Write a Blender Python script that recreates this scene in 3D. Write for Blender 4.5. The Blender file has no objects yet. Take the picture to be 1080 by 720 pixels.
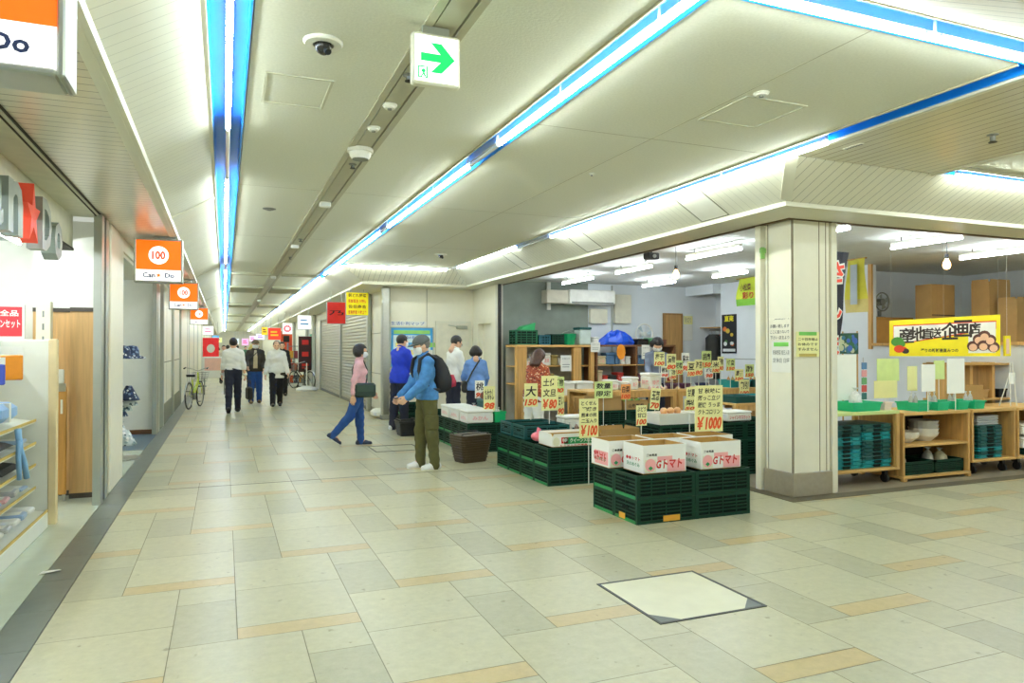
import bpy, math, random
import numpy as np
from mathutils import Vector, Matrix

random.seed(7)
SC = bpy.context.scene
COL = SC.collection
PI = math.pi

# ------------------------------------------------------------------ camera model
FPX = 750.0; EYE = 1.5
YAW = math.atan(303.4 / FPX); PITCH = math.atan(8 / FPX)
_F0 = Vector((math.sin(YAW), math.cos(YAW), 0)); _R = Vector((math.cos(YAW), -math.sin(YAW), 0)); _U0 = Vector((0, 0, 1))
_F = _F0 * math.cos(PITCH) + _U0 * math.sin(PITCH); _U = _U0 * math.cos(PITCH) - _F0 * math.sin(PITCH)
_C = Vector((0, 0, EYE))
def _ray(px, py): return _R * ((px - 540) / FPX) - _U * ((py - 360) / FPX) + _F
def on_z(px, py, z): d = _ray(px, py); return _C + d * ((z - EYE) / d.z)
def on_x(px, py, x): d = _ray(px, py); return _C + d * (x / d.x)
def on_y(px, py, y): d = _ray(px, py); return _C + d * (y / d.y)

# ------------------------------------------------------------------ materials
def lin(c):
    return tuple((v / 12.92 if v <= 0.04045 else ((v + 0.055) / 1.055) ** 2.4) for v in [x / 255.0 for x in c])
_M = {}
def mat(name, rgb, rough=0.6, metal=0.0, emit=0.0, var=0.06, scale=8.0, bump=0.0, spec=0.5, trans=0.0, alpha=1.0):
    if name in _M: return _M[name]
    m = bpy.data.materials.new(name); m.use_nodes = True
    nt = m.node_tree; b = nt.nodes['Principled BSDF']; N = nt.nodes.new; L = nt.links.new
    c = lin(rgb)
    tc = N('ShaderNodeTexCoord'); no = N('ShaderNodeTexNoise'); no.inputs['Scale'].default_value = scale; no.inputs['Detail'].default_value = 3
    L(tc.outputs['Object'], no.inputs['Vector'])
    ra = N('ShaderNodeValToRGB')
    ra.color_ramp.elements[0].position = 0.3; ra.color_ramp.elements[1].position = 0.7
    ra.color_ramp.elements[0].color = (*[v * (1 - var) for v in c], 1); ra.color_ramp.elements[1].color = (*[min(1, v * (1 + var)) for v in c], 1)
    L(no.outputs['Fac'], ra.inputs['Fac']); L(ra.outputs['Color'], b.inputs['Base Color'])
    b.inputs['Roughness'].default_value = rough; b.inputs['Metallic'].default_value = metal
    b.inputs['Specular IOR Level'].default_value = spec
    if trans: b.inputs['Transmission Weight'].default_value = trans
    if alpha < 1: b.inputs['Alpha'].default_value = alpha
    if emit:
        L(ra.outputs['Color'], b.inputs['Emission Color']); b.inputs['Emission Strength'].default_value = emit
    if bump:
        bp = N('ShaderNodeBump'); bp.inputs['Strength'].default_value = bump; bp.inputs['Distance'].default_value = 0.01
        L(no.outputs['Fac'], bp.inputs['Height']); L(bp.outputs['Normal'], b.inputs['Normal'])
    _M[name] = m
    return m

def math_node(nt, op, a, b=None):
    n = nt.nodes.new('ShaderNodeMath'); n.operation = op
    for i, v in enumerate((a, b)):
        if v is None: continue
        if isinstance(v, (int, float)): n.inputs[i].default_value = v
        else: nt.links.new(v, n.inputs[i])
    return n.outputs[0]

def groove_mat(name, rgb, axis, pitch, gap, groove=0.45, rough=0.45, off=0.0, spec=0.5):
    """boards with a narrow groove every `pitch` metres along a world axis"""
    if name in _M: return _M[name]
    m = mat(name, rgb, rough=rough, var=0.03, scale=3.0, spec=spec); nt = m.node_tree
    b = nt.nodes['Principled BSDF']; tc = [n for n in nt.nodes if n.type == 'TEX_COORD'][0]
    ramp = [n for n in nt.nodes if n.type == 'VALTORGB'][0]
    sp = nt.nodes.new('ShaderNodeSeparateXYZ'); nt.links.new(tc.outputs['Object'], sp.inputs[0])
    f = math_node(nt, 'FRACT', math_node(nt, 'DIVIDE', math_node(nt, 'ADD', sp.outputs[axis], 100 + off), pitch))
    g = math_node(nt, 'LESS_THAN', f, gap)
    mx = nt.nodes.new('ShaderNodeMix'); mx.data_type = 'RGBA'
    nt.links.new(g, mx.inputs['Factor']); nt.links.new(ramp.outputs['Color'], mx.inputs['A'])
    mx.inputs['B'].default_value = (*[v * groove for v in lin(rgb)], 1)
    nt.links.new(mx.outputs['Result'], b.inputs['Base Color'])
    bp = nt.nodes.new('ShaderNodeBump'); bp.inputs['Strength'].default_value = 0.6; bp.inputs['Distance'].default_value = 0.01; bp.invert = True
    nt.links.new(g, bp.inputs['Height']); nt.links.new(bp.outputs['Normal'], b.inputs['Normal'])
    return m

def wood_mat(name, rgb, axis='Z', rough=0.55, contrast=0.25, scale=6.0):
    if name in _M: return _M[name]
    m = mat(name, rgb, rough=rough); nt = m.node_tree
    tc = [n for n in nt.nodes if n.type == 'TEX_COORD'][0]; no = [n for n in nt.nodes if n.type == 'TEX_NOISE'][0]
    ra = [n for n in nt.nodes if n.type == 'VALTORGB'][0]; c = lin(rgb)
    mp = nt.nodes.new('ShaderNodeMapping')
    s = {'X': (0.06, 1, 1), 'Y': (1, 0.06, 1), 'Z': (1, 1, 0.06)}[axis]
    mp.inputs['Scale'].default_value = [v * scale * 3 for v in s]
    nt.links.new(tc.outputs['Object'], mp.inputs['Vector']); nt.links.new(mp.outputs['Vector'], no.inputs['Vector'])
    no.inputs['Scale'].default_value = 1.6; no.inputs['Distortion'].default_value = 0.6
    ra.color_ramp.elements[0].color = (*[v * (1 - contrast) for v in c], 1); ra.color_ramp.elements[1].color = (*[min(1, v * (1 + contrast * .6)) for v in c], 1)
    return m

def spot_mat(name, base, spots, scale=40, thr=0.45, rough=0.8):
    """printed cloth: small spots of other colours on a ground"""
    if name in _M: return _M[name]
    m = mat(name, base, rough=rough); nt = m.node_tree; b = nt.nodes['Principled BSDF']
    tc = [n for n in nt.nodes if n.type == 'TEX_COORD'][0]
    vo = nt.nodes.new('ShaderNodeTexVoronoi'); vo.inputs['Scale'].default_value = scale
    nt.links.new(tc.outputs['Object'], vo.inputs['Vector'])
    g = math_node(nt, 'LESS_THAN', vo.outputs['Distance'], thr)
    ra = nt.nodes.new('ShaderNodeValToRGB'); ra.color_ramp.interpolation = 'CONSTANT'
    els = ra.color_ramp.elements
    while len(els) < len(spots): els.new(0.5)
    for i, c in enumerate(spots): els[i].position = i / len(spots); els[i].color = (*lin(c), 1)
    sx = nt.nodes.new('ShaderNodeSeparateColor'); nt.links.new(vo.outputs['Color'], sx.inputs[0]); nt.links.new(sx.outputs[0], ra.inputs['Fac'])
    mx = nt.nodes.new('ShaderNodeMix'); mx.data_type = 'RGBA'
    nt.links.new(g, mx.inputs['Factor']); mx.inputs['A'].default_value = (*lin(base), 1); nt.links.new(ra.outputs['Color'], mx.inputs['B'])
    nt.links.new(mx.outputs['Result'], b.inputs['Base Color'])
    return m

# ------------------------------------------------------------------ text outlines
_T = {}
def text_geo(s, bold=0.0):
    k = (s, bold)
    if k in _T: return _T[k]
    c = bpy.data.curves.new('lettering', 'FONT'); c.body = s; c.resolution_u = 2; c.offset = bold; c.align_x = 'CENTER'; c.align_y = 'CENTER'
    o = bpy.data.objects.new('lettering', c); COL.objects.link(o)
    dg = bpy.context.evaluated_depsgraph_get(); me = bpy.data.meshes.new_from_object(o.evaluated_get(dg))
    v = np.array([(p.co.x, p.co.y) for p in me.vertices]) if len(me.vertices) else np.zeros((0, 2))
    f = [tuple(p.vertices) for p in me.polygons]
    bpy.data.objects.remove(o); bpy.data.curves.remove(c); bpy.data.meshes.remove(me)
    if len(v):
        lo, hi = v.min(0), v.max(0); v = v - (lo + hi) / 2
        size = hi - lo
    else: size = np.array([1, 1])
    _T[k] = (v, f, size)
    return _T[k]

# ------------------------------------------------------------------ mesh builder
class MB:
    def __init__(s): s.v = []; s.f = []; s.m = []; s.xf = None
    def add(s, vs, fs, m=0):
        b = len(s.v)
        s.v.extend([tuple(s.xf @ Vector(p)) for p in vs] if s.xf is not None else [tuple(p) for p in vs])
        for f in fs: s.f.append(tuple(i + b for i in f)); s.m.append(m)
        return s
    def box(s, x0, y0, z0, x1, y1, z1, m=0):
        if x0 > x1: x0, x1 = x1, x0
        if y0 > y1: y0, y1 = y1, y0
        if z0 > z1: z0, z1 = z1, z0
        vs = [(x0,y0,z0),(x1,y0,z0),(x1,y1,z0),(x0,y1,z0),(x0,y0,z1),(x1,y0,z1),(x1,y1,z1),(x0,y1,z1)]
        return s.add(vs, [(3,2,1,0),(4,5,6,7),(0,1,5,4),(1,2,6,5),(2,3,7,6),(3,0,4,7)], m)
    def bbox(s, x0, y0, z0, x1, y1, z1, b=0.01, m=0):
        """box with bevelled vertical and horizontal edges"""
        if x0 > x1: x0, x1 = x1, x0
        if y0 > y1: y0, y1 = y1, y0
        if z0 > z1: z0, z1 = z1, z0
        b = min(b, (x1-x0)/2.2, (y1-y0)/2.2, (z1-z0)/2.2)
        def ring(i, z): 
            return [(x0+i+b,y0+i,z),(x1-i-b,y0+i,z),(x1-i,y0+i+b,z),(x1-i,y1-i-b,z),(x1-i-b,y1-i,z),(x0+i+b,y1-i,z),(x0+i,y1-i-b,z),(x0+i,y0+i+b,z)]
        R = [ring(b, z0), ring(0, z0+b), ring(0, z1-b), ring(b, z1)]
        return s.loft(R, m)
    def loft(s, rings, m=0, caps=True, closed=True):
        n = len(rings[0]); vs = [p for r in rings for p in r]; fs = []
        for k in range(len(rings)-1):
            for i in range(n if closed else n-1):
                j = (i+1) % n; fs.append((k*n+i, k*n+j, (k+1)*n+j, (k+1)*n+i))
        if caps: fs.append(tuple(reversed(range(n)))); fs.append(tuple(range((len(rings)-1)*n, len(rings)*n)))
        return s.add(vs, fs, m)
    def cyl(s, p0, p1, r0, r1=None, n=12, m=0, caps=True):
        r1 = r0 if r1 is None else r1
        p0, p1 = Vector(p0), Vector(p1); d = (p1-p0).normalized()
        a = d.orthogonal().normalized(); b = d.cross(a)
        R = []
        for p, r in ((p0, r0), (p1, r1)): R.append([p + (a*math.cos(2*PI*i/n) + b*math.sin(2*PI*i/n))*r for i in range(n)])
        return s.loft(R, m, caps)
    def tube(s, pts, r, n=8, m=0, closed=False):
        pts = [Vector(p) for p in pts]; R = []; N = len(pts)
        up = None
        for i, p in enumerate(pts):
            d = (pts[(i+1) % N]-pts[i-1]) if closed else (pts[min(i+1, N-1)]-pts[max(i-1, 0)])
            d.normalize()
            if up is None: up = d.orthogonal().normalized()
            up = (up - d*up.dot(d)); up = up.normalized() if up.length > 1e-5 else d.orthogonal().normalized()
            b = d.cross(up)
            R.append([p + (up*math.cos(2*PI*k/n) + b*math.sin(2*PI*k/n))*r for k in range(n)])
        if closed: R.append(R[0])
        return s.loft(R, m, not closed)
    def lathe(s, prof, n=16, c=(0,0,0), m=0, axis='Z'):
        R = []
        for r, z in prof:
            ring = []
            for i in range(n):
                a = 2*PI*i/n; x, y = r*math.cos(a), r*math.sin(a)
                ring.append({'Z': (c[0]+x, c[1]+y, c[2]+z), 'Y': (c[0]+x, c[1]+z, c[2]-y), 'X': (c[0]+z, c[1]+x, c[2]+y)}[axis])
            R.append(ring)
        return s.loft(R, m)
    def sphere(s, c, r, n=12, k=8, m=0, sc=(1,1,1)):
        R = []
        for j in range(1, k):
            t = PI*j/k; R.append([(c[0]+sc[0]*r*math.sin(t)*math.cos(2*PI*i/n), c[1]+sc[1]*r*math.sin(t)*math.sin(2*PI*i/n), c[2]-sc[2]*r*math.cos(t)) for i in range(n)])
        return s.loft(R, m)
    def quad(s, a, b, c, d, m=0): return s.add([a,b,c,d], [(0,1,2,3)], m)
    def prism(s, poly, axis, a, b, m=0):
        """polygon in the plane across `axis`, pushed from a to b"""
        def P(u, v, t): return {'X': (t,u,v), 'Y': (u,t,v), 'Z': (u,v,t)}[axis]
        n = len(poly); vs = [P(u,v,a) for u,v in poly] + [P(u,v,b) for u,v in poly]
        fs = [tuple(reversed(range(n))), tuple(range(n,2*n))] + [(i,(i+1)%n,n+(i+1)%n,n+i) for i in range(n)]
        return s.add(vs, fs, m)
    def text(s, t, o, u, v, w, h, m=0, bold=0.0, fit=True, shear=0.0):
        """lettering centred on o, u = reading direction, v = up; fitted into w x h"""
        g, fs, size = text_geo(t, bold)
        if not len(g): return s
        sx = w/size[0]; sy = h/size[1]
        if not fit: sx = sy = min(sx, sy)
        o, u, v = Vector(o), Vector(u), Vector(v)
        return s.add([o + u*((p[0]+shear*p[1])*sx) + v*(p[1]*sy) for p in g], fs, m)
    def build(s, name, mats, parent=None, loc=(0,0,0), rotz=0.0, smooth=False):
        me = bpy.data.meshes.new(name); me.from_pydata(s.v, [], s.f)
        for x in (mats if isinstance(mats, (list, tuple)) else [mats]): me.materials.append(x)
        me.polygons.foreach_set('material_index', s.m)
        if smooth: me.polygons.foreach_set('use_smooth', [True]*len(s.f))
        me.update()
        bm_fix(me)
        o = bpy.data.objects.new(name, me); COL.objects.link(o)
        o.location = loc; o.rotation_euler = (0, 0, rotz)
        if parent is not None: o.parent = parent
        return o
import bmesh
def bm_fix(me):
    b = bmesh.new(); b.from_mesh(me); bmesh.ops.recalc_face_normals(b, faces=b.faces); b.to_mesh(me); b.free()

def tag(o, label, cat, group=None):
    o['label'] = label; o['category'] = cat
    if group: o['group'] = group
    return o
def thing(name, label, cat, loc=(0,0,0), rotz=0.0, group=None):
    o = bpy.data.objects.new(name, None); COL.objects.link(o); o.empty_display_size = 0.1
    o.location = loc; o.rotation_euler = (0, 0, rotz)
    return tag(o, label, cat, group)
def struct(mb, name, mats, smooth=False):
    o = mb.build(name, mats, smooth=smooth); o['kind'] = 'structure'; return o
def copy_tree(o, parent=None):
    kids = [k for k in o.children]
    c = o.copy(); COL.objects.link(c)
    if parent is not None: c.parent = parent
    for k in kids: copy_tree(k, c)
    return c
def place(proto, used, loc, rotz, label, group=None, cat=None):
    """the first call moves the prototype itself, later calls copy it with its parts"""
    o = proto if not used else copy_tree(proto)
    used.append(1)
    o.location = loc; o.rotation_euler = (0, 0, rotz)
    o['label'] = label
    if group: o['group'] = group
    return o

XU = Vector((1,0,0)); YU = Vector((0,1,0)); ZU = Vector((0,0,1))
ORD = ['first', 'second', 'third', 'fourth', 'fifth', 'sixth', 'seventh', 'eighth', 'ninth', 'tenth', 'eleventh', 'twelfth']
# ------------------------------------------------------------------ palette
WHITE = mat('white_paint', (232,232,222), rough=0.45, var=0.02)
CREAM = mat('cream_enamel_panel', (233,229,208), rough=0.35, var=0.02)
CEILM = mat('ceiling_board', (228,229,214), rough=0.85, var=0.04, scale=60, bump=0.15)
BEIGE = mat('beige_metal_strip', (186,182,156), rough=0.35, var=0.03)
SOFF = mat('soffit_paint', (222,220,200), rough=0.5, var=0.02)
DARKLINE = mat('dark_gap', (52,48,40), rough=0.8)
BLUE = mat('blue_channel_paint', (24,148,250), rough=0.35, var=0.03)
STEEL = mat('brushed_steel', (190,190,182), rough=0.28, metal=0.9, var=0.05, scale=25)
ALU = mat('anodised_aluminium', (176,180,170), rough=0.35, metal=0.7, var=0.03)
TUBE = mat('lit_tube_glass', (246,255,246), emit=46.0, var=0.0)
TUBEOFF = mat('unlit_tube_glass', (225,230,230), rough=0.2, var=0.01)
BLACK = mat('black_plastic', (24,24,24), rough=0.5, var=0.1)
GREY = mat('grey_paint', (128,130,124), rough=0.6)
PLANK_L = groove_mat('cove_boards_left', (222,222,206), 1, 0.10, 0.05, groove=.68)
PLANK_X = groove_mat('cove_boards_front', (226,223,203), 0, 0.105, 0.07)
PLANK_S = groove_mat('soffit_slats', (224,219,200), 1, 0.105, 0.09, rough=0.22)
PLANK_F = groove_mat('ceiling_slats', (216,212,188), 0, 0.105, 0.10, rough=0.25)
WOOD = wood_mat('pine_wood', (206,160,92), 'Z')
WOODX = wood_mat('pine_board', (214,170,100), 'X')
WOODP = wood_mat('oak_veneer', (212,170,112), 'Z', contrast=0.15)
WOODD = wood_mat('dark_wood', (120,78,44), 'X')

# ------------------------------------------------------------------ floor
def floor_tile_mat():
    m = mat('stone_tiles', (214,210,178), rough=0.32, var=0.05, scale=5.0, spec=0.45); nt = m.node_tree
    b = nt.nodes['Principled BSDF']; ra = [n for n in nt.nodes if n.type == 'VALTORGB'][0]
    no = [n for n in nt.nodes if n.type == 'TEX_NOISE'][0]; no.inputs['Scale'].default_value = 16; no.inputs['Detail'].default_value = 10; no.inputs['Roughness'].default_value = 0.75
    at = nt.nodes.new('ShaderNodeAttribute'); at.attribute_name = 'stone'
    mx = nt.nodes.new('ShaderNodeMix'); mx.data_type = 'RGBA'; mx.blend_type = 'MULTIPLY'; mx.inputs['Factor'].default_value = 1
    ra.color_ramp.elements[0].color = (0.80,0.80,0.78,1); ra.color_ramp.elements[1].color = (1,1,1,1)
    nt.links.new(at.outputs['Color'], mx.inputs['A']); nt.links.new(ra.outputs['Color'], mx.inputs['B'])
    # small worn chips and scuffs in the stone
    tc = [n for n in nt.nodes if n.type == 'TEX_COORD'][0]
    n2 = nt.nodes.new('ShaderNodeTexNoise'); n2.inputs['Scale'].default_value = 14; n2.inputs['Detail'].default_value = 4
    nt.links.new(tc.outputs['Object'], n2.inputs['Vector'])
    r2 = nt.nodes.new('ShaderNodeValToRGB'); r2.color_ramp.elements[0].position = 0.26; r2.color_ramp.elements[0].color = (0.62,0.6,0.55,1)
    r2.color_ramp.elements[1].position = 0.33; r2.color_ramp.elements[1].color = (1,1,1,1)
    nt.links.new(n2.outputs['Fac'], r2.inputs['Fac'])
    m2 = nt.nodes.new('ShaderNodeMix'); m2.data_type = 'RGBA'; m2.blend_type = 'MULTIPLY'; m2.inputs['Factor'].default_value = 1
    nt.links.new(mx.outputs['Result'], m2.inputs['A']); nt.links.new(r2.outputs['Color'], m2.inputs['B'])
    nt.links.new(m2.outputs['Result'], b.inputs['Base Color'])
    return m
REG = [(-0.89,-3.0,5.17,15.2), (5.17,-3.0,14.0,5.44), (-0.89,15.2,3.3,82.0)]
def floor():
    U, V = 0.32, 0.1585; ox, oy = -0.57, 4.905; g = 0.0022
    kinds = [('y',0,0,2,1), ('a',0,1,2,5), ('b',0,5,2,9), ('c',1,-2,2,0), ('d',1,-6,2,-2)]
    tone = {'y':(200,180,130), 'a':(197,193,159), 'b':(194,190,156), 'c':(190,187,153), 'd':(182,179,147)}
    rnd = random.Random(3); vs = []; fs = []; cols = []
    for i in range(-60, 60):
        for j in range(-110, 190):
            bx, by = 2*i + 3*j, -6*i + 3*j
            X, Y = ox + bx*U, oy + by*V
            if X > 15 or X < -3 or Y < -5 or Y > 84: continue
            for k, x0, y0, x1, y1 in kinds:
                r = rnd.uniform(0.95, 1.03); c = [min(1, v*r) for v in lin(tone[k])]
                a0, b0, a1, b1 = X+x0*U, Y+y0*V, X+x1*U, Y+y1*V
                for rx0, ry0, rx1, ry1 in REG:
                    p0, q0, p1, q1 = max(a0,rx0)+g, max(b0,ry0)+g, min(a1,rx1)-g, min(b1,ry1)-g
                    if p1-p0 < 0.01 or q1-q0 < 0.01: continue
                    n = len(vs); vs += [(p0,q0,0),(p1,q0,0),(p1,q1,0),(p0,q1,0)]; fs.append((n,n+1,n+2,n+3)); cols.append((*c,1))
    # grout bed just below the tiles
    nt = len(fs)
    for rx0, ry0, rx1, ry1 in REG:
        n = len(vs); vs += [(rx0,ry0,-0.003),(rx1,ry0,-0.003),(rx1,ry1,-0.003),(rx0,ry1,-0.003)]; fs.append((n,n+1,n+2,n+3)); cols.append((0.2,0.2,0.17,1))
    n = len(vs); a = MB().box(-9,-3,-0.12,14,82,-0.01); vs += a.v; fs += [tuple(i+n for i in f) for f in a.f]; cols += [(0.3,0.3,0.26,1)]*6
    me = bpy.data.meshes.new('floor'); me.from_pydata(vs, [], fs)
    me.materials.append(floor_tile_mat()); me.materials.append(mat('grout', (128,124,104), rough=0.9))
    me.polygons.foreach_set('material_index', [0]*nt + [1]*(len(fs)-nt))
    at = me.color_attributes.new('stone', 'FLOAT_COLOR', 'CORNER')
    flat = []
    for f, c in zip(fs, cols): flat += list(c)*len(f)
    at.data.foreach_set('color', flat)
    o = bpy.data.objects.new('floor', me); COL.objects.link(o); o['kind'] = 'structure'
floor()
# dark border strip along the left shopfronts, in slabs
mb = MB()
y = -3.0
while y < 70: mb.box(-1.10, y, -0.02, -0.893, min(70, y+0.597), 0.0); y += 0.6
struct(mb, 'trim_1', [mat('dark_slate_strip', (104,110,100), rough=0.3, var=0.08)])
struct(MB().box(-8,-3,-0.02,-1.104,13.0,-0.001).box(-8,13.0,-0.02,-1.104,70,-0.0015), 'floor_2', [mat('pale_vinyl_floor', (196,206,186), rough=0.16, var=0.03)])
struct(MB().box(-1.9,11.9,-0.01,-1.104,14.3,0.002), 'trim_2', [mat('blue_grey_threshold', (86,104,112), rough=0.5)])
# shop floor on the right and its dark kerb
struct(MB().box(5.32,5.60,-0.02,14,14.9,0.0), 'floor_3', [mat('worn_concrete_floor', (142,132,110), rough=0.55, var=0.12, scale=3)])
struct(MB().box(5.17,5.44,-0.02,14,5.60,0.003).box(5.17,5.60,-0.02,5.32,14.9,0.003), 'trim_3', [mat('dark_brown_kerb', (96,88,66), rough=0.6, var=0.1)])
# thin expansion joint across the hall floor
struct(MB().box(-0.89,8.44,-0.001,5.17,8.452,0.0012), 'trim_4', [DARKLINE])

# ------------------------------------------------------------------ ceilings
HC = 3.15
mb = MB()
mb.box(0.13,-3,HC,0.93,70,HC+.1); mb.box(1.16,-3,HC,1.90,70,HC+.1)
mb.box(2.11,2.69,HC,4.24,14.0,HC+.1); mb.box(2.11,-3,HC,4.24,2.1,HC+.1)
mb.box(6.14,2.69,HC+.02,14,4.46,HC+.12); mb.box(4.24,-3,HC,14,2.1,HC+.1)
struct(mb, 'ceiling', [CEILM])
# board joints of the hall ceiling
mb = MB()
for yy in (4.75, 8.0, 11.2): mb.box(2.11,yy,HC-.001,4.24,yy+.006,HC+.002)
for xx in (3.10,): mb.box(xx,2.7,HC-.001,xx+.006,14,HC+.002)
for yy in (7.6, 11.0): mb.box(0.13,yy,HC-.001,0.93,yy+.006,HC+.002); mb.box(1.16,yy,HC-.001,1.9,yy+.006,HC+.002)
struct(mb, 'trim_5', [mat('board_joint', (176,172,150), rough=0.8)])
# drop beams across the passage further off
mb = MB(); mb.box(0.13,16.3,HC-.05,0.93,16.42,HC); mb.box(1.16,16.3,HC-.05,1.9,16.42,HC)
for y0, y1 in ((19.7,21.4),(27.5,29.0),(36,37.5),(45,46.5)): mb.box(0.13,y0,HC-.06,0.93,y1,HC); mb.box(1.16,y0,HC-.06,1.9,y1,HC)
struct(mb, 'trim_6', [mat('beam_paint', (176,176,152), rough=0.7)])
# service strip down the middle
mb = MB(); mb.box(0.93,-3,HC-.012,0.975,70,HC+.1); mb.box(0.985,-3,HC-.006,1.105,70,HC+.1); mb.box(1.115,-3,HC-.012,1.16,70,HC+.1)
struct(mb, 'trim_7', [BEIGE])
struct(MB().box(0.975,-3,HC+.02,0.985,70,HC+.1).box(1.105,-3,HC+.02,1.115,70,HC+.1), 'trim_8', [DARKLINE])

# left cove, lip and slatted soffit
LX0, LX1 = -0.10, -0.53
mb = MB(); mb.loft([[(LX0,y,3.125),(LX0,y,3.16),(LX1,y,2.90),(LX1,y,2.865)] for y in (-3,70)], closed=True)
struct(mb, 'ceiling_2', [PLANK_L])
struct(MB().box(-0.545,-3,2.815,-0.515,70,2.872).box(-0.60,-3,2.81,-0.545,70,2.83), 'trim_9', [SOFF])
struct(MB().box(-1.12,-3,2.815,-0.60,70,2.85), 'ceiling_3', [PLANK_S])
struct(MB().box(-0.118,-3,3.118,-0.088,70,3.165), 'trim_10', [SOFF])
# cove ribs and shadow-side covers seen on the left slope
mb = MB()
for yb in (8.15, 14.9, 22, 29):
    mb.loft([[(LX0,y,3.122),(LX1,y,2.862),(LX1,y,2.852),(LX0,y,3.112)] for y in (yb, yb+.12)])
struct(mb, 'trim_11', [SOFF])

# right hand shop cove: facing the passage, facing the side hall, and the far return
def cove(a0, a1, b0, b1, nm, mt):
    """sloping boards between top edge a0-a1 and bottom edge b0-b1"""
    t = Vector((0,0,.035)); a0, a1, b0, b1 = map(Vector, (a0,a1,b0,b1))
    mb = MB(); mb.add([a0,a1,b1,b0,a0+t,a1+t,b1+t,b0+t], [(0,1,2,3),(7,6,5,4),(0,4,5,1),(1,5,6,2),(2,6,7,3),(3,7,4,0)])
    return struct(mb, nm, [mt])
CT, CB = 3.125, 2.875
cove((4.42,4.65,CT),(4.42,14.0,CT),(4.83,5.157,CB),(4.83,14.5,CB),'ceiling_4',PLANK_L)
cove((4.42,4.65,CT),(14,4.65,CT),(4.83,5.157,CB),(14,5.157,CB),'ceiling_5',PLANK_X)
cove((2.11,14.0,CT),(4.42,14.0,CT),(2.60,14.5,CB),(4.83,14.5,CB),'ceiling_6',PLANK_X)
cove((2.11,14.0,CT),(2.11,70,CT),(2.60,14.5,CB),(2.60,70,CB),'ceiling_7',PLANK_L)
cove((2.3,2.43,CT),(14,2.43,CT),(2.3,1.5,2.62),(14,1.5,2.62),'ceiling_8',groove_mat('near_cove_boards',(196,190,164),0,0.16,0.07,groove=.3))
struct(MB().prism([(2.43,CT),(1.5,2.62),(1.5,HC),(2.43,HC)],'X',2.28,2.31),'trim_16',[SOFF])
# hip covers
def hip(p, q, nm, w=.05):
    p, q = Vector(p), Vector(q); d = Vector((1,-1,0)).normalized()*w; t = Vector((0,0,.012))
    mb = MB(); mb.loft([[p-d-t,p+d-t,p+d+t,p-d+t],[q-d-t,q+d-t,q+d+t,q-d+t]]); struct(mb, nm, [SOFF])
hip((4.43,4.66,CT-.004),(4.80,5.12,CB+.018),'trim_12')
# lips and soffits
mb = MB()
mb.box(4.815,5.142,2.862,4.835,14.53,2.871); mb.box(4.835,5.142,2.862,14,5.160,2.871); mb.box(2.61,14.485,2.862,4.815,14.505,2.871); mb.box(2.585,14.485,2.862,2.61,70,2.871)
struct(mb, 'trim_13', [SOFF])
mb = MB(); mb.box(4.82,5.147,2.83,5.36,14.53,2.862); mb.box(5.36,5.147,2.83,14,5.66,2.862); mb.box(2.59,14.53,2.83,5.36,15.3,2.862); mb.box(2.59,15.3,2.83,3.4,70,2.862)
struct(mb, 'ceiling_9', [SOFF])
struct(MB().box(5.30,5.62,2.815,5.34,14.0,2.832).box(5.34,5.62,2.815,14,5.66,2.832), 'trim_14', [mat('sash_brown', (104,84,60), rough=0.5)])
# flat slatted zone and its edge in the side hall
struct(MB().box(4.46,2.69,3.13,6.12,4.64,3.16), 'ceiling_10', [PLANK_F])
struct(MB().box(6.09,2.69,3.115,6.14,4.66,3.17).box(4.42,2.69,3.12,4.46,4.65,3.17), 'trim_15', [SOFF])
# access panels on the sloping boards
def slope_panel(y0, y1, lab):
    mb = MB(); 
    def S(t, y, k): return (4.42+.41*t, y, CT-.25*t-k)
    for a, b, c, d in ((.03,.97,y0,y0+.016),(.03,.97,y1-.016,y1),(.03,.055,y0,y1),(.945,.97,y0,y1)):
        mb.add([S(a,c,.003),S(b,c,.003),S(b,d,.003),S(a,d,.003),S(a,c,-.004),S(b,c,-.004),S(b,d,-.004),S(a,d,-.004)], [(0,1,2,3),(7,6,5,4),(0,4,5,1),(1,5,6,2),(2,6,7,3),(3,7,4,0)], 0)
    mb.add([S(.055,y0+.016,.001),S(.945,y0+.016,.001),S(.945,y1-.016,.001),S(.055,y1-.016,.001)], [(0,1,2,3)], 1)
    o = mb.build('cove_access_panel', [mat('panel_edge', (120,120,104), rough=0.6), WHITE]); tag(o, lab, 'access panel', 'access panels on the sloping boards')
slope_panel(5.93,6.39,'narrow access panel in the sloping boards nearest the cream pillar')
slope_panel(8.56,9.02,'access panel in the sloping boards midway along the shop front')
slope_panel(11.0,11.4,'small access panel in the sloping boards at the far end of the shop front')

# blue light channels (recesses) --------------------------------------------
def channel(x0, x1, y0, y1, nm, d=.075, edge=True):
    mb = MB()
    ax = (y1-y0) > (x1-x0)
    mb.box(x0,y0,HC+d,x1,y1,HC+d+.02,0)
    if ax: mb.box(x0,y0,HC-.013,x0+.006,y1,HC+d,0); mb.box(x1-.006,y0,HC-.013,x1,y1,HC+d,0); mb.box(x0-.010,y0,HC-.013,x0,y1,HC+.06,1); mb.box(x1,y0,HC-.013,x1+.006,y1,HC+.06,0)
    else: mb.box(x0,y0,HC-.013,x1,y0+.006,HC+d,0); mb.box(x0,y1-.006,HC-.013,x1,y1,HC+d,0); mb.box(x0,y0-.010,HC-.013,x1,y0,HC+.06,1); mb.box(x0,y1,HC-.013,x1,y1+.006,HC+.06,0)
    struct(mb, nm, [BLUE, BEIGE])
channel(-0.085,0.115,-3,70,'trim_20'); channel(1.915,2.095,-3,70,'trim_21')
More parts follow.
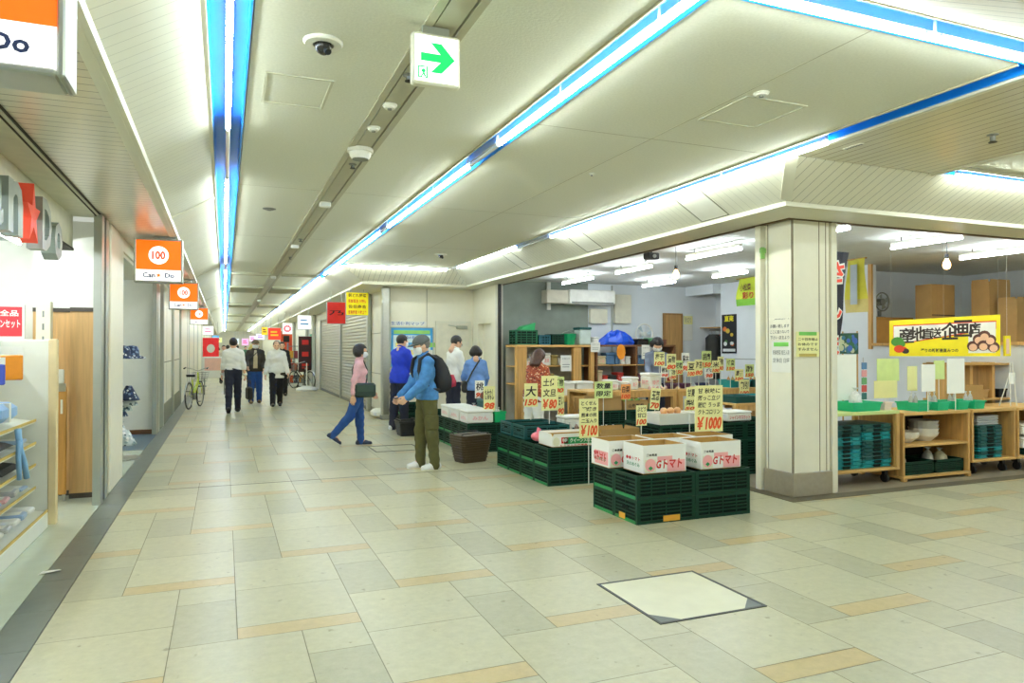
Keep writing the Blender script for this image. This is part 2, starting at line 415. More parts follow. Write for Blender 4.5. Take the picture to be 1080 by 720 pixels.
channel(4.255,4.405,2.7,13.85,'trim_22'); channel(2.11,4.25,13.85,13.99,'trim_23'); channel(2.11,14,2.47,2.67,'trim_24'); channel(6.15,14,4.48,4.63,'trim_25')

def tube_light(axis, c, a, b, lit, label, group, z=HC-.034, r=.0165, hm_=None, tm=None):
    t = thing('ceiling_tube_light', label, 'ceiling light', (0,0,0), 0, group)
    mid = (a+b)/2
    t.location = (c, mid, z) if axis == 'Y' else (mid, c, z)
    h = (b-a)/2
    def B(x0,y0,z0,x1,y1,z1): return (x0,y0,z0,x1,y1,z1) if axis == 'Y' else (y0,x0,z0,y1,x1,z1)
    m = MB()
    if axis == 'Y': m.cyl((0,-h+.006,0),(0,h-.006,0),r,n=10)
    else: m.cyl((-h+.006,0,0),(h-.006,0,0),r,n=10)
    m.build('tube', [(tm or TUBE) if lit else TUBEOFF], t, smooth=False)
    hm = MB().box(*B(-.017,-h+.01,.022,.017,h-.01,.106))
    for s in (-1,1): hm.box(*B(-.014,s*(h-.05)-.012,.0,.014,s*(h-.05)+.012,.035))
    hm.build('housing', [hm_ or WHITE], t)
def run(axis, c, a, b, lit, label, group, step=1.2, **k):
    n = max(1, round((b-a)/step)); s = (b-a)/n
    for i in range(n): tube_light(axis, c, a+i*s+.002, a+(i+1)*s-.002, lit, label, group, **k)
BLUEH = mat('blue_housing',(60,140,226),rough=.4)
G1, G2, G3 = 'tubes of the left passage channel', 'tubes of the right passage channel', 'tubes of the shop front channel'
lab = 'lit fluorescent tube in the blue channel above the left shopfronts'
run('Y',.018,-2.6,5.58,True,lab,G1,hm_=BLUEH); run('Y',.018,7.27,14.33,True,lab,G1,hm_=BLUEH); run('Y',.018,15.7,30,True,lab,G1,step=2.4,hm_=BLUEH); run('Y',.018,30.6,69,True,lab,G1,step=6,hm_=BLUEH)
run('Y',.018,5.6,7.25,False,'unlit dark stretch of tube in the left blue channel',G1+' off',step=1.7,hm_=BLUEH)
run('Y',.018,14.4,15.6,False,'unlit tube far down the left blue channel',G1+' far off',step=1.7,hm_=BLUEH)
lab = 'lit fluorescent tube in the long blue channel right of the service strip'
run('Y',2.005,-2.6,5.2,True,lab,G2); run('Y',2.005,5.97,9.3,True,lab,G2); run('Y',2.005,9.85,15.8,True,lab,G2); run('Y',2.005,16.6,30,True,lab,G2,step=2.4); run('Y',2.005,30.6,69,True,lab,G2,step=6)
run('Y',2.005,5.23,5.94,False,'short unlit tube in the long right blue channel, behind the arrow sign',G2+' off')
run('Y',2.005,9.33,9.82,False,'short unlit tube in the long right blue channel, nearer its far end',G2+' far off')
lab = 'lit fluorescent tube in the channel along the shop cove'
run('Y',4.355,4.2,9.25,True,lab,G3,z=HC-.04); run('Y',4.355,10.6,13.7,True,lab,G3,z=HC-.005)
run('Y',4.355,9.3,10.55,False,'unlit tube in the channel along the shop cove',G3+' off')
run('X',13.93,2.2,4.2,True,'lit tube over the far white wall with the blue poster','tubes over the far white wall',step=1.0,z=HC-.04)
run('X',2.59,2.2,11.8,True,'lit tube in the crosswise blue channel at the upper right','tubes of the crosswise channel')
run('X',4.57,6.3,12.3,True,'lit tube in the channel over the right end of the shop cove','tubes of the side hall channel',z=HC-.04)

ITUBE = mat('added_store_tube', (244,252,255), emit=85.0, var=0.0)  # strong glow for tubes added to brighten the left store walls
for i, (x, y0, y1) in enumerate(((-1.85,6.4,8.2),(-2.3,2.0,4.4),(-2.3,4.8,7.2),(-3.6,2.0,4.4),(-3.6,4.8,7.2))):
    tube_light('Y', x, y0, y1, True, 'added ceiling tube brightening the left store', 'added tubes inside the left store', z=2.53, tm=ITUBE)
tube_light('Y', -2.1, 10.2, 12.8, True, 'added ceiling tube brightening the second left shop', 'added tubes inside the second left shop', z=2.62, tm=ITUBE)  # one more added tube, to lift the white walls of this shop

# ------------------------------------------------------------------ far walls and passage walls on the right
struct(MB().box(-2,70,0,3.4,70.2,3.3), 'wall_end', [mat('far_end_wall', (210,206,186))])
WY = 15.2
mb = MB(); mb.box(3.3,WY,0,5.22,WY+.15,2.86)
struct(mb, 'wall_back', [CREAM])
mb = MB()
for z in (0.93,1.86): mb.box(3.42,WY-.004,z,4.1,WY,z+.012)
for x in (4.12,): mb.box(x,WY-.004,0.1,x+.012,WY,2.82)
mb.box(3.3,WY-.02,0,4.12,WY,.12)
struct(mb, 'trim_30', [mat('panel_seam', (140,136,118), rough=0.6)])
# return wall with the door recess next to the shop corner
mb = MB(); mb.box(5.20,13.75,0,5.34,14.05,2.83); mb.box(5.20,14.85,0,5.34,WY,2.83); mb.box(5.20,14.05,2.05,5.34,14.85,2.83); mb.box(5.32,14.05,0,5.36,14.85,2.05)
struct(mb, 'wall_return', [CREAM])
struct(MB().box(5.19,13.62,0,5.31,13.74,2.83), 'trim_31', [mat('shop_jamb', (206,204,190), rough=0.4)])
struct(MB().box(5.195,13.56,0,5.25,13.62,2.83), 'trim_32', [BLACK])
# shutter wall
mb = MB(); mb.box(3.3,15.35,0,3.45,17.4,2.83); mb.box(3.3,27.2,0,3.45,70,2.83); mb.box(3.3,17.4,2.58,3.45,27.2,2.83)
struct(mb, 'wall_right', [CREAM])
mb = MB(); 
for z in (0.93,1.86): mb.box(3.296,15.4,z,3.3,17.2,z+.012)
mb.box(3.28,15.35,0,3.3,17.2,.12)
struct(mb, 'trim_33', [mat('panel_seam', (140,136,118))])

# ------------------------------------------------------------------ shop room
SCZ = 2.93
struct(MB().box(5.3,5.66,SCZ,14,14.2,SCZ+.1), 'ceiling_11', [mat('shop_ceiling', (222,226,222), rough=0.8, var=0.04)])
mb = MB(); mb.box(5.34,13.75,0,7.35,13.95,SCZ,0); mb.box(7.35,13.75,0,9.95,13.95,SCZ,1)
struct(mb, 'wall_shop_back', [mat('bare_concrete', (140,148,138), rough=0.85, var=0.14, scale=2.5), mat('shop_white_wall', (230,236,240), rough=0.7, var=0.03, scale=2)])
SW = mat('shop_white_wall', (230,236,240))
mb = MB(); mb.box(9.9,12.75,2.72,10.1,13.75,SCZ); mb.box(10.1,12.6,0,10.25,12.75,SCZ); mb.box(10.75,12.6,0,10.85,13.95,SCZ); mb.box(9.95,13.75,0,10.85,13.95,SCZ)
mb.box(10.1,8.86,0,10.25,12.6,SCZ); mb.box(10.1,6.0,0,10.25,8.86,1.56)
mb.box(13.4,5.8,0,13.55,14,SCZ); mb.box(10.25,9.6,0,13.4,9.75,SCZ)
struct(mb, 'wall_shop_right', [SW])
struct(MB().box(10.07,8.80,1.50,10.11,8.87,SCZ).box(10.04,6.0,1.555,10.3,8.80,1.60), 'trim_34', [WOOD])
struct(MB().box(10.08,9.2,1.28,10.1,12.6,1.30), 'trim_35', [mat('tile_line', (170,176,172))])

# left store shell
struct(MB().box(-1.75,-3,2.79,-1.13,8.0,2.84), 'ceiling_12', [mat('store_header', (206,204,180), rough=0.5)])
struct(MB().box(-1.45,-3,2.48,-1.37,8.0,2.79), 'trim_40', [mat('store_header', (206,204,180))])
struct(MB().box(-1.46,-3,2.455,-1.36,8.0,2.48), 'trim_41', [DARKLINE])
struct(MB().box(-7,-3,2.60,-1.46,12,2.66), 'ceiling_13', [mat('store_ceiling', (196,200,196), rough=0.7)])
struct(MB().box(-7,8.62,0,-1.72,8.75,2.6), 'wall_store_back', [WHITE])
struct(MB().box(-7.1,-3,0,-7,12,2.6), 'wall_store_left', [WHITE])
mb = MB(); mb.box(-1.44,8.3,1.92,-1.17,8.45,2.79,0); mb.box(-1.80,8.5,1.92,-1.44,8.62,2.79,0)
mb.box(-1.44,8.3,.05,-1.17,8.45,1.88,1); mb.box(-1.80,8.5,.05,-1.44,8.62,1.88,1)
mb.box(-1.44,8.285,1.88,-1.17,8.45,1.92,2); mb.box(-1.80,8.485,1.88,-1.44,8.62,1.92,2); mb.box(-1.44,8.295,0,-1.17,8.45,.05,2); mb.box(-1.8,8.495,0,-1.44,8.62,.05,2)
struct(mb, 'wall_store_end', [WHITE, WOODP, mat('dark_rail', (70,62,52))])
# shutter rail, mullion and pillars of the left fronts
struct(MB().box(-1.135,-3,2.80,-1.12,8.5,2.83).box(-1.155,-3,2.78,-1.148,8.5,2.80), 'trim_42', [DARKLINE])
mb = MB(); mb.box(-1.17,7.85,0,-1.10,8.0,2.8,0); mb.box(-1.16,8.0,0,-1.11,8.12,2.8,1); mb.box(-1.17,8.12,0,-1.10,8.3,2.8,0)
struct(mb, 'trim_43', [ALU, BLACK])
struct(MB().bbox(-1.30,8.45,0,-1.10,9.45,2.815,.012), 'wall_pillar', [CREAM])
struct(MB().box(-1.14,9.45,2.66,-1.11,13.0,2.81).box(-1.6,9.45,2.62,-1.14,13.0,2.66), 'trim_44', [SOFF])
struct(MB().box(-3.2,14.1,.08,-1.16,14.2,2.8).box(-3.3,9.5,0,-3.2,14.2,2.8), 'wall_store_inner', [WHITE])
struct(MB().box(-3.2,14.08,0,-1.16,14.1,.08), 'baseboard_left', [WOODD])
struct(MB().box(-3.2,9.45,2.75,-1.14,14.2,2.80), 'ceiling_14', [WHITE])
mb = MB(); mb.box(-1.17,13.9,0,-1.10,14.1,2.815,0); mb.box(-1.16,14.1,0,-1.11,14.22,2.815,1); mb.box(-1.17,14.22,0,-1.10,14.6,2.815,0)
struct(mb, 'trim_45', [ALU, BLACK])
# glazed display fronts further along on the left
mb = MB(); mb.box(-1.3,15.4,.38,-1.14,21.5,2.815,0); mb.box(-1.22,15.4,0,-1.12,21.5,.38,1); mb.box(-1.3,21.5,0,-1.10,70,2.815,0)
struct(mb, 'wall_left', [CREAM, mat('grey_plinth', (120,122,104), rough=0.5)])
mb = MB()
for yy in (15.3, 18.3, 21.4, 25, 26.2, 30, 34, 34.9, 40, 45, 52, 60): mb.box(-1.19,yy,0,-1.09,yy+.16,2.815)
struct(mb, 'trim_46', [ALU])
mb = MB(); mb.box(-1.145,15.5,1.22,-1.138,18.25,1.24); mb.box(-1.145,18.5,1.22,-1.138,21.35,1.24); mb.box(-1.145,16.8,.4,-1.138,16.815,2.7)
struct(mb, 'trim_47', [mat('panel_seam', (140,136,118))])

# ------------------------------------------------------------------ cream pillar at the shop corner
mb = MB()
mb.bbox(5.35,5.625,0.0,5.85,6.02,2.83,.01,0)
struct(mb, 'pillar', [CREAM])
mb = MB(); mb.bbox(5.33,5.605,0,5.86,6.03,.24,.006,0)
struct(mb, 'baseboard_pillar', [mat('pillar_base_stone', (158,148,128), rough=0.45, var=0.06, scale=20)])
mb = MB()
for x0 in (5.352,5.70,5.79): mb.box(x0,5.622,.24,x0+.008,5.627,2.83)
for y0 in (5.63,5.97): mb.box(5.347,y0,.24,5.352,y0+.008,2.83)
struct(mb, 'trim_48', [mat('pillar_seam', (128,112,84), rough=0.6)])
struct(MB().bbox(5.87,5.62,0,5.95,5.72,2.83,.006).bbox(5.30,6.04,0,5.40,6.12,2.83,.006), 'trim_49', [CREAM])
# ------------------------------------------------------------------ hanging signs
ORANGE = mat('sign_orange', (255,104,8), emit=0.9, var=0.0); SIGNW = mat('sign_white', (250,250,250), emit=0.9, var=0.0)
NAVY = mat('sign_navy', (44,58,96), emit=0.15); REDTXT = mat('red_ink', (206,40,34), var=0.03); BLACKTXT = mat('black_ink', (26,24,26), var=0.03)
ORTXT = mat('orange_ink', (240,120,40), var=0.03); GRTXT = mat('green_ink', (40,140,80), var=0.03); PINKTXT = mat('pink_ink', (238,140,140), var=0.03)
def star(mb, o, r, m, y):
    pts = []
    for k in range(10):
        a = PI/2 + k*PI/5; q = r if k % 2 == 0 else r*.42
        pts.append((o[0]+q*math.cos(a), o[1]+q*math.sin(a)))
    mb.prism(pts, 'Y', y, y-.002, m)
def shop_sign(Y, label, x0=-.965, z0=2.27, s=.51):
    """a double sided orange and white light box on a short bracket"""
    x1, z1 = x0+s, z0+s; h = .09
    t = thing('hanging_shop_sign', label, 'shop sign', ((x0+x1)/2, Y, z0), 0, 'orange light box signs along the left shopfronts')
    cx = s/2
    f = MB(); b = .022
    for a in ((-cx,0,-cx+b,s),(cx-b,0,cx,s),(-cx+b,0,cx-b,b),(-cx+b,s-b,cx-b,s)): f.bbox(a[0],-h,a[1],a[2],h,a[3],.006)
    f.build('frame', [ALU], t)
    p = MB()
    for sd in (-1, 1):
        yy = sd*(h-.012)
        zs = b + (s-2*b)*.27
        p.box(-cx+b,yy,zs,cx-b,yy-sd*.01,s-b,0); p.box(-cx+b,yy,b,cx-b,yy-sd*.01,zs,1)
        fy = yy + sd*.002; u = Vector((-sd,0,0))
        ring = [(cx*0+.105*math.cos(2*PI*k/32), zs+(s-b-zs)*.5+.105*math.sin(2*PI*k/32)) for k in range(32)]
        p.prism(ring, 'Y', yy, yy+sd*.002, 1)
        p.text('100', (0,yy+sd*.004,zs+(s-b-zs)*.5), u, ZU, .14, .10, 3, bold=.035, fit=True)
        ty = b + (zs-b)*.5
        p.text('Can', (sd*.10,yy+sd*.003,ty), u, ZU, .13, .06, 2, bold=.03); p.text('Do', (-sd*.115,yy+sd*.003,ty), u, ZU, .10, .055, 2, bold=.03)
        pts = [(.032*(1 if k%2==0 else .42)*math.cos(PI/2+k*PI/5), ty+.032*(1 if k%2==0 else .42)*math.sin(PI/2+k*PI/5)) for k in range(10)]
        p.prism(pts, 'Y', yy, yy+sd*.003, 0)
    p.build('lit_panel', [ORANGE, SIGNW, NAVY, mat('sign_orange_ink',(236,84,10),emit=.3,var=0)], t)
    br = MB().box(-.03,-.02,s,.14,.02,s+.012).cyl((0,0,s),(0,0,2.815-z0),.012,n=8).cyl((.12,0,s),(.12,0,2.815-z0),.012,n=8).box(-.05,-.03,2.80-z0,.18,.03,2.815-z0)
    br.build('bracket', [ALU], t)
shop_sign(2.5,'orange and white shop light box cut by the upper left corner of the photo',x0=-.945,z0=2.295)
shop_sign(9.25,'complete orange light box with white 100 disc, nearest whole one, beside the cream pillar')
shop_sign(14.75,'orange 100 light box, middle one hanging above the display front', z0=2.24)
shop_sign(23.5,'small distant orange light box, furthest of its row', z0=2.24)

def plain_sign(x, Y, z0, w, h, bg, fg, lines, label, name='hanging_sign', grp=None, top=2.82, emit=True, hang=True):
    t = thing(name, label, 'sign', (x, Y, z0), 0, grp)
    MB().bbox(-w/2-.012,-.035,-.012,w/2+.012,.035,h+.012,.006).build('frame', [ALU], t)
    p = MB().box(-w/2,-.04,0,w/2,-.036,h,0).box(-w/2,.036,0,w/2,.04,h,0)
    n = len(lines)
    for i, l in enumerate(lines):
        zz = h*(1-(i+.5)/n)
        if isinstance(l, tuple): txt, k = l
        else: txt, k = l, 1
        if txt and txt[0] in '乃◎朝新佐営': p.text(txt, (0,-.0415,zz), XU, ZU, w*.82, h/n*.66, k, bold=.012)
    if all(not (isinstance(l,tuple) or l=='' or l[0] in '◎') for l in lines):
        for i in range(2): p.box(-w*.32,-.0415,h*(.32+.28*i),w*(.30-.1*i),-.040,h*(.46+.28*i),1)
    p.build('face', [bg]+list(fg), t)
    if hang:
        b = MB()
        for s in (-1,1): b.cyl((s*w*.3,0,h+.01),(s*w*.3,0,top-z0),.008,n=6)
        b.build('hanger', [ALU], t)
    return t
def E(rgb, e=.75): return mat('sign_%d_%d_%d' % rgb, rgb, emit=e, var=0.0)
# right side: red and yellow boards near the shutter
a = on_y(345,341,16.6); b = on_y(364,319,16.6)
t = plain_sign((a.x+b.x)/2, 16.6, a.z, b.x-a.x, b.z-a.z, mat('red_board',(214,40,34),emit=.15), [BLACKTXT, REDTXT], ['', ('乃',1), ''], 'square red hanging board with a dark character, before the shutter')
a = on_y(365,332,15.9); b = on_y(388,309,15.9)
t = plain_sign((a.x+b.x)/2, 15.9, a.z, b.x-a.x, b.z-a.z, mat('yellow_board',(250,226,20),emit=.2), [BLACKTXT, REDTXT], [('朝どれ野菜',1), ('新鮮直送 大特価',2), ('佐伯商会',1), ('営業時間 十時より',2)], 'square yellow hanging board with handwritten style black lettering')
far = [ # px box, depth, colours
 ((314,333,328,347),23,(244,248,250),[(110,150,190)],['ほけん','相談'],'white square sign with pale blue writing, right of the red boards'),
 ((298,341,308,352),27,(250,246,246),[(214,50,90)],['◎'],'white sign with a round crimson emblem in the passage'),
 ((283,346,296,358),31,(240,60,40),[(250,220,60)],['酒'],'small red and yellow far sign on the right side of the passage'),
 ((276,345,282,353),33,(230,190,40),[(60,40,30)],['食'],'narrow ochre far sign above the walkers'),
 ((270,352,279,358),38,(226,228,250),[(150,80,190)],['花'],'pale lilac far sign above the man with the cap'),
 ((263,354,270,360),43,(240,210,236),[(190,70,160)],['衣'],'pinkish violet far sign deep in the passage'),
 ((255,357,262,364),50,(240,170,214),[(200,40,120)],['美'],'pink far sign, deepest one on the right'),
 ((247,357,252,363),56,(226,240,250),[(40,70,140)],['靴'],'pale blue far sign close to the vanishing point'),
]
for (x0,y0,x1,y1), Y, bg, fg, tx, lb in far:
    a = on_y(x0,y1,Y); b = on_y(x1,y0,Y)
    plain_sign((a.x+b.x)/2, Y, a.z, b.x-a.x, b.z-a.z, E(bg), [E(fg[0],.2)], tx, lb, top=max(2.84, b.z+.1))
for (x0,y0,x1,y1), Y, bg, fg, tx, lb in [
 ((214,344,225,353),27,(250,246,248),[(236,120,150)],['クリニック'],'small white sign with pink trim beyond the orange light boxes'),
 ((224,354,231,359),38,(90,180,236),[(250,250,250)],['理容'],'small sky blue far sign on the left side'),
 ((229,356,234,361),46,(236,236,160),[(120,140,50)],['薬'],'tiny pale yellow far sign on the left side')]:
    a = on_y(x0,y1,Y); b = on_y(x1,y0,Y)
    plain_sign((a.x+b.x)/2, Y, a.z, b.x-a.x, b.z-a.z, E(bg), [E(fg[0],.2)], tx, lb, top=max(2.84, b.z+.1))
# red banner on a pole, left, and dark-and-red banners, right
def nobori(x, Y, z0, z1, w, m, inks, txt, label, rot=0.0):
    t = thing('nobori_banner', label, 'banner', (x, Y, 0), rot)
    MB().cyl((-w/2-.015,0,.03),(-w/2-.015,0,z1+.06),.012,n=8).cyl((-w/2-.03,0,z1+.02),(w/2,0,z1+.02),.008,n=6).build('pole', [WHITE], t)
    MB().lathe([(.16,0),(.16,.03),(.03,.06),(.02,.1)],n=14,c=(-w/2-.015,0,0)).build('foot', [BLACK], t)
    c = MB(); n = 10; R = []
    for k in range(n+1):
        z = z0+(z1-z0)*k/n; R.append([(-w/2+w*i/6, .012*math.sin(i*1.3+k*.7), z) for i in range(7)])
    for k in range(n):
        for i in range(6):
            c.add([R[k][i],R[k][i+1],R[k+1][i+1],R[k+1][i]], [(0,1,2,3)], 0)
            c.add([(p[0],p[1]+.004,p[2]) for p in (R[k][i],R[k+1][i],R[k+1][i+1],R[k][i+1])], [(0,1,2,3)], 0)
    for i, ch in enumerate(txt):
        if ch.strip(): c.text('■' if ch!='祭' else '●', (0,-.022,z1-(z1-z0)*(i+.5)/len(txt)), XU, ZU, w*.5, (z1-z0)/len(txt)*.4, 1)
    c.build('cloth', [m]+inks, t)
    return t
a = on_y(225,410,31)
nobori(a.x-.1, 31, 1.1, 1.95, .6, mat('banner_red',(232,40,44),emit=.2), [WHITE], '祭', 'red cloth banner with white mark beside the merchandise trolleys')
nobori(2.55, 33, .9, 2.3, .5, mat('banner_orange',(220,80,40)), [BLACKTXT], '旨い', 'orange upright banner behind the walkers on the right')
nobori(2.95, 29, .6, 2.0, .5, mat('banner_black_red',(60,24,28)), [REDTXT], '肉酒場', 'dark upright banner with red characters by the parked bicycles')

# green exit arrow light box
t = thing('exit_arrow_sign','green arrow exit light box hanging under the service strip','exit sign',(.993,3.5,2.835))
MB().bbox(-.125,-.028,0,.125,.028,.262,.008).build('case', [mat('exit_case',(226,226,206),rough=.4)], t)
G = mat('exit_green',(12,216,92),emit=1.0,var=0); p = MB().box(-.112,-.0305,.015,.112,-.028,.247,0)
p.prism([(-.083,.117),(.02,.117),(-.032,.062),(.024,.062),(.094,.137),(.024,.212),(-.032,.212),(.02,.157),(-.083,.157)], 'Y', -.0305, -.0325, 1)
for x0,z0,x1,z1 in ((-.098,.03,-.092,.09),(-.098,.084,-.062,.09),(-.054,.03,-.048,.09),(-.098,.03,-.075,.035),(-.06,.03,-.048,.035)): p.box(x0,-.0325,z0,x1,-.0305,z1,1)
p.prism([(-.084,.036),(-.072,.055),(-.083,.066),(-.068,.078),(-.058,.066),(-.066,.056),(-.056,.038),(-.063,.036),(-.071,.048),(-.078,.034)], 'Y', -.0305, -.0325, 1)
p.build('lit_face', [mat('exit_white',(250,252,250),emit=1.0,var=0), G], t)
MB().box(-.07,-.012,.262,.07,.012,.305).build('mount', [ALU], t)

# ------------------------------------------------------------------ ceiling fittings
def dome_camera(px, py, label):
    p = on_z(px,py,HC); t = thing('dome_camera', label, 'security camera', (p.x,p.y,HC))
    MB().lathe([(.105,0),(.105,-.008),(.095,-.018),(.055,-.02),(.055,0)],n=28).build('trim_ring', [WHITE], t, smooth=False)
    MB().sphere((0,0,-.025),.046,n=18,k=10).build('camera_head', [mat('dome_dark',(40,40,38),rough=.15)], t, smooth=True)
    MB().cyl((.01,-.02,-.04),(.02,-.045,-.07),.02,.018,n=14).build('lens', [BLACK], t)
dome_camera(341,44,'large white rimmed dome camera in the ceiling near the left light channel')
dome_camera(465,268,'small dome camera in the ceiling before the far white wall')
def detector(p, r, h, label, name='smoke_detector', m=None, pegs=False):
    t = thing(name, label, 'smoke detector', (p.x,p.y,p.z))
    MB().lathe([(r,0),(r,-h*.4),(r*.86,-h*.5),(r*.7,-h),(0.001,-h)],n=22).build('body', [m or WHITE], t)
    MB().lathe([(r*.3,-h),(r*.3,-h-.008),(.001,-h-.008)],n=12).build('sensor', [GREY], t)
Z = HC-.006
for px, py, r, h, lb in [(411,110,.05,.03,'round white detector on the service strip, nearest the arrow sign'),(394,134,.05,.03,'round white detector on the service strip, before the larger speaker'),
                         (803,98,.05,.02,'small round detector beside the square ceiling hatch'),(624,183,.03,.015,'tiny round detector in the ceiling between channel and shop cove'),
                         (284,220,.075,.012,'flat grey round fitting in the left half of the ceiling')]:
    detector(on_z(px,py,Z if px in (411,394) else HC), r, h, lb, m=GREY if px == 284 else None)
p = on_z(380,157,Z); t = thing('ceiling_speaker','round white stepped speaker on the service strip','ceiling speaker',(p.x,p.y,Z))
MB().lathe([(.105,0),(.105,-.03),(.09,-.034),(.085,-.06),(.07,-.085),(.001,-.085)],n=26).build('body', [WHITE], t); MB().lathe([(.066,-.085),(.066,-.089),(.001,-.089)],n=20).build('grille', [GREY], t)
for px, py, lb in [(431,79,'brass sprinkler head behind the arrow sign on the service strip'),(372,173,'dark sprinkler head just past the round speaker'),(317,252,'dark sprinkler head halfway down the service strip'),(306,271,'dark sprinkler head far down the service strip')]:
    p = on_z(px,py,Z); t = thing('ceiling_sprinkler',lb,'sprinkler',(p.x,p.y,Z))
    MB().lathe([(.035,0),(.035,-.006),(.012,-.01),(.012,-.03),(.001,-.03)],n=14).build('rosette', [GREY], t); MB().lathe([(.024,-.036),(.024,-.04),(.001,-.04)],n=12).cyl((-.012,0,-.02),(-.012,0,-.037),.003,n=6).cyl((.012,0,-.02),(.012,0,-.037),.003,n=6).build('deflector', [BLACK], t)
for px, py, lb in [(343,213,'small white emergency lamp box on the service strip'),(311,258,'white emergency lamp box further down the service strip'),(288,291,'pair of white lamps at the first dark beam'),(273,316,'white lamp box far down the service strip')]:
    p = on_z(px,py,Z); t = thing('ceiling_lamp_box',lb,'emergency lamp',(p.x,p.y,Z))
    MB().bbox(-.06,-.04,-.06,.06,.04,0,.01).build('case', [WHITE], t); MB().box(-.045,-.043,-.05,.045,-.04,-.015).build('lens', [TUBEOFF], t)
def hatch(x0,y0,x1,y1,label,z=HC):
    t = thing('ceiling_hatch',label,'ceiling hatch',((x0+x1)/2,(y0+y1)/2,z)); w,h=(x1-x0)/2,(y1-y0)/2; b=.018
    f = MB()
    for a in ((-w,-h,w,-h+b),(-w,h-b,w,h),(-w,-h+b,-w+b,h-b),(w-b,-h+b,w,h-b)): f.box(a[0],a[1],-.006,a[2],a[3],.002)
    f.build('rim', [mat('hatch_rim',(206,206,186))], t); MB().box(-w+b,-h+b,-.002,w-b,h-b,.002).build('lid', [CEILM], t)
hatch(.22,4.45,.62,5.0,'pale rectangular hatch in the ceiling below the big dome camera')
hatch(3.15,3.70,3.66,4.22,'square hatch in the ceiling above the front of the shop')
p = on_z(1047,142,3.13); t = thing('ceiling_sprinkler','single dark sprinkler under the slatted ceiling at upper right','sprinkler',(p.x,p.y,3.13))
MB().lathe([(.04,0),(.04,-.006),(.02,-.012),(.02,-.05),(.001,-.05)],n=14).build('rosette', [GREY], t); MB().lathe([(.03,-.055),(.03,-.06),(.001,-.06)],n=12).cyl((0,0,-.05),(0,0,-.06),.008,n=8).build('deflector', [BLACK], t)
p = on_z(900,154,3.13); MBv = MB().box(-.02,-.09,-.005,.02,.09,0)
for k in range(6): MBv.box(-.016,-.08+k*.028,-.008,.016,-.066+k*.028,-.005,1)
o = MBv.build('ceiling_vent', [SOFF, GREY], loc=(p.x,p.y,3.13)); tag(o,'small slotted vent in the slatted ceiling at upper right','vent')

# floor hatches ---------------------------------------------------------------
def floor_hatch(x0,y0,x1,y1,label,full=True):
    t = thing('floor_hatch',label,'floor hatch',((x0+x1)/2,(y0+y1)/2,0)); w,h=(x1-x0)/2,(y1-y0)/2; b=.018
    f = MB()
    for a in ((-w,-h,w,-h+b),(-w,h-b,w,h),(-w,-h+b,-w+b,h-b),(w-b,-h+b,w,h-b)): f.box(a[0],a[1],-.001,a[2],a[3],.004)
    f.build('steel_rim', [mat('hatch_steel',(64,66,62),rough=.4,metal=.6)], t)
    if full:
        c = MB(); q=.13
        c.prism([(w-b,-h+b),(w-b,-h+b+q),(w-b-q,-h+b)],'Z',0,.0035)
        c.build('corner_plate', [mat('corner_plate',(96,104,100),rough=.35,metal=.5)], t); c = MB()
        c.prism([(-w+b,-h+b),(-w+b+q,-h+b),(-w+b,-h+b+q)],'Z',0,.0035)
        c.build('corner_plate', [mat('corner_plate',(96,104,100),rough=.35,metal=.5)], t)
        MB().box(-w+b,-h+b,-.001,w-b,h-b,.0025).build('lid', [mat('hatch_stone',(214,212,180),rough=.35,var=.05,scale=6)], t)
floor_hatch(2.206,3.30,2.94,4.016,'square steel rimmed floor hatch in the foreground')
floor_hatch(2.05,10.35,2.75,11.0,'dark rimmed floor hatch between the walking woman and the capped man',False)

# ------------------------------------------------------------------ left store: lettering, rack, panels
t = thing('store_sign_lettering','grey and red raised store letters on the header at left','shop lettering',(-1.33,0,0))
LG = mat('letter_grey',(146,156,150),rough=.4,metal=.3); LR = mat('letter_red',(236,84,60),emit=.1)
def letter3d(ch, y, z, w, h, m, nm):
    g, fs, size = text_geo(ch, .03); b = MB()
    sx, sy = w/size[0], h/size[1]
    P = [(0, y+p[0]*sx, z+p[1]*sy) for p in g]; n = len(P)
    b.add([(.10,)+p[1:] for p in P], fs, 0)
    b.add([(.0,)+p[1:] for p in P], [tuple(reversed(f)) for f in fs], 0)
    cnt = {}
    for f in fs:
        for i in range(len(f)):
            e = (f[i], f[(i+1) % len(f)]); cnt[e] = 1
    for (i, j) in cnt:
        if (j, i) not in cnt: b.add([(.10,)+P[i][1:],(.10,)+P[j][1:],(0,)+P[j][1:],(0,)+P[i][1:]], [(0,3,2,1)], 0)
    b.build(nm, [m], t)
for ch, y, w in (('C',4.5,.34),('a',4.92,.32),('n',5.36,.34)): letter3d(ch, y, 2.40 if ch!='C' else 2.46, w, .34 if ch!='C' else .44, LG, 'letter')
letter3d('★',5.82,2.45,.36,.40,LR,'star')
letter3d('D',6.22,2.42,.30,.38,LG,'letter'); letter3d('o',6.62,2.36,.28,.30,LG,'letter')

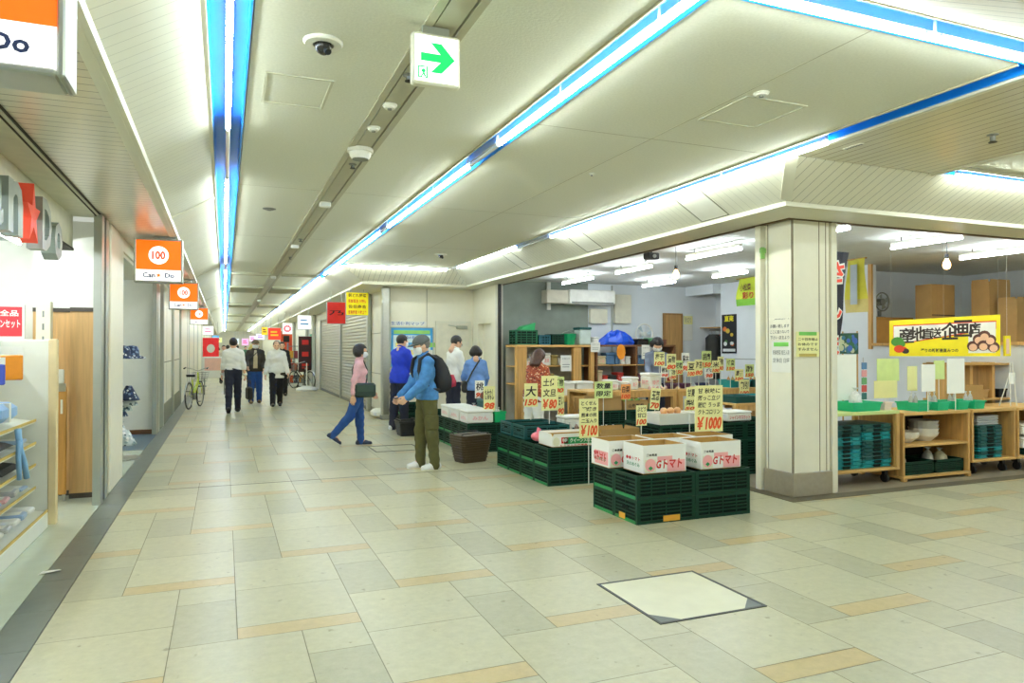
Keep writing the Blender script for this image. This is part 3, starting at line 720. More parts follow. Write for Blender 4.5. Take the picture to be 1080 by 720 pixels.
RW = mat('rack_white',(226,228,216),rough=.4,var=.02)
t = thing('shelf_rack','white gondola rack with sloping shelves at the left edge','shelf rack',(0,0,0))
MB().bbox(-1.72,7.03,.06,-1.36,7.07,1.58,.008).build('end_panel', [RW], t)
MB().bbox(-1.375,7.02,.02,-1.31,7.085,1.585,.008).build('edge_post', [mat('pale_wood_edge',(224,204,158),rough=.5)], t)
MB().box(-1.76,4.4,.06,-1.72,7.03,1.58).build('back_panel', [RW], t)
MB().bbox(-1.74,4.4,.0,-1.37,7.03,.13,.006).build('base', [RW], t)
GOLD = mat('price_rail',(206,178,92),rough=.5)
for i, z in enumerate((.16,.36,.55,.73,.92)):
    dx = -1.375 if i == 0 else -1.46
    sh = MB().prism([(-1.72,z+.03),(dx,z-.02),(dx,z-.035),(-1.72,z+.01)],'Y',4.4,7.0).build('shelf', [RW], t)
    MB().box(dx,4.4,z-.022,dx+.008,7.0,z-.002).build('price_strip', [GOLD], sh)
rnd = random.Random(5)
gcols = [(('blue',(150,176,206))),(('grey',(176,178,176))),(('white',(226,226,220))),(('pink',(226,176,176))),(('black',(30,30,34)))]
def packet(x,y,z,w,d,h,rgb,label,group,name='packet',rot=0.0):
    b = MB(); b.bbox(-w/2,-d/2,0,w/2,d/2,h,.01,0); b.box(-w*.35,-d*.35,h,w*.35,d*.35,h+.002,1)
    o = b.build(name,[mat('pack_%d_%d_%d'%rgb,rgb,rough=.3),WHITE],loc=(x,y,z),rotz=rot); tag(o,label,'packaged goods',group)
k = 0
for i, (z, n) in enumerate(((.185,8),(.375,7),(.565,7),(.745,6),(.935,4))):
    for j in range(n):
        nm, c = gcols[(i*3+j*2+rnd.randint(0,1)) % 4]
        yj = 5.2+j*(1.7/n)
        if (i==2 and 5.9<yj<6.75) or (i==3 and 5.6<yj<6.5) or (i==4 and yj>5.9): continue
        packet(-1.56+(.04 if i==0 else 0), 5.2+j*(1.7/n), z+.013, .22, 1.2/n, .025+.02*rnd.random(), c,
               'flat packet lying on the %s of the white rack' % ['lowest shelf','second lowest shelf','middle shelf','fourth shelf','top shelf'][i], 'packets on the %s rack shelf' % ORD[i], rot=rnd.uniform(-.1,.1))
for y, z, lb in ((6.35,.59,'dark fabric pouch on the middle rack shelf'),(6.1,.78,'dark fabric pouch higher on the white rack')):
    m = MB(); m.loft([[(-1.66+.02*k,y-.35+.1*k,z+.005),(-1.46-.01*k,y-.3+.1*k,z-.0),(-1.46-.01*k,y+.25-.05*k,z+.0),(-1.66+.02*k,y+.3-.05*k,z+.005)] if k<1 else [(-1.64,y-.25,z+.05*k),(-1.5,y-.22,z+.03*k),(-1.5,y+.18,z+.03*k),(-1.64,y+.2,z+.05*k)] for k in range(2)])
    tag(m.build('fabric_pouch',[BLACK]),lb,'pouch')
# things hanging at the top of the rack
def hangpack(p, w, h, rgb, label, nm='hanging_packet', fill=None):
    t = thing(nm, label, 'packaged goods', (p.x,p.y,p.z))
    MB().bbox(-w/2,-.012,-h,w/2,.012,-h*.25,.008).build('bag', [mat('hp_%d_%d_%d'%rgb,rgb,rough=.25)], t)
    MB().box(-w/2,-.003,-h*.26,w/2,.003,0).build('header_card', [WHITE], t)
    MB().cyl((-.17,.006,-.012),(0,.006,-.012),.004,n=6).build('hook', [STEEL], t)
hangpack(Vector((-1.53,6.55,1.52)),.16,.26,(240,150,40),'packet of orange beads hanging on the white rack')
hangpack(Vector((-1.53,6.15,1.44)),.12,.2,(70,90,190),'small blue packet hanging on the white rack')
hangpack(Vector((-1.53,5.85,1.34)),.14,.28,(232,176,200),'pink packet hanging on the white rack')
t = thing('blue_bundle','pale blue wrapped bundle on the upper rack shelf','packaged goods',(-1.58,6.35,.955))
MB().bbox(-.1,-.28,0,.1,.22,.14,.04).build('bundle',[mat('baby_blue',(140,180,224),rough=.4)],t); MB().box(-.102,-.05,-.001,.102,.0,.142).build('band',[WHITE],t)
m = MB(); m.tube([(-1.425,6.3,.90),(-1.42,6.35,.75),(-1.425,6.5,.62),(-1.42,6.55,.50)],.022,n=8); m.tube([(-1.425,6.34,.90),(-1.42,6.3,.7),(-1.425,6.36,.52)],.018,n=8)
tag(m.build('ribbon_bow',[mat('ribbon_blue',(130,180,226),rough=.4)],smooth=True),'light blue ribbon trailing over the rack shelves','ribbon')
# red promotion poster on its stand behind the rack
t = thing('promotion_board','red and white promotion poster standing behind the rack','poster',(-1.90,8.0,0))
MB().box(-.26,0,1.45,.14,.02,1.92,0).box(-.24,-.002,1.62,.12,0,1.90,1).text('店内全品',(-.06,-.003,1.84),XU,ZU,.3,.06,0,bold=.02).text('クランテンセット',(-.06,-.003,1.74),XU,ZU,.33,.08,0,bold=.02).box(-.22,-.002,1.5,-.14,0,1.58,2).box(-.12,-.002,1.5,-.04,0,1.58,3).box(-.02,-.002,1.5,.06,0,1.58,4).build('poster',[WHITE,mat('poster_red',(226,50,60)),mat('poster_blue',(60,120,200)),GRTXT,GREY],t)
MB().box(-.08,.02,0,-.04,.05,1.7).box(-.25,-.1,0,.13,.15,.03).build('stand',[GREY],t)
t = thing('display_column','cream slotted shelving column beside the promotion poster','shelving upright',(-1.58,7.9,0))
MB().bbox(-.06,-.05,0,.06,.05,1.95,.006).build('column',[mat('cream_post',(232,226,196),rough=.4)],t)
s = MB(); [s.box(-.008,-.052,1.2+.12*k,.008,-.05,1.26+.12*k) for k in range(6)]; s.build('slot',[GREY],t)
# leaning oak door panel with white latch plate
t = thing('sliding_door_panel','narrow oak door leaf with white latch plate at the store corner','door leaf',(-1.50,8.22,0),0)
MB().bbox(-.065,-.02,.06,.05,.02,1.12,.006).build('board',[wood_mat('honey_oak',(206,150,76),'Z')],t); MB().bbox(-.03,-.035,1.16,.03,-.005,1.30,.008).build('latch_plate',[WHITE],t)
MB().box(-.045,-.026,1.08,.045,-.02,1.16).build('hinge',[STEEL],t)
MB().box(.0,-.023,.86,.02,-.02,1.0).build('sticker',[WHITE],t)
MB().cyl((-.03,0,.0),(-.03,0,.06),.015,n=8).cyl((.03,0,0),(.03,0,.06),.015,n=8).build('pivot',[STEEL],t)
# paper scrap
p = on_z(52,604,0); o = MB().add([(0,0,.002),(.13,.03,.012),(.11,.075,.006),(.02,.05,.01),(0,0,.0),(.13,.03,.010),(.11,.075,.004),(.02,.05,.008)],[(0,1,2,3),(7,6,5,4),(0,4,5,1),(1,5,6,2),(2,6,7,3),(3,7,4,0)]).build('paper_scrap',[WHITE],loc=(p.x-.06,p.y-.03,.001)); tag(o,'torn white paper scrap lying on the dark floor strip','paper scrap')
# hats and umbrellas display in the next shop
p = on_z(138,462,0)
t = thing('hat_stand','rotating stand of patterned navy hats and scarves in the second shop','display stand',(-1.31,11.0,0))
NP = spot_mat('navy_print',(44,56,84),[(120,140,160),(220,224,224),(60,80,120),(30,40,66)],scale=26); WP = spot_mat('pale_print',(196,206,206),[(90,120,130),(240,240,236),(60,80,90),(150,170,170)],scale=22)
MB().cyl((0,0,.03),(0,0,1.62),.016,n=10).lathe([(.24,0),(.24,.02),(.03,.04)],n=18).build('pole',[STEEL],t)
for k in range(4):
    a = .3+k*1.57; h = MB().lathe([(.01,.13),(.07,.12),(.095,.06),(.1,.0),(.17,-.035),(.18,-.05),(.1,-.01)],n=18,c=(.13*math.cos(a),.13*math.sin(a),1.42)); h.build('hat',[NP],t,smooth=True)
for k in range(9):
    a = k*.7; z = 1.0-.075*k; s = MB(); R=[]
    for q in range(6):
        R.append([(.10*math.cos(a)+(.05+.03*q)*math.cos(a+1.1*i)*.7,.10*math.sin(a)+(.05+.03*q)*math.sin(a+1.1*i)*.7,z-.04*q) for i in range(6)])
    s.loft(R); s.build('scarf',[WP if k%3 else NP],t,smooth=True)

# ------------------------------------------------------------------ shutter, posts, poster and door on the right of the passage
t = thing('roller_shutter','closed grey roller shutter behind the walking woman','roller shutter',(3.36,0,0))
R = []
z = .06
prof = []
while z < 2.58: prof += [(0,z),(-.018,z+.02),(-.022,z+.045),(-.018,z+.07),(0,z+.085)]; z += .09
m = MB()
for i in range(len(prof)-1):
    (x0,z0),(x1,z1) = prof[i],prof[i+1]; m.quad((x0,17.5,z0),(x0,27.1,z0),(x1,27.1,z1),(x1,17.5,z1))
m.build('slat_curtain',[mat('shutter_grey',(176,172,152),rough=.4,metal=.3)],t)
MB().box(-.03,17.5,0,.0,27.1,.06).build('bottom_rail',[GREY],t)
for y in (17.42,22.2,27.1): MB().box(-.07,y,0,.02,y+.09,2.6).build('guide_post',[ALU],t)
MB().box(-.08,17.4,2.56,.02,27.2,2.70).build('housing',[SOFF],t)
t = thing('steel_corner_post','shiny steel corner column between shutter wall and white wall','column',(3.19,15.10,0))
MB().bbox(-.09,-.09,.0,.09,.08,2.83,.03).build('shaft',[STEEL],t); MB().bbox(-.10,-.10,0,.10,.09,.1,.01).build('foot_plate',[GREY],t)
m = MB().bbox(-.05,-.09,0,.05,.09,2.83,.02); o = m.build('shutter_post',[ALU],loc=(3.24,17.25,0)); tag(o,'plain metal post at the near end of the shutter','post')
for Y,lb in ((28.5,'metal mullion just beyond the shutter'),(31,'second metal mullion beyond the shutter'),(37,'far metal mullion on the right of the passage')):
    o = MB().bbox(-.06,-.1,0,.06,.1,2.83,.02).build('shopfront_post',[ALU],loc=(3.22,Y,0)); tag(o,lb,'post')
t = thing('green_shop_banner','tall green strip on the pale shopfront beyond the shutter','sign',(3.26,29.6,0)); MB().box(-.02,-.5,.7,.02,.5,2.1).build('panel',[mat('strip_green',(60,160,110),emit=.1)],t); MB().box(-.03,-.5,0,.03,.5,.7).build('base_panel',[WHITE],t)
# notice board with blue border
a = on_y(412,384,WY); b = on_y(456,346,WY); y = WY-.03
t = thing('notice_board','blue bordered notice board on the far white wall','notice board',(0,0,0))
w = b.x-a.x; h = b.z-a.z; zz0 = 1.12; 
m = MB().box(a.x,y,zz0,b.x,y+.028,b.z,0); m.box(a.x+.05,y-.002,zz0+.05,b.x-.05,y,b.z-.16,1); m.box(a.x+.06,y-.002,b.z-.13,b.x-.06,y,b.z-.05,3)
m.text('日生協の取扱商品',((a.x+b.x)/2,y-.004,b.z-.21),XU,ZU,w*.62,.07,4,bold=.02)
for i in range(3):
    for j in range(4): m.box(a.x+.1+.24*j,y-.004,zz0+.1+.16*i,a.x+.26+.24*j,y-.002,zz0+.2+.16*i,[2,3,5,0][(i+j)%4])
m.build('sheet',[mat('notice_blue',(60,160,222)),mat('notice_pale',(214,236,240)),WHITE,mat('notice_green',(150,210,110)),mat('notice_ink',(40,90,170)),mat('notice_yellow',(240,220,120))],t)
fr = MB(); b4=.02
for q in ((a.x-b4,zz0-b4,b.x+b4,zz0),(a.x-b4,b.z,b.x+b4,b.z+b4),(a.x-b4,zz0,a.x,b.z),(b.x,zz0,b.x+b4,b.z)): fr.box(q[0],y-.01,q[1],q[2],y+.028,q[3])
fr.build('frame',[ALU],t)
c = on_y(430,341,WY); o = MB().box(c.x-.42,WY-.008,c.z-.05,c.x+.42,WY-.001,c.z+.05,0).text('生活便利マップ',(c.x,WY-.01,c.z),XU,ZU,.74,.075,1,bold=.01).build('title_strip',[WHITE,mat('notice_ink',(40,90,170))]); tag(o,'white strip with blue lettering above the notice board','sign')
# beige service door with closer
x0, x1 = 4.37, 5.10
t = thing('service_door','plain beige service door with closer in the far white wall','door',(x0,WY,0))
MB().box(0,-.02,0,x1-x0,-.002,2.07).build('leaf',[mat('door_beige',(222,218,198),rough=.45)],t)
m = MB().box(-.05,-.03,0,0,-.001,2.12).box(x1-x0,-.03,0,x1-x0+.05,-.001,2.12).box(0,-.03,2.07,x1-x0,-.001,2.12); m.build('frame',[SOFF],t)
MB().bbox(.42,-.07,1.95,.68,-.02,2.02,.01).cyl((.47,-.08,1.985),(.22,-.10,2.03),.008,n=6).build('door_closer',[ALU],t); MB().cyl((.08,-.06,1.0),(.2,-.06,1.0),.011,n=8).cyl((.08,-.06,1.0),(.08,-.02,1.0),.011,n=8).build('handle',[STEEL],t)
o = MB().box(5.193,14.2,1.2,5.199,14.4,2.0,0).build('notice_strip',[WHITE]); 
bpy.data.objects.remove(o)
# narrow poster on the white panel between post and notice board
a = on_x(398,347,3.3); o = MB().box(3.285,15.75,1.3,3.294,16.05,1.95,0).box(3.283,15.78,1.75,3.285,16.02,1.92,1).box(3.283,15.78,1.35,3.285,16.02,1.5,2).text('出店',(3.282,15.9,1.62),Vector((0,-1,0)),ZU,.2,.12,3).build('wall_poster',[WHITE,mat('poster_orange',(240,170,120)),mat('poster_red',(226,50,60)),REDTXT]); tag(o,'narrow pale poster with orange patches on the panel by the post','poster')
m = MB().lathe([(.001,.0),(.36,.0),(.38,.05),(.30,.13),(.08,.18),(.001,.18)],n=20,c=(2.75,26.5,0)); m.cyl((2.75,26.5,.17),(2.75,26.5,1.0),.02,n=8); o = m.build('sign_base',[WHITE]); tag(o,'round white water filled stand base on the passage floor','stand base')
o = MB().bbox(-.15,-.25,0,.15,.25,.19,.06).build('white_bundle',[WHITE],loc=(3.15,15.6,0)); tag(o,'white plastic bundle on the floor behind the walking woman','bundle')
# ------------------------------------------------------------------ shop: crates
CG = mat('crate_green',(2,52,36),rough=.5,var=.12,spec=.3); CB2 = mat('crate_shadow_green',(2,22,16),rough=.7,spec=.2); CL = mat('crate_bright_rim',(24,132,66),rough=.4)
TEAL = mat('tray_teal',(10,140,146),rough=.4); TEALD = mat('tray_dark_teal',(8,78,76),rough=.45); TRG = mat('tray_green',(18,180,128),rough=.4)
def crate_geo(w, d, h, inset=.008):
    b = MB(); x, y = w/2, d/2
    def ringbox(z0, z1, o, m, ms=None):
        t = .012
        b.box(-x+o,-y+o,z0,x-o,-y+o+t,z1,m); b.box(-x+o,y-o-t,z0,x-o,y-o,z1,m)
        b.box(-x+o,-y+o+t,z0,-x+o+t,y-o-t,z1,m if ms is None else ms); b.box(x-o-t,-y+o+t,z0,x-o,y-o-t,z1,m if ms is None else ms)
    ringbox(.0,.028,0,0,2); ringbox(h-.03,h-.001,0,0)
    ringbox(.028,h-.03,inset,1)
    n = 5
    for k in range(1,n):
        z = .028+(h-.058)*k/n; ringbox(z-.006,z+.006,.002,0)
    for sx in (-1,1):
        for sy in (-1,1): b.box(sx*x,sy*y,0,sx*(x-.035),sy*(y-.002),h-.002,0); b.box(sx*x,sy*y,0,sx*(x-.002),sy*(y-.03),h-.002,0)
    for k in range(1,4):
        xx = -x+w*k/4
        for sy in (-1,1): b.box(xx-.004,sy*(y-.0015),.02,xx+.004,sy*(y-.012),h-.02,0)
    for k in range(1,2):
        yy = -y+d*k/2
        for sx in (-1,1): b.box(sx*(x-.0015),yy-.004,.02,sx*(x-.012),yy+.004,h-.02,0)
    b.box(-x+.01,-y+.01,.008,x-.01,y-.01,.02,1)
    for sx in (-1,1): b.box(sx*(x+.0005),-.05,h*.52,sx*(x-.012),.05,h*.66,1)
    return b
CH = .21
_cr = {}
def crate(x, y, z, label, group=None, w=.598, d=.385, h=CH-.001, mats=None, rot=0, card=None, nm='plastic_crate'):
    k = (w,d,h,tuple(m.name for m in mats) if mats else None)
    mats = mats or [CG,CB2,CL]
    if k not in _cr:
        o = crate_geo(w,d,h).build(nm, mats); _cr[k] = o
    else:
        o = _cr[k].copy(); COL.objects.link(o); o.name = nm
        for q in ('group',):
            if q in o: del o[q]
    o.location = (x,y,z); o.rotation_euler = (0,0,rot); tag(o,label,'crate',group)
    if card:
        for (fx, cx, cw, cz) in card:
            c = MB()
            if fx == 'Y': c.box(cx-cw/2,-d/2-.003,cz,cx+cw/2,-d/2-.0002,cz+.05)
            else: c.box(-w/2-.003,cx-cw/2,cz,-w/2-.0002,cx+cw/2,cz+.05)
            c.build('label_card',[mat('label_orange',(222,160,50))],o)
    return o
colw = ['left','right']; lvl = ['lower','upper']
for ix in range(2):
    for iy in range(2):
        for iz in range(2):
            card = None
            if iz == 0 and iy == 0 and ix == 0: card = [('Y',.05,.17,.01),('X',.05,.10,.012)]
            crate(3.26+.30+.602*ix, 5.225+.193+.388*iy, CH*iz, '%s green crate of the front display, %s column, %s row' % (lvl[iz], colw[ix], ['nearest','rear'][iy]), 'crates under the tomato boxes', card=card)
for ix in range(2):
    for iy in range(4):
        for iz in range(2):
            crate(3.28+.30+.602*ix, 7.06+.193+.392*iy, CH*iz, '%s green crate under the melon box display, %s column, %s from the front' % (lvl[iz], colw[ix], ORD[iy]), 'crates under the melon box display')
for iy in range(7):
    for iz in range(2):
        crate(3.25+.30, 9.75+.193+.392*iy, CH*iz, '%s green crate behind the shopping baskets, %s in its row' % (lvl[iz], ORD[iy]), 'crates behind the shopping baskets')
for iz in range(2): crate(3.55, 14.15, CH*iz, '%s green crate standing alone by the far white wall' % lvl[iz], 'crates by the far white wall')
for ix in range(3):
    for iy in range(2):
        for iz in range(3):
            crate(4.58+.30+.602*ix, 6.85+.193+.392*iy, CH*iz, '%s dark crate of the block behind the price board, %s column, %s row' % (['lowest','middle','top'][iz], ORD[ix], ['front','rear'][iy]), 'crate block behind the price board')
tealm = [TEALD, CB2, TEALD]
crate(3.62,8.0,.421,'teal crate on the rear of the melon box display','upper teal crates',mats=tealm,h=.16)
crate(3.62,8.42,.421,'second teal crate on the rear of the melon box display','upper teal crates',mats=tealm,h=.16)

# cardboard boxes -------------------------------------------------------------
KR = mat('kraft_inside',(176,138,70),rough=.8); WBX = mat('white_carton',(238,238,230),rough=.55,var=.02); KRO = mat('kraft_carton',(172,136,82),rough=.8,var=.05)
PINKB = mat('carton_pink',(240,170,168),var=.03); CREAMP = mat('carton_pattern',(228,226,196),var=.03)
def carton(x, y, z, w, d, h, label, group=None, art=None, outer=None, rot=0.0, flaps=True, fold=.07, nm='cardboard_box'):
    t = thing(nm, label, 'cardboard box', (x,y,z), rot, group)
    b = MB(); k = .005; X, Y = w/2, d/2
    b.box(-X,-Y,0,X,Y,.006,1)
    for q in ((-X,-Y,X,-Y+k),(-X,Y-k,X,Y),(-X,-Y+k,-X+k,Y-k),(X-k,-Y+k,X,Y-k)): b.box(q[0],q[1],.004,q[2],q[3],h,0)
    for q in ((-X+k,-Y+k,X-k,-Y+k+.001),(-X+k,Y-k-.001,X-k,Y-k),(-X+k,-Y+k,-X+k+.001,Y-k),(X-k-.001,-Y+k,X-k,Y-k)): b.box(q[0],q[1],.006,q[2],q[3],h-.001,1)
    b.box(-X+k,-Y+k,.006,X-k,Y-k,h*.72,1)
    b.build('body', [outer or WBX, KR], t)
    if art:
        a = MB(); art(a, X, Y, h*.8 if (not flaps and h>.22) else h); a.build('print', [REDTXT,BLACKTXT,PINKB,GRTXT,CREAMP,WHITE,ORTXT], t)
    if flaps:
        for s in (-1,1):
            f = MB(); f.loft([[(-X+.01,s*Y,h),(-X+.01,s*(Y-.004),h),(-X+.02,s*(Y+.006)-.004*s,h+fold),(-X+.02,s*(Y+.010)-.004*s,h+fold)],[(X-.01,s*Y,h),(X-.01,s*(Y-.004),h),(X-.02,s*(Y+.006)-.004*s,h+fold),(X-.02,s*(Y+.010)-.004*s,h+fold)]])
            f.build('flap', [outer or WBX], t)
            f = MB(); f.loft([[(s*X,-Y+.01,h),(s*(X-.004),-Y+.01,h),(s*(X+.002),-Y+.02,h+fold),(s*(X+.006),-Y+.02,h+fold)],[(s*X,Y-.01,h),(s*(X-.004),Y-.01,h),(s*(X+.002),Y-.02,h+fold),(s*(X+.006),Y-.02,h+fold)]])
            f.build('flap', [outer or WBX], t)
    return t
def tomato_art(a, X, Y, h):
    f = -Y-.0015
    a.box(-X*.92,f+.0006,h*.05,-X*.42,f+.0012,h*.62,4); a.box(-X*.35,f+.0006,h*.55,X*.35,f+.0012,h*.74,2); a.box(X*.1,f+.0006,h*.05,X*.95,f+.0012,h*.55,2)
    a.prism([(-X*.67+.055*math.cos(k*PI/10),h*.38+.055*math.sin(k*PI/10)) for k in range(20)],'Y',f,f+.0006,2)
    a.prism([(-X*.67,h*.14),(-X*.56,h*.24),(-X*.67,h*.34),(-X*.78,h*.24)],'Y',f-.0004,f,3)
    a.text('Gトマト',(X*.2,f-.0002,h*.40),XU,ZU,X*1.22,h*.42,0,bold=.035,shear=.15)
    a.text('熊本県産',(-X*.62,f-.0002,h*.82),XU,ZU,X*.5,h*.12,1,bold=.03)
    u = Vector((0,-1,0)); g = -X-.0015
    a.text('●●トマト',(g,0,h*.6),u,ZU,Y*1.4,h*.16,0,bold=.02); a.text('天のめぐみ',(g,0,h*.34),u,ZU,Y*1.3,h*.18,3,bold=.02)
def tomato_side(a, X, Y, h):
    tomato_art(a, X, Y, h)
    u = Vector((0,-1,0)); g = -X-.002
    a.box(g+.0012,-Y*.9,h*.1,g+.0016,Y*.6,h*.72,2); a.text('Gトマト',(g,0,h*.42),u,ZU,Y*1.4,h*.36,0,bold=.035)
zt = CH*2
carton(3.57,5.43,zt+.001,.44,.33,.245,'white tomato carton with red lettering at the near corner, front centre','white tomato cartons',tomato_art,flaps=False)
carton(4.17,5.43,zt+.001,.44,.33,.245,'white tomato carton with red lettering, right one of the front display','white tomato cartons',tomato_art,flaps=False)
carton(3.45,5.81,zt+.001,.44,.33,.245,'white tomato carton turned sideways at the left rear of the front display','white tomato cartons',tomato_side,flaps=False)
carton(3.93,5.81,zt+.001,.44,.33,.245,'open white carton at the centre rear of the front display','white tomato cartons',tomato_art,flaps=False)
carton(4.40,5.81,zt+.001,.42,.33,.245,'open white carton at the right rear of the front display','white tomato cartons',tomato_art,flaps=False)
def melon_art(a, X, Y, h):
    f = -Y-.0015
    a.box(-X*.05-.12,f+.0006,h*.25,X*.92,f+.0012,h*.9,3); a.text('クイーンメロン',(X*.3,f,h*.58),XU,ZU,X*1.05,h*.42,5,bold=.03); a.box(-X*.6,f+.0006,h*.32,-X*.3,f+.0012,h*.9,0)
    a.text('特',(-X*.45,f,h*.6),XU,ZU,X*.22,h*.4,5,bold=.03); a.text('とくせん北海道産',(-X*.05,f,h*.14),XU,ZU,X*1.2,h*.15,0,bold=.03)
    a.prism([(-X*.82+.04*math.cos(k*PI/8),h*.5+.05*math.sin(k*PI/8)) for k in range(16)],'Y',f,f+.0006,4)
carton(3.62,7.26,zt+.001,.56,.36,.115,'shallow white carton with green lettering panel on the second display','melon cartons',melon_art,fold=.03)
carton(4.20,7.26,zt+.001,.52,.36,.12,'kraft carton beside the green lettered carton',None,None,outer=KRO,fold=.05)

# white lidded boxes on the row behind the baskets
def stencil(txt, k=2):
    def f(a, X, Y, h): a.text(txt,(0,-Y-.0015,h*.5),XU,ZU,X*1.2,h*.42,k,bold=.02); a.text(txt,(-X-.0015,0,h*.5),Vector((0,-1,0)),ZU,Y*1.3,h*.42,k,bold=.02)
    return f
def closed_box(x,y,z,w,d,h,label,group=None,art=None,m=None,nm='styrofoam_box',rot=0):
    t = thing(nm,label,'box',(x,y,z),rot,group)
    MB().bbox(-w/2,-d/2,0,w/2,d/2,h*.78,.012).build('body',[m or WHITE],t); MB().bbox(-w/2-.008,-d/2-.008,h*.78,w/2+.008,d/2+.008,h,.014).build('lid',[m or WHITE],t)
    if art: a = MB(); art(a,w/2,d/2,h*.78); a.build('print',[REDTXT,BLACKTXT,PINKB,GRTXT,CREAMP,WHITE,ORTXT],t)
    return t
closed_box(4.30,8.50,zt+.001,.34,.26,.2,'plain white box at the rear of the second display',None,None)
closed_box(3.46,9.96,zt+.001,.40,.36,.19,'white styrofoam box at the near end of the row behind the baskets','white styrofoam boxes',stencil('みかん'))
closed_box(3.46,10.42,zt+.001,.40,.42,.19,'white styrofoam box second along the row behind the baskets','white styrofoam boxes',stencil('みかん'))
closed_box(3.46,10.92,zt+.001,.40,.42,.19,'white styrofoam box third along the row behind the baskets','white styrofoam boxes',stencil('みかん'))
MESHG=mat('mesh_basket_green',(20,170,96),rough=.4)

# shopping baskets --------------------------------------------------------------
def basket(m, label, loc, n=1, rot=0.0, name='shopping_basket', handle=True, group=None):
    t = thing(name,label,'shopping basket',loc,rot,group)
    def ring(w,d,z,k=4): 
        r=.04; pts=[]
        for cx,cy,a0 in ((w/2-r,d/2-r,0),(-w/2+r,d/2-r,PI/2),(-w/2+r,-d/2+r,PI),(w/2-r,-d/2+r,1.5*PI)):
            for i in range(k): a=a0+PI/2*i/(k-1); pts.append((cx+r*math.cos(a),cy+r*math.sin(a),z))
        return pts
    b = MB(); b.loft([ring(.36,.26,0),ring(.37,.27,.02),ring(.44,.33,.23),ring(.46,.35,.235),ring(.46,.35,.26),ring(.43,.32,.26),ring(.35,.25,.03)],0)
    for k in range(5):
        z=.06+.035*k; s=(z-.02)/.21; w,d=.372+.07*s,.272+.06*s
        b.tube(ring(w+.006,d+.006,z),.006,n=6,closed=True)
    for k in range(1,n):
        z = .26+.035*k; b.loft([ring(.455,.345,z-.034),ring(.46,.35,z-.02),ring(.46,.35,z),ring(.44,.33,z)],0)
        b.tube(ring(.466,.356,z-.008),.006,n=6,closed=True)
    b.build('body',[m],t)
    if handle:
        zt_ = .26+.035*(n-1)
        for s in (-1,1): MB().tube([(-.2,s*.10,zt_),(-.2,s*.14,zt_+.02),(0,s*.15,zt_+.028),(.2,s*.14,zt_+.02),(.2,s*.10,zt_)],.008,n=6).build('handle',[BLACK],t)
    return t
basket(mat('basket_brown',(74,58,36),rough=.45,var=.1),'stack of brown shopping baskets on the floor beside the green crates',(3.06,9.05,0),n=4,rot=.25)
basket(BLACK,'black shopping basket on the floor behind the capped man',(2.95,12.2,0),n=1,rot=PI/2)

# price cards -------------------------------------------------------------------
YC = mat('card_yellow',(242,238,168),rough=.6,var=.03); WC = mat('card_white',(250,250,242),rough=.6,var=.02); GC = mat('card_lime',(214,230,150),rough=.6); OC = mat('card_orange_strip',(238,160,90),rough=.6)
RINK = mat('marker_orange_red',(232,92,44),var=.03); BINK = mat('marker_black',(40,36,34),var=.03)
def price_card(x, Y, z0, w, h, lines, label, group=None, paper=YC, foot=0.0, tilt=0.0, price=None, stick=True, yaw=0.0, nm='price_card'):
    t = thing(nm,label,'price card',(x,Y,foot),yaw,group)
    z0 -= foot
    b = MB(); q = Matrix.Translation((0,0,z0+h/2)) @ Matrix.Rotation(tilt,4,'Y'); b.xf = q
    b.box(-w/2,-.003,-h/2,w/2,.003,h/2,0)
    n = len(lines); top = h/2-.04*h; bot = -h/2+(.36*h if price else .05*h)
    for i,l in enumerate(lines):
        zc = top-(top-bot)*(i+.5)/n; b.text(l,(0,-.0045,zc),XU,ZU,w*.8,(top-bot)/n*.74,1,bold=.02,shear=.1)
    if price:
        b.text(price,(0,-.0045,-h/2+.19*h),XU,ZU,w*.9,h*.28,2,bold=.05,shear=.2)
    b.build('card',[paper,BINK,RINK],t)
    if stick: MB().cyl((0,.006,0),(0,.006,z0+h*.8),.005,n=6).build('stick',[WHITE],t)
    return t
def card_px(x0,y0,x1,y1,Y,lines,label,price=None,foot=0.0,**k):
    a = on_y(x0,y1,Y); b = on_y(x1,y0,Y)
    return price_card((a.x+b.x)/2,Y,a.z,b.x-a.x,b.z-a.z,lines,label,price=price,foot=foot,**k)
card_px(733,406,762,456,6.02,['甘 秋味に','燃っこ立ジ','肥後 うっま','クトコロリン'],'large yellow price board reading 1000 yen above the front cartons',price='￥1000',foot=.0)
card_px(611,420,631,462,7.0,['とくせん','網焼き','熊本の桃','二玉入り'],'tall yellow price card left of the front cartons',price='￥100',foot=0)
card_px(571,396,588,433,7.95,['土佐','文旦'],'yellow price card standing left on the second display',price='￥80',foot=zt+.162)
card_px(553,404,567,429,8.5,['大'],'yellow price card before the woman in the orange blouse',price='150',foot=zt+.161)
card_px(584,397,595,415,9.6,['新物'],'small green edged card behind the second display',paper=GC,foot=0,price='80')
card_px(588,414,595,438,8.2,['甘い'],'slim price card half hidden beside the second display card',price='90',foot=zt)
card_px(501,401,511,420,10.6,['桃'],'white price card nearest the person with the shoulder strap',price='98',paper=WC,foot=zt+.20)
card_px(510,407,522,433,9.9,['たねなし'],'yellow price card above the styrofoam boxes',price='98',foot=zt+.192)
card_px(527,425,539,436,8.5,['お買得'],'small yellow card clipped on the teal crate',paper=YC,foot=zt+.161,stick=False) if False else None
card_px(627,402,646,420,8.78,['数量','限定'],'square lime card on the kraft carton behind the displays',paper=GC,foot=.0)
card_px(655,405,665,421,8.79,['白菜'],'orange price card among the greens',price='100',paper=OC,foot=.0)
card_px(671,427,682,449,6.82,['ぶどう','甘口'],'yellow price card beside the plate of dried goods',price='100',foot=0)
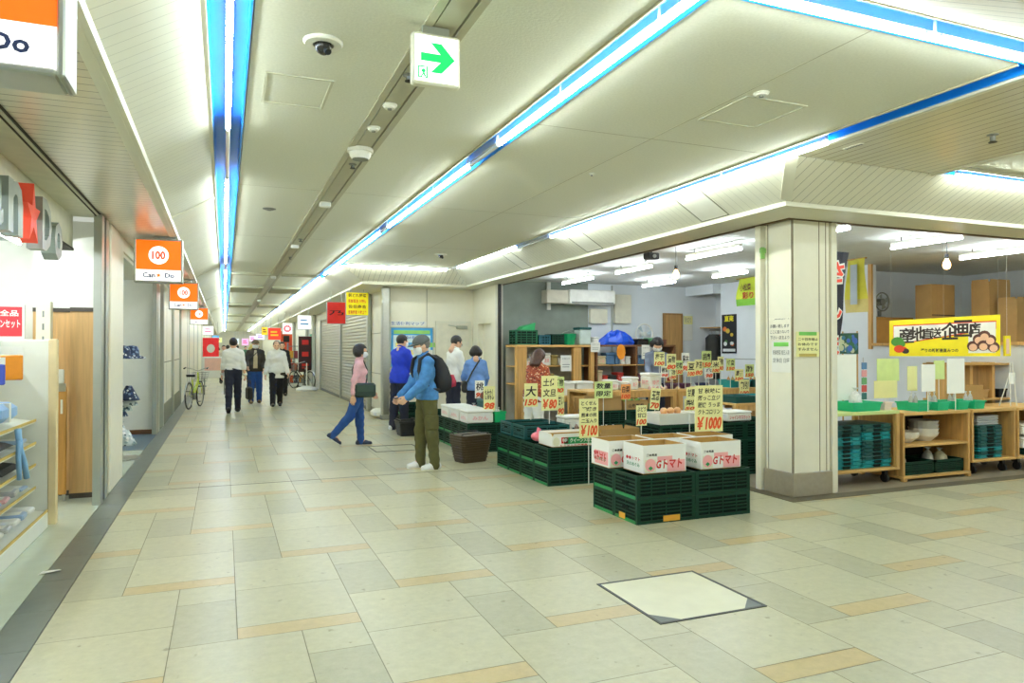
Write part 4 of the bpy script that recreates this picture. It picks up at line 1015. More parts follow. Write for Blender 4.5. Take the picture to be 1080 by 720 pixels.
card_px(686,409,696,432,7.9,['玉葱'],'leaning yellow price card right of the greens',price='70',foot=.0,tilt=.12)
card_px(722,420,733,433,6.83,['梨'],'small card left behind the big price board',foot=0,price='50')
card_px(724,408,734,420,7.7,['甘夏'],'upper small card peeping out behind the big price board',foot=0)
card_px(780,400,790,418,9.55,['割引'],'red and yellow price card hanging on the teal trays',price='100',foot=0,stick=True)
# price cards crowded along the rear table
rear = [(690,371,701,386),(703,373,713,390),(712,380,720,395),(719,372,727,392),(725,381,733,397),(733,379,741,396),(740,370,750,388),(743,384,752,399),(751,380,759,393),(757,376,763,391),(766,378,775,391),(697,386,705,398),(775,389,784,402),(706,388,713,400),(786,384,795,398)]
words_ = ['梅干','漬物','味噌','昆布','豆','海苔','胡麻','茶','米','干物','蜂蜜','椎茸','麺','飴','酢']
for i,(x0,y0,x1,y1) in enumerate(rear):
    card_px(x0,y0,x1,y1,9.632+.022*(i%4)+.010*(i//8),[words_[i]],'small price card on the rear table, %s of the crowded row counted from the left' % (ORD[i] if i < 12 else ['thirteenth','fourteenth','fifteenth'][i-12]),price=['100','80','150','98'][i%4],foot=.853,group='price cards on the rear table',paper=[YC,YC,GC,WC][i%4])

# tables and produce in the middle of the shop -----------------------------------
def table(x0,y0,x1,y1,h,label,nm='display_table',m=WOOD,shelf=None,mx=None):
    t = thing(nm,label,'table',((x0+x1)/2,(y0+y1)/2,0)); w,d=(x1-x0)/2,(y1-y0)/2
    MB().bbox(-w,-d,h-.03,w,d,h,.004).build('table_top',[mx or WOODX],t)
    for sx in (-1,1):
        for sy in (-1,1): MB().bbox(sx*w,sy*d,0,sx*(w-.07),sy*(d-.07),h-.03,.004).build('leg',[m],t)
    if shelf: MB().bbox(-w+.01,-d+.01,shelf,w-.01,d-.01,shelf+.025,.003).build('lower_shelf',[mx or WOODX],t)
    for s in (-1,1): MB().box(-w+.07,s*d,h-.11,w-.07,s*(d-.02),h-.03).build('apron',[m],t)
    return t
table(5.15,9.62,6.75,10.35,.85,'left long pine table of the rear produce row')
table(6.80,9.62,8.50,10.35,.85,'right long pine table of the rear produce row')
for ix in range(2):
    for iz in range(3):
        crate(5.06+.602*ix,9.0,CH*iz,'%s dark crate under the greens and kraft cartons, %s column' % (['lowest','middle','top'][iz],colw[ix]),'crates under the greens',mats=[CG,CB2,CG])
table(6.75,8.2,7.6,8.8,.72,'low pine table with teal trays near the cream pillar')
def tray(x,y,z,w,d,h,m,label,group=None,nm='produce_tray'):
    b = MB(); X,Y=w/2,d/2
    b.loft([[(-X*.92,-Y*.92,0),(X*.92,-Y*.92,0),(X*.92,Y*.92,0),(-X*.92,Y*.92,0)],[(-X,-Y,h*.85),(X,-Y,h*.85),(X,Y,h*.85),(-X,Y,h*.85)],[(-X-.01,-Y-.01,h*.85),(X+.01,-Y-.01,h*.85),(X+.01,Y+.01,h*.85),(-X-.01,Y+.01,h*.85)],[(-X-.01,-Y-.01,h),(X+.01,-Y-.01,h),(X+.01,Y+.01,h),(-X-.01,Y+.01,h)],[(-X+.008,-Y+.008,h),(X-.008,-Y+.008,h),(X-.008,Y-.008,h),(-X+.008,Y-.008,h)],[(-X*.9,-Y*.9,.012),(X*.9,-Y*.9,.012),(X*.9,Y*.9,.012),(-X*.9,Y*.9,.012)]])
    o = b.build(nm,[m]); o.location=(x,y,z); tag(o,label,'tray',group); return o
FRU = {}
def fruit(kind,x,y,z,r,rgb,label,group,stem=None):
    if kind not in FRU:
        prof=[(.001,-.86),(.35,-.93),(.75,-.62),(.98,-.1),(.95,.3),(.7,.74),(.35,.92),(.12,.86),(.001,.80)]
        b=MB().lathe([(p*r,q*r) for p,q in prof],n=12); o=b.build(kind,[mat('skin_'+kind,rgb,rough=.35,var=.12)],smooth=True); FRU[kind]=o; first=True
        if stem: MB().cyl((0,0,r*.75),(.002,0,r*1.05),r*.06,n=6).build('stem',[stem],o)
    else: o=copy_tree(FRU[kind])
    o.location=(x,y,z+r*.93); o.rotation_euler=(0,0,random.uniform(0,6)); tag(o,label,'fruit',group)
STEMG = mat('stem_green',(70,110,50))
def fill(kind,x,y,z,w,d,r,rgb,label,group,rows=1,stem=STEMG):
    nx=max(1,int(w/(2*r+.004))); ny=max(1,int(d/(2*r+.004)))
    for k in range(rows):
        for i in range(nx-k):
            for j in range(ny-k):
                fruit(kind,x+(i-(nx-1-k)/2)*(2*r+.004),y+(j-(ny-1-k)/2)*(2*r+.004),z+k*r*1.6,r,rgb,label,group,stem)
# on the crate block: white box of oranges, box of sweets, bags
z3 = CH*3
pa = on_z(700,445,z3+.1); tray(4.86,7.05,z3+.001,.52,.32,.13,WHITE,'white tray of pale onions on the crate block','fruit trays'); fill('onion',4.86,7.05,z3+.03,.44,.25,.045,(228,172,116),'onion in the white tray on the crate block','onions on the crate block',2)
def bag(x,y,z,w,h,rgb,label,group=None,tie=True,nm='clear_bag'):
    t = thing(nm,label,'bag',(x,y,z),random.uniform(0,3),group); R=[]
    n=10
    for k,(s,zz) in enumerate(((.55,0),(.95,.12),(1,.35),(.9,.6),(.55,.78),(.2,.86))): R.append([(w/2*s*(1+.14*math.sin(i*2.3+k))*math.cos(2*PI*i/n),w/2*.8*s*(1+.14*math.cos(i*1.9+k))*math.sin(2*PI*i/n),h*zz) for i in range(n)])
    MB().loft(R).build('pouch',[mat('bag_%d_%d_%d'%rgb,rgb,rough=.2,var=.15,scale=40)],t,smooth=True)
    MB().lathe([(w*.10,h*.85),(w*.06,h*.88),(w*.16,h*.96),(w*.24,h*1.0),(.001,h*.9)],n=9).build('tied_top',[mat('bag_top',(226,230,228),rough=.2)],t)
    return t
closed_box(5.76,7.06,z3+.001,.36,.28,.12,'small white styrofoam box with violet lettering right of the price board',None,lambda a,X,Y,h:a.text('シャインマスカット',(0,-Y-.0015,h*.5),XU,ZU,X*1.7,h*.5,0,bold=.02))
for i in range(4): bag(5.45+.15*i,7.40,z3+.001,.11,.15,(220,216,214),'clear bag of white produce on the rear of the crate block','bags on the crate block')
tray(5.28,7.06,z3+.001,.16,.3,.06,TEALD,'dark tray between the white boxes on the crate block')
# dark trays with bags on the second display
for i,(x,y) in enumerate(((4.08,7.70),(4.385,7.70),(4.08,8.10),(4.385,8.10))):
    tray(x,y,zt+.001,.27,.38,.06,BLACK,'black tray of bagged vegetables on the second display, %s' % ['front left','front right','rear left','rear right'][i],'black trays')
    for k in range(3): bag(x-.08+.08*k,y+.03*(k%2),zt+.015,.062,.13,[(122,82,110),(200,196,180),(150,110,80)][k],'small bag in the %s black tray' % ['front left','front right','rear left','rear right'][i],'bags in the %s black tray' % ['front left','front right','rear left','rear right'][i])
t=thing('pink_bag','pink plastic bag beside the shallow lettered carton','bag',(3.40,7.62,zt+.001)); MB().sphere((0,0,.055),.07,n=12,k=8,sc=(1,1.3,.78)).build('pouch',[mat('bag_pink',(244,130,140),rough=.3)],t,smooth=True); MB().cyl((0,0,.10),(.03,0,.15),.012,.03,n=8).build('knot',[mat('bag_pink',(244,130,140))],t)
# plate of dried goods
t=thing('round_plate','white plate piled with dried goods on a low stand','plate',(4.35,7.30+.22,zt)); 
bpy.data.objects.remove(t)
# lower table: kraft carton, greens
carton(5.05,9.0,.632,.42,.34,.16,'kraft carton under the square lime card',None,None,outer=KRO,fold=.04)
t=carton(5.50,9.0,.632,.40,.34,.11,'kraft carton of leafy greens with printed side',None,lambda a,X,Y,h:a.text('山形野菜',(0,-Y-.0015,h*.5),XU,ZU,X*1.3,h*.5,1,bold=.02),outer=KRO,fold=.02)
LEAFM=mat('leafy_green',(120,160,60),rough=.6,var=.25,scale=30); LEAFD=mat('leaf_dark_green',(60,110,50),rough=.6,var=.25,scale=30)
def cabbage(x,y,z,r,label,group,m=LEAFM):
    t=thing('leafy_head',label,'vegetable',(x,y,z),random.uniform(0,6),group)
    MB().sphere((0,0,r*.8),r*.8,n=10,k=7,sc=(1,1,.95)).build('heart',[m],t,smooth=True)
    for k in range(5):
        a=2*PI*k/5; c,s=math.cos(a),math.sin(a); b=MB(); R=[]
        for q in range(5):
            zz=.15+1.25*q/4; rr=r*(.75+.3*math.sin(q*.8)); R.append([(rr*math.cos(a+d),rr*math.sin(a+d),r*zz*(1-.12*abs(d))) for d in (-.6,-.3,0,.3,.6)])
        b.loft(R,0,caps=False,closed=False); R2=[[(p[0]*.94,p[1]*.94,p[2]) for p in r_] for r_ in R]; b.loft(R2,0,caps=False,closed=False)
        b.build('leaf',[LEAFD if k%2 else m],t,smooth=True)
for i in range(3): cabbage(5.38+.12*i,8.98,.711,.044,'small leafy green head in the printed kraft carton','greens in the kraft carton')
for i in range(5): cabbage(5.82,8.80+.105*i,.632,.044,'leafy head lined up on the right of the greens crates','greens on the crates',LEAFD)
# rear long tables: bowls, trays, boxes
def bowl(x,y,z,r,h,m,label,group=None):
    o=MB().lathe([(r*.5,0),(r*.9,h*.6),(r,h),(r*.94,h),(r*.84,h*.6),(r*.4,.02),(.001,.02)],n=20,).build('bowl',[m],smooth=False); o.location=(x,y,z); tag(o,label,'bowl',group); return o
PUR=mat('bowl_purple',(84,50,88),rough=.35)
zb=.851
for i,(px,) in enumerate(((708,),(722,),(741,))):
    p=on_y(px,405,9.85); bowl(p.x,9.86,zb,.125,.085,PUR if i<2 else mat('bowl_navy',(36,50,86)),'%s dark round bowl on the rear tables' % ['left purple','middle purple','right navy'][i],'dark bowls')
    for k in range(5): fruit('plum%d'%i if i!=1 else 'peach',p.x+.05*math.cos(k*1.257),9.86+.05*math.sin(k*1.257),zb+.03,.027,[(150,60,70),(236,190,160),(90,60,110)][i],'fruit in the %s bowl of the rear tables' % ['left purple','middle purple','right navy'][i],'fruit in the %s bowl' % ['left','middle','right'][i],STEMG)
for i,px in enumerate((775,798)):
    p=on_y(px,406,9.85); tray(p.x,9.86,zb,.42,.32,.13,TEALD if i else TEAL,'%s teal tray on the right rear table' % ['left','right'][i],'teal trays')
    for k in range(4): bag(p.x-.125+.085*k,9.86,zb+.015,.066,.19,[(214,150,100),(200,170,110),(180,120,90),(228,180,170)][k],'bag of snacks in the %s teal tray' % ['left','right'][i],'bags in the %s teal tray' % ['left','right'][i])
for i,px in enumerate((647,658,668)):
    p=on_y(px,400,9.9); closed_box(p.x,10.0,zb,.135,.3,[.16,.13,.2][i],'small white box on the left rear table, %s from the left' % ORD[i],'small boxes on the left rear table',stencil('菓子'))
p=on_y(690,400,9.9); closed_box(p.x,10.0,zb,.22,.3,.26,'taller white printed box on the left rear table by the clerk',None,stencil('特選'))
for i in range(5): 
    p=on_y(684+4.2*i,409,9.75); bag(p.x,9.72,zb,.05,.07,(232,200,190),'flat pack of ham laid along the edge of the rear table','packs along the rear table edge')
# boxes under the rear tables
for i,x in enumerate((5.5,6.1,7.1,7.7)): crate(x,10.0,0.0,'dark crate stored under the rear tables, %s from the left' % ORD[i],'crates under the rear tables',mats=[CG,CB2,CG])
for i in range(2): crate(7.17,8.5,.18*0+CH*i,'crate under the low table by the pillar, %s one' % lvl[i],'crates under the low table by the pillar')
tray(7.0,8.5,.721,.40,.5,.1,TEALD,'dark teal tray on the low table by the pillar'); tray(7.42,8.5,.721,.3,.5,.1,TEAL,'bright teal tray on the low table by the pillar')

tray(3.77,9.96,zt+.001,.17,.36,.16,MESHG,'bright green basket of small bags beside the nearest styrofoam box')
for k in range(3): bag(3.77,9.85+.11*k,zt+.02,.07,.2,(226,230,226),'small clear bag in the bright green basket','bags in the bright green basket')
closed_box(3.77,10.42,zt+.001,.16,.36,.30,'tall teal box beside the second styrofoam box',None,None,TEALD,nm='produce_box')
bag(3.77,10.42,zt+.302,.15,.16,(120,70,56),'brown bag lying on the tall teal box')
bag(3.76,10.95,zt+.001,.15,.2,(236,160,140),'pink bag of tomatoes beside the third styrofoam box')
# back shelving ---------------------------------------------------------------
t=thing('back_shelf_unit','heavy timber shelf unit with broad posts against the concrete wall','shelf unit',(0,0,0))
YB=13.0
for i,(x0,x1) in enumerate(((5.36,5.58),(6.62,6.80),(7.02,7.10))): MB().bbox(x0,YB,0,x1,YB+.12,1.54,.006).build('post',[WOOD],t)
MB().bbox(5.36,YB-.02,1.54,7.12,YB+.6,1.585,.004).build('top_board',[WOODX],t); MB().bbox(5.36,YB+.12,.78,7.12,YB+.6,.81,.004).build('shelf_board',[WOODX],t); MB().bbox(5.36,YB+.12,1.14,7.12,YB+.6,1.165,.004).build('shelf_board',[WOODX],t)
MB().box(5.36,YB+.58,0,7.12,YB+.6,1.54).build('back_board',[mat('grey_board',(176,176,160))],t)
t=thing('wall_shelf_unit','darker shelf unit continuing along the white back wall','shelf unit',(0,0,0))
MB().bbox(7.14,YB,1.55,9.1,YB+.55,1.59,.004).build('top_board',[WOODD],t)
for z in (.78,1.15): MB().bbox(7.14,YB,z,9.1,YB+.55,z+.025,.004).build('shelf_board',[WOODX],t)
for x in (7.14,8.1,9.06): MB().bbox(x,YB,0,x+.04,YB+.55,1.55,.004).build('upright',[WOODD],t)
zt2=1.586
crate(5.62,YB+.28,zt2,'green crate on top of the timber shelf, at its left end','crates on the timber shelf',w=.48,d=.36,h=.30,mats=[mat('crate_mid_green',(10,96,60),rough=.4),CB2,CG])
crate(6.02,YB+.28,zt2,'blue green crate on top of the timber shelf','crates on the timber shelf',w=.26,d=.36,h=.20,mats=[mat('crate_blue',(24,92,110),rough=.4),CB2,TEALD])
crate(6.32,YB+.28,zt2,'dark green crate on top of the timber shelf','crates on the timber shelf',w=.28,d=.36,h=.22,mats=[CG,CB2,CG])
t=thing('round_tub','bright green tub on top of the timber shelf','tub',(6.64,YB+.28,zt2)); MB().lathe([(.12,0),(.16,.2),(.17,.23),(.155,.23),(.12,.03),(.001,.03)],n=20).build('body',[mat('tub_green',(12,150,96),rough=.35)],t); MB().tube([(-.165,0,.21),(-.12,0,.26),(0,0,.29),(.12,0,.26),(.165,0,.21)],.006).build('handle',[STEEL],t)
t=thing('clear_container','clear plastic container with dark rim on the timber shelf','container',(6.965,YB+.28,zt2)); MB().bbox(-.13,-.15,0,.13,.15,.32,.02).build('body',[mat('clear_plastic',(196,212,208),rough=.15)],t); MB().bbox(-.14,-.16,.32,.14,.16,.37,.01).build('lid',[TEALD],t)
o=MB().loft([[(5.5,13.15,1.886),(5.8,13.12,1.886),(5.8,13.35,1.886),(5.5,13.38,1.886)],[(5.55,13.15,1.94),(5.82,13.12,2.03),(5.82,13.3,2.03),(5.55,13.33,1.96)]]).build('folded_sheet',[mat('sheet_green',(20,150,84),rough=.4)]); tag(o,'bright green folded sheet lying on the left green crate','sheet')
o=MB().bbox(5.36,13.02,zt2,5.37+.0,13.2,zt2+.18,.004).build('white_leaflet',[WHITE]); bpy.data.objects.remove(o)
# blue tarpaulin heap, black boxes and other goods on the long shelf
b=MB(); R=[]
for k,(s,z) in enumerate(((1,0),(1.05,.06),(.85,.15),(.6,.22),(.2,.26))): R.append([(7.76+.42*s*(1+.2*math.sin(i*2+k))*math.cos(2*PI*i/14)*.9,YB+.28+.2*s*math.sin(2*PI*i/14),zt2+.006+z*(1+.25*math.sin(i*1.7+k*.5))) for i in range(14)])
o=b.loft(R).build('tarpaulin_bundle',[mat('tarp_blue',(24,84,214),rough=.35,var=.15,scale=12)],smooth=False); tag(o,'crumpled bright blue tarpaulin on the long shelf','tarpaulin')
for i,(x,w,h,m,lb) in enumerate(((7.21,.12,.16,WHITE,'white box left of the blue tarpaulin'),(8.36,.26,.13,BLACK,'black box right of the blue tarpaulin'),(8.62,.14,.15,mat('shelf_green',(90,160,110)),'pale green box on the long shelf'),(8.84,.22,.12,mat('shelf_brown',(120,70,50)),'brown box near the end of the long shelf'))):
    closed_box(x,YB+.27,zt2+.005,w,.3,h,lb,None,None,m,nm='storage_box')
# goods on the shelves below
rnd=random.Random(11)
pal=[(236,236,230),(214,200,160),(60,110,80),(190,60,50),(120,80,100),(230,190,110),(90,130,170),(40,44,44),(224,224,210),(170,150,90)]
for si,z in enumerate((.811,1.166)):
    x=5.64; i=0
    while x<6.38:
        w=rnd.choice([.12,.16,.2]); h=rnd.uniform(.12,.26); c=pal[rnd.randrange(len(pal))] if i%2 else pal[0]
        closed_box(x+w/2,YB+.32,z,w-.02,.26,h,'carton on the %s board of the timber shelf, %s from the left' % (['middle','upper'][si],ORD[i]),'cartons on the timber shelf',stencil('青果') if i%2==0 else None,mat('good_%d_%d_%d'%c,c),nm='carton'); x+=w; i+=1
for si,z in enumerate((.806,1.176)):
    x=7.22; i=0
    while x<8.98 and i<12:
        w=rnd.choice([.13,.17,.21]); h=rnd.uniform(.14,.28); c=pal[rnd.randrange(len(pal))]
        if 8.05<x+w and x<8.2: x=8.2
        closed_box(x+w/2,YB+.22,z,w-.02,.26,h,'carton on the %s board of the dark wall shelf, %s from the left' % (['middle','upper'][si],ORD[i]),'cartons on the dark wall shelf',stencil('食品') if i%3==0 else None,mat('good_%d_%d_%d'%c,c),nm='carton'); x+=w; i+=1
# counter goods in front of the shelf: white bins with oranges
for i,x in enumerate((6.02,6.42)):
    closed_box(x,12.3,.621,.36,.34,.26,'white bin on the counter in front of the timber shelf, %s one' % colw[i],'white bins on the counter',None)
table(5.3,12.0,7.0,12.6,.62,'plain counter table in front of the timber shelf')
tray(5.60,12.25,.621,.26,.34,.1,WHITE,'white tray of oranges on the counter by the timber shelf'); fill('mandarin',5.60,12.25,.65,.2,.28,.042,(240,140,40),'mandarin in the white tray on the counter','mandarins on the counter',2)
# papers taped on the shelf front
for px,py,w,h,lb in ((628,366,.22,.2,'sheet of white paper taped under the long shelf'),(681,371,.2,.3,'white notice hanging under the end of the long shelf'),(597,383,.24,.32,'white notice on the timber shelf front')):
    p=on_y(px,py,YB-.035); o=MB().box(-w/2,-.002,-h/2,w/2,.002,h/2,0).text('お知らせ',(0,-.004,h*.3),XU,ZU,w*.7,h*.12,1).box(-w*.35,-.0035,-h*.1,w*.35,-.002,-h*.06,1).box(-w*.35,-.0035,-h*.25,w*.3,-.002,-h*.21,1).build('hanging_notice',[WHITE,GREY],loc=p); tag(o,lb,'notice')
o=MB().prism([(.10*math.cos(k*PI/12),.16*math.sin(k*PI/12)) for k in range(24)],'Y',-.01,.01).build('orange_fan',[mat('fan_orange',(240,150,30))],loc=on_y(655,371,YB-.03)); tag(o,'orange oval paper fan under the long shelf','fan')

# wall fittings -----------------------------------------------------------------
a=on_y(575,320,13.55); b=on_y(646,307,13.55)
t=thing('air_conditioner','long wall mounted air conditioner above the timber shelf','air conditioner',(0,0,0))
xm=on_y(598,310,13.55).x
MB().bbox(xm,13.42,a.z,b.x,13.745,b.z,.02).build('unit',[mat('ac_white',(236,236,228),rough=.4)],t); MB().box(xm+.05,13.415,a.z+.02,b.x-.05,13.42,a.z+.05).build('outlet_slot',[GREY],t)
MB().bbox(a.x,13.46,a.z+.01,xm-.005,13.745,b.z-.02,.01).build('duct',[mat('duct_beige',(206,200,182),rough=.5)],t)
MB().box(a.x+.12,13.70,a.z-.12,a.x+.2,13.745,b.z+.16).build('pipe_cover',[WHITE],t)
for (x0,y0,x1,y1),lb in (((622,326,640,341),'small cream meter box below the air conditioner'),((648,311,665,341),'tall cream panel box on the white back wall')):
    a=on_y(x0,y1,13.7); b=on_y(x1,y0,13.7); t=thing('electric_switch_box',lb,'electric box',(0,0,0)); MB().bbox(a.x,13.66,a.z,b.x,13.748,b.z,.008).build('case',[CREAM],t); MB().box(a.x+.03,13.655,a.z+.03,b.x-.03,13.66,b.z-.03).build('cover',[mat('panel_cream',(226,222,200))],t)
p=on_y(646,340,13.7); o=MB().cyl((0,0,-p.z),(0,0,2.9-p.z),.018,n=8).build('conduit_pipe',[ALU],loc=(p.x,13.72,p.z)); tag(o,'grey conduit pipe running up the back wall','pipe')
# wooden inner door, clock fan, wall papers
a=on_y(701,332,13.72); b=on_y(718,332,13.72)
t=thing('wooden_door','plain brown wooden door in the shop back wall','door',((a.x+b.x)/2,13.72,0)); w=(b.x-a.x)/2
MB().box(-w,-.01,0,w,.02,a.z).build('leaf',[wood_mat('door_brown',(190,148,90),'Z')],t); MB().box(-w-.04,-.02,0,-w,.025,a.z+.04).box(w,-.02,0,w+.04,.025,a.z+.04).box(-w,-.02,a.z,w,.025,a.z+.04).build('frame',[wood_mat('door_frame_brown',(160,120,70),'Z')],t); MB().sphere((w-.08,-.03,1.0),.03,n=10,k=6).build('knob',[STEEL],t)
p=on_y(680,352,13.6); t=thing('wall_fan','round white wall fan beside the wooden door','fan',(p.x,13.62,p.z)); MB().tube([(.22*math.cos(k*PI/14),0,.22*math.sin(k*PI/14)) for k in range(28)],.014,closed=True).build('guard_ring',[WHITE],t)
for k in range(10): a2=k*PI/5; MB().cyl((0,0,0),(.22*math.cos(a2),0,.22*math.sin(a2)),.004,n=5).build('guard_wire',[WHITE],t)
for k in range(3):
    a2=k*2*PI/3; c,s=math.cos(a2),math.sin(a2); MB().add([(.03*c,.02,.03*s),(.18*c-.06*s,.035,.18*s+.06*c),(.19*c+.03*s,.02,.19*s-.03*c),(.03*c,.024,.03*s),(.18*c-.06*s,.039,.18*s+.06*c),(.19*c+.03*s,.024,.19*s-.03*c)],[(0,1,2),(5,4,3),(0,3,4,1),(1,4,5,2),(2,5,3,0)]).build('blade',[mat('blade_blue',(190,210,220))],t)
MB().cyl((0,-.03,0),(0,.12,0),.045,n=14).build('motor',[WHITE],t)
p=on_y(655,280,12.0)
# wall writing sheet on the projecting wall
p=on_y(726,343,13.7); o=MB().box(-.14,-.002,-.35,.14,.003,.0,0).box(-.11,-.002,.02,.14,.003,.22,1).text('見切り',(0.01,-.004,.12),XU,ZU,.18,.12,2).build('wall_paper_notice',[WHITE,YC,GREY],loc=(p.x,13.735,p.z)); tag(o,'pale notice papers right of the wooden door','notice')
for k in range(5): pass
# closet with hanging clothes
t=thing('open_closet','narrow open closet with shelf and hanging clothes in the shop corner','closet',(10.42,12.75,0))
MB().box(-.16,.35,0,.32,.95,.05).build('floor_board',[WOODD],t); MB().box(-.16,.3,1.98,.32,.95,2.0).build('shelf',[WOODX],t); MB().cyl((-.16,.6,1.93),(.32,.6,1.93),.012,n=8).build('rail',[STEEL],t)
bpy.data.objects.remove(t) if False else None
for k,(x,rgb,L) in enumerate(((10.33,(60,60,56),.95),(10.44,(30,34,36),1.05),(10.55,(176,60,80),.7),(10.66,(40,40,44),.9))):
    t2=thing('hanging_coat','%s coat on the closet rail' % ['grey','black','dark pink','charcoal'][k],'coat',(x,13.35,1.86),.0)
    MB().loft([[(-.035,-.05,-.02),(.035,-.05,-.02),(.035,.05,-.02),(-.035,.05,-.02)],[(-.045,-.18,-.10),(.045,-.18,-.10),(.045,.18,-.10),(-.045,.18,-.10)],[(-.05,-.16,-L*.6),(.05,-.16,-L*.6),(.05,.16,-L*.6),(-.05,.16,-L*.6)],[(-.055,-.18,-L),(.055,-.18,-L),(.055,.18,-L),(-.055,.18,-L)]]).build('body',[mat('coat_%d'%k,rgb,rough=.9)],t2,smooth=True)
    MB().tube([(0,0,-.02),(0,0,.03),(0,.02,.045),(0,.035,.03)],.005).build('hanger_hook',[STEEL],t2)
# black poster with food pictures, green and yellow cloth bag sign
p=on_x(769,352,10.09); o=MB(); o.box(-.003,-.24,-.42,.003,.24,.42,0)
u=Vector((0,-1,0)); o.text('直売',(-.005,0,.33),u,ZU,.30,.13,1,bold=.03)
rnd=random.Random(4)
for k in range(9):
    cy,cz=rnd.uniform(-.16,.16),rnd.uniform(-.25,.18); r=rnd.uniform(.04,.07); o.prism([(cy+r*math.cos(q*PI/6),cz+r*.8*math.sin(q*PI/6)) for q in range(12)],'X',-.0045-.0003*k,-.003,2+k%4)
o.box(-.005,-.2,-.38,-.003,.2,-.32,2)
ob=o.build('food_poster',[mat('poster_black',(30,32,38)),mat('poster_yellow',(240,226,40)),mat('food_white',(220,224,226)),mat('food_orange',(214,110,50)),mat('food_green',(70,120,70)),mat('food_gold',(200,170,60))],loc=(10.09,p.y,p.z)); tag(ob,'black poster with round food pictures on the shop side wall','poster')
p=on_z(790,306,2.42)
def cloth_sign(px0,py0,px1,py1,X,mats,label,art,nm='cloth_sign'):
    a=on_x(px0,py1,X); b=on_x(px1,py0,X); t=thing(nm,label,'sign',(X,(a.y+b.y)/2,a.z)); h=b.z-a.z; w=abs(a.y-b.y)/2
    c=MB(); R=[]
    for k in range(9):
        z=h*k/8; R.append([(-.03*math.sin(k*.6+i*.5),(w*(1-.12*k/8))*(1-2*i/8),z) for i in range(9)])
    for k in range(8):
        for i in range(8):
            c.add([R[k][i],R[k][i+1],R[k+1][i+1],R[k+1][i]],[(0,1,2,3)],1 if k<2 else 0); c.add([(q[0]+.006,q[1],q[2]) for q in (R[k][i],R[k+1][i],R[k+1][i+1],R[k][i+1])],[(0,1,2,3)],1 if k<2 else 0)
    art(c,w,h); c.build('cloth',mats,t); MB().cyl((0,-w,h+.005),(0,w,h+.005),.012,n=8).build('rod',[WOOD],t)
    MB().cyl((0,0,h),(0,0,SCZ-a.z),.005,n=6).build('cord',[WHITE],t); return t
LIME=mat('cloth_lime',(206,222,60),rough=.7); LIMED=mat('cloth_green',(130,196,60),rough=.7)
cloth_sign(777,291,803,323,9.7,[LIME,LIMED,mat('cloth_ink_brown',(110,70,40)),REDTXT],'lime green cloth sign with brown and red lettering above the shop counter',lambda c,w,h:(c.text('小松菜',(-.045,.05,h*.66),Vector((0,-1,0)),ZU,w*.9,h*.26,2,bold=.02),c.text('彩り',(-.045,-.02,h*.36),Vector((0,-1,0)),ZU,w*.9,h*.26,3,bold=.02)))
cloth_sign(892,272,914,330,9.0,[mat('cloth_yellow',(222,214,70),rough=.7),mat('cloth_sand',(214,196,120),rough=.7),mat('cloth_blue_grey',(180,190,196)),REDTXT],'yellow cloth hanging with pale painted figure, right of the cream pillar',lambda c,w,h:(c.box(-.045,-w*.3,h*.15,-.04,w*.35,h*.9,2)))
# framed hydrangea picture
p=on_x(895,362,9.2); a=on_x(886,373,9.2); b=on_x(905,351,9.2)
t=thing('flower_picture','picture of blue and yellow flowers on a stand, right of the cream pillar','picture',(9.2,(a.y+b.y)/2,0)); w=abs(a.y-b.y)/2
c=MB().box(-.006,-w,a.z,.006,w,b.z,0); rnd=random.Random(8)
for k in range(26):
    cy,cz=rnd.uniform(-w*.85,w*.85),rnd.uniform(a.z+.05,b.z-.05); r=rnd.uniform(.03,.06); c.prism([(cy+r*math.cos(q*PI/5),cz+r*math.sin(q*PI/5)) for q in range(10)],'X',-.0065-.0002*k,-.006,1+k%4)
c.build('sheet',[mat('pic_green',(40,84,56)),mat('pic_blue',(70,110,190)),mat('pic_cream',(200,206,160)),mat('pic_leaf',(50,110,70)),mat('pic_teal',(60,120,140))],t)
for s in (-1,1): MB().cyl((.02,s*w*.8,0),(.02,s*w*.8,b.z+.03),.012,n=8).build('stand_leg',[WOOD],t)

# shop ceiling lamps ---------------------------------------------------------------
STUBE=mat('shop_tube_glass',(238,248,255),emit=62.0,var=0.0)
for i,(p0,p1,lb) in enumerate((((593,299),(626,293),'hanging twin lamp over the timber shelf'),((648,288),(689,281),'hanging lamp left of the bulb in the shop'),((677,302),(713,297),'hanging lamp deep in the shop by the wooden door'),((724,273),(782,262),'bright hanging lamp nearest the pillar inside the shop'),((749,292),(791,287),'hanging lamp before the green cloth sign'),((877,243),(906,239),'hanging lamp just right of the cream pillar top'),((956,259),(1018,250),'hanging lamp above the right hand bulb'),((1031,271),(1085,263),'hanging lamp at the right edge of the photo'))):
    a=on_z(*p0,2.81); b=on_z(*p1,2.81); x=(a.x+b.x)/2; y0,y1=min(a.y,b.y),max(a.y,b.y)
    if y1-y0<.9: m_=(y0+y1)/2; y0,y1=m_-.6,m_+.6
    if y0<5.75: y0=5.75
    t=thing('ceiling_lamp',lb,'ceiling lamp',(x,(y0+y1)/2,2.81),0,'hanging lamps in the shop'); h=(y1-y0)/2
    MB().cyl((0,-h,-.0),(0,h,0),.020,n=10).build('tube',[STUBE],t); MB().prism([(-.018,.028),(.018,.028),(.03,.065),(-.03,.065)],'Y',-h,h).build('housing',[WHITE],t)
    for s in (-1,1): MB().cyl((0,s*h*.7,.075),(0,s*h*.7,SCZ-2.81),.006,n=6).build('suspension',[BLACK],t)
BULB=mat('warm_bulb',(255,196,120),emit=16.0,var=0)
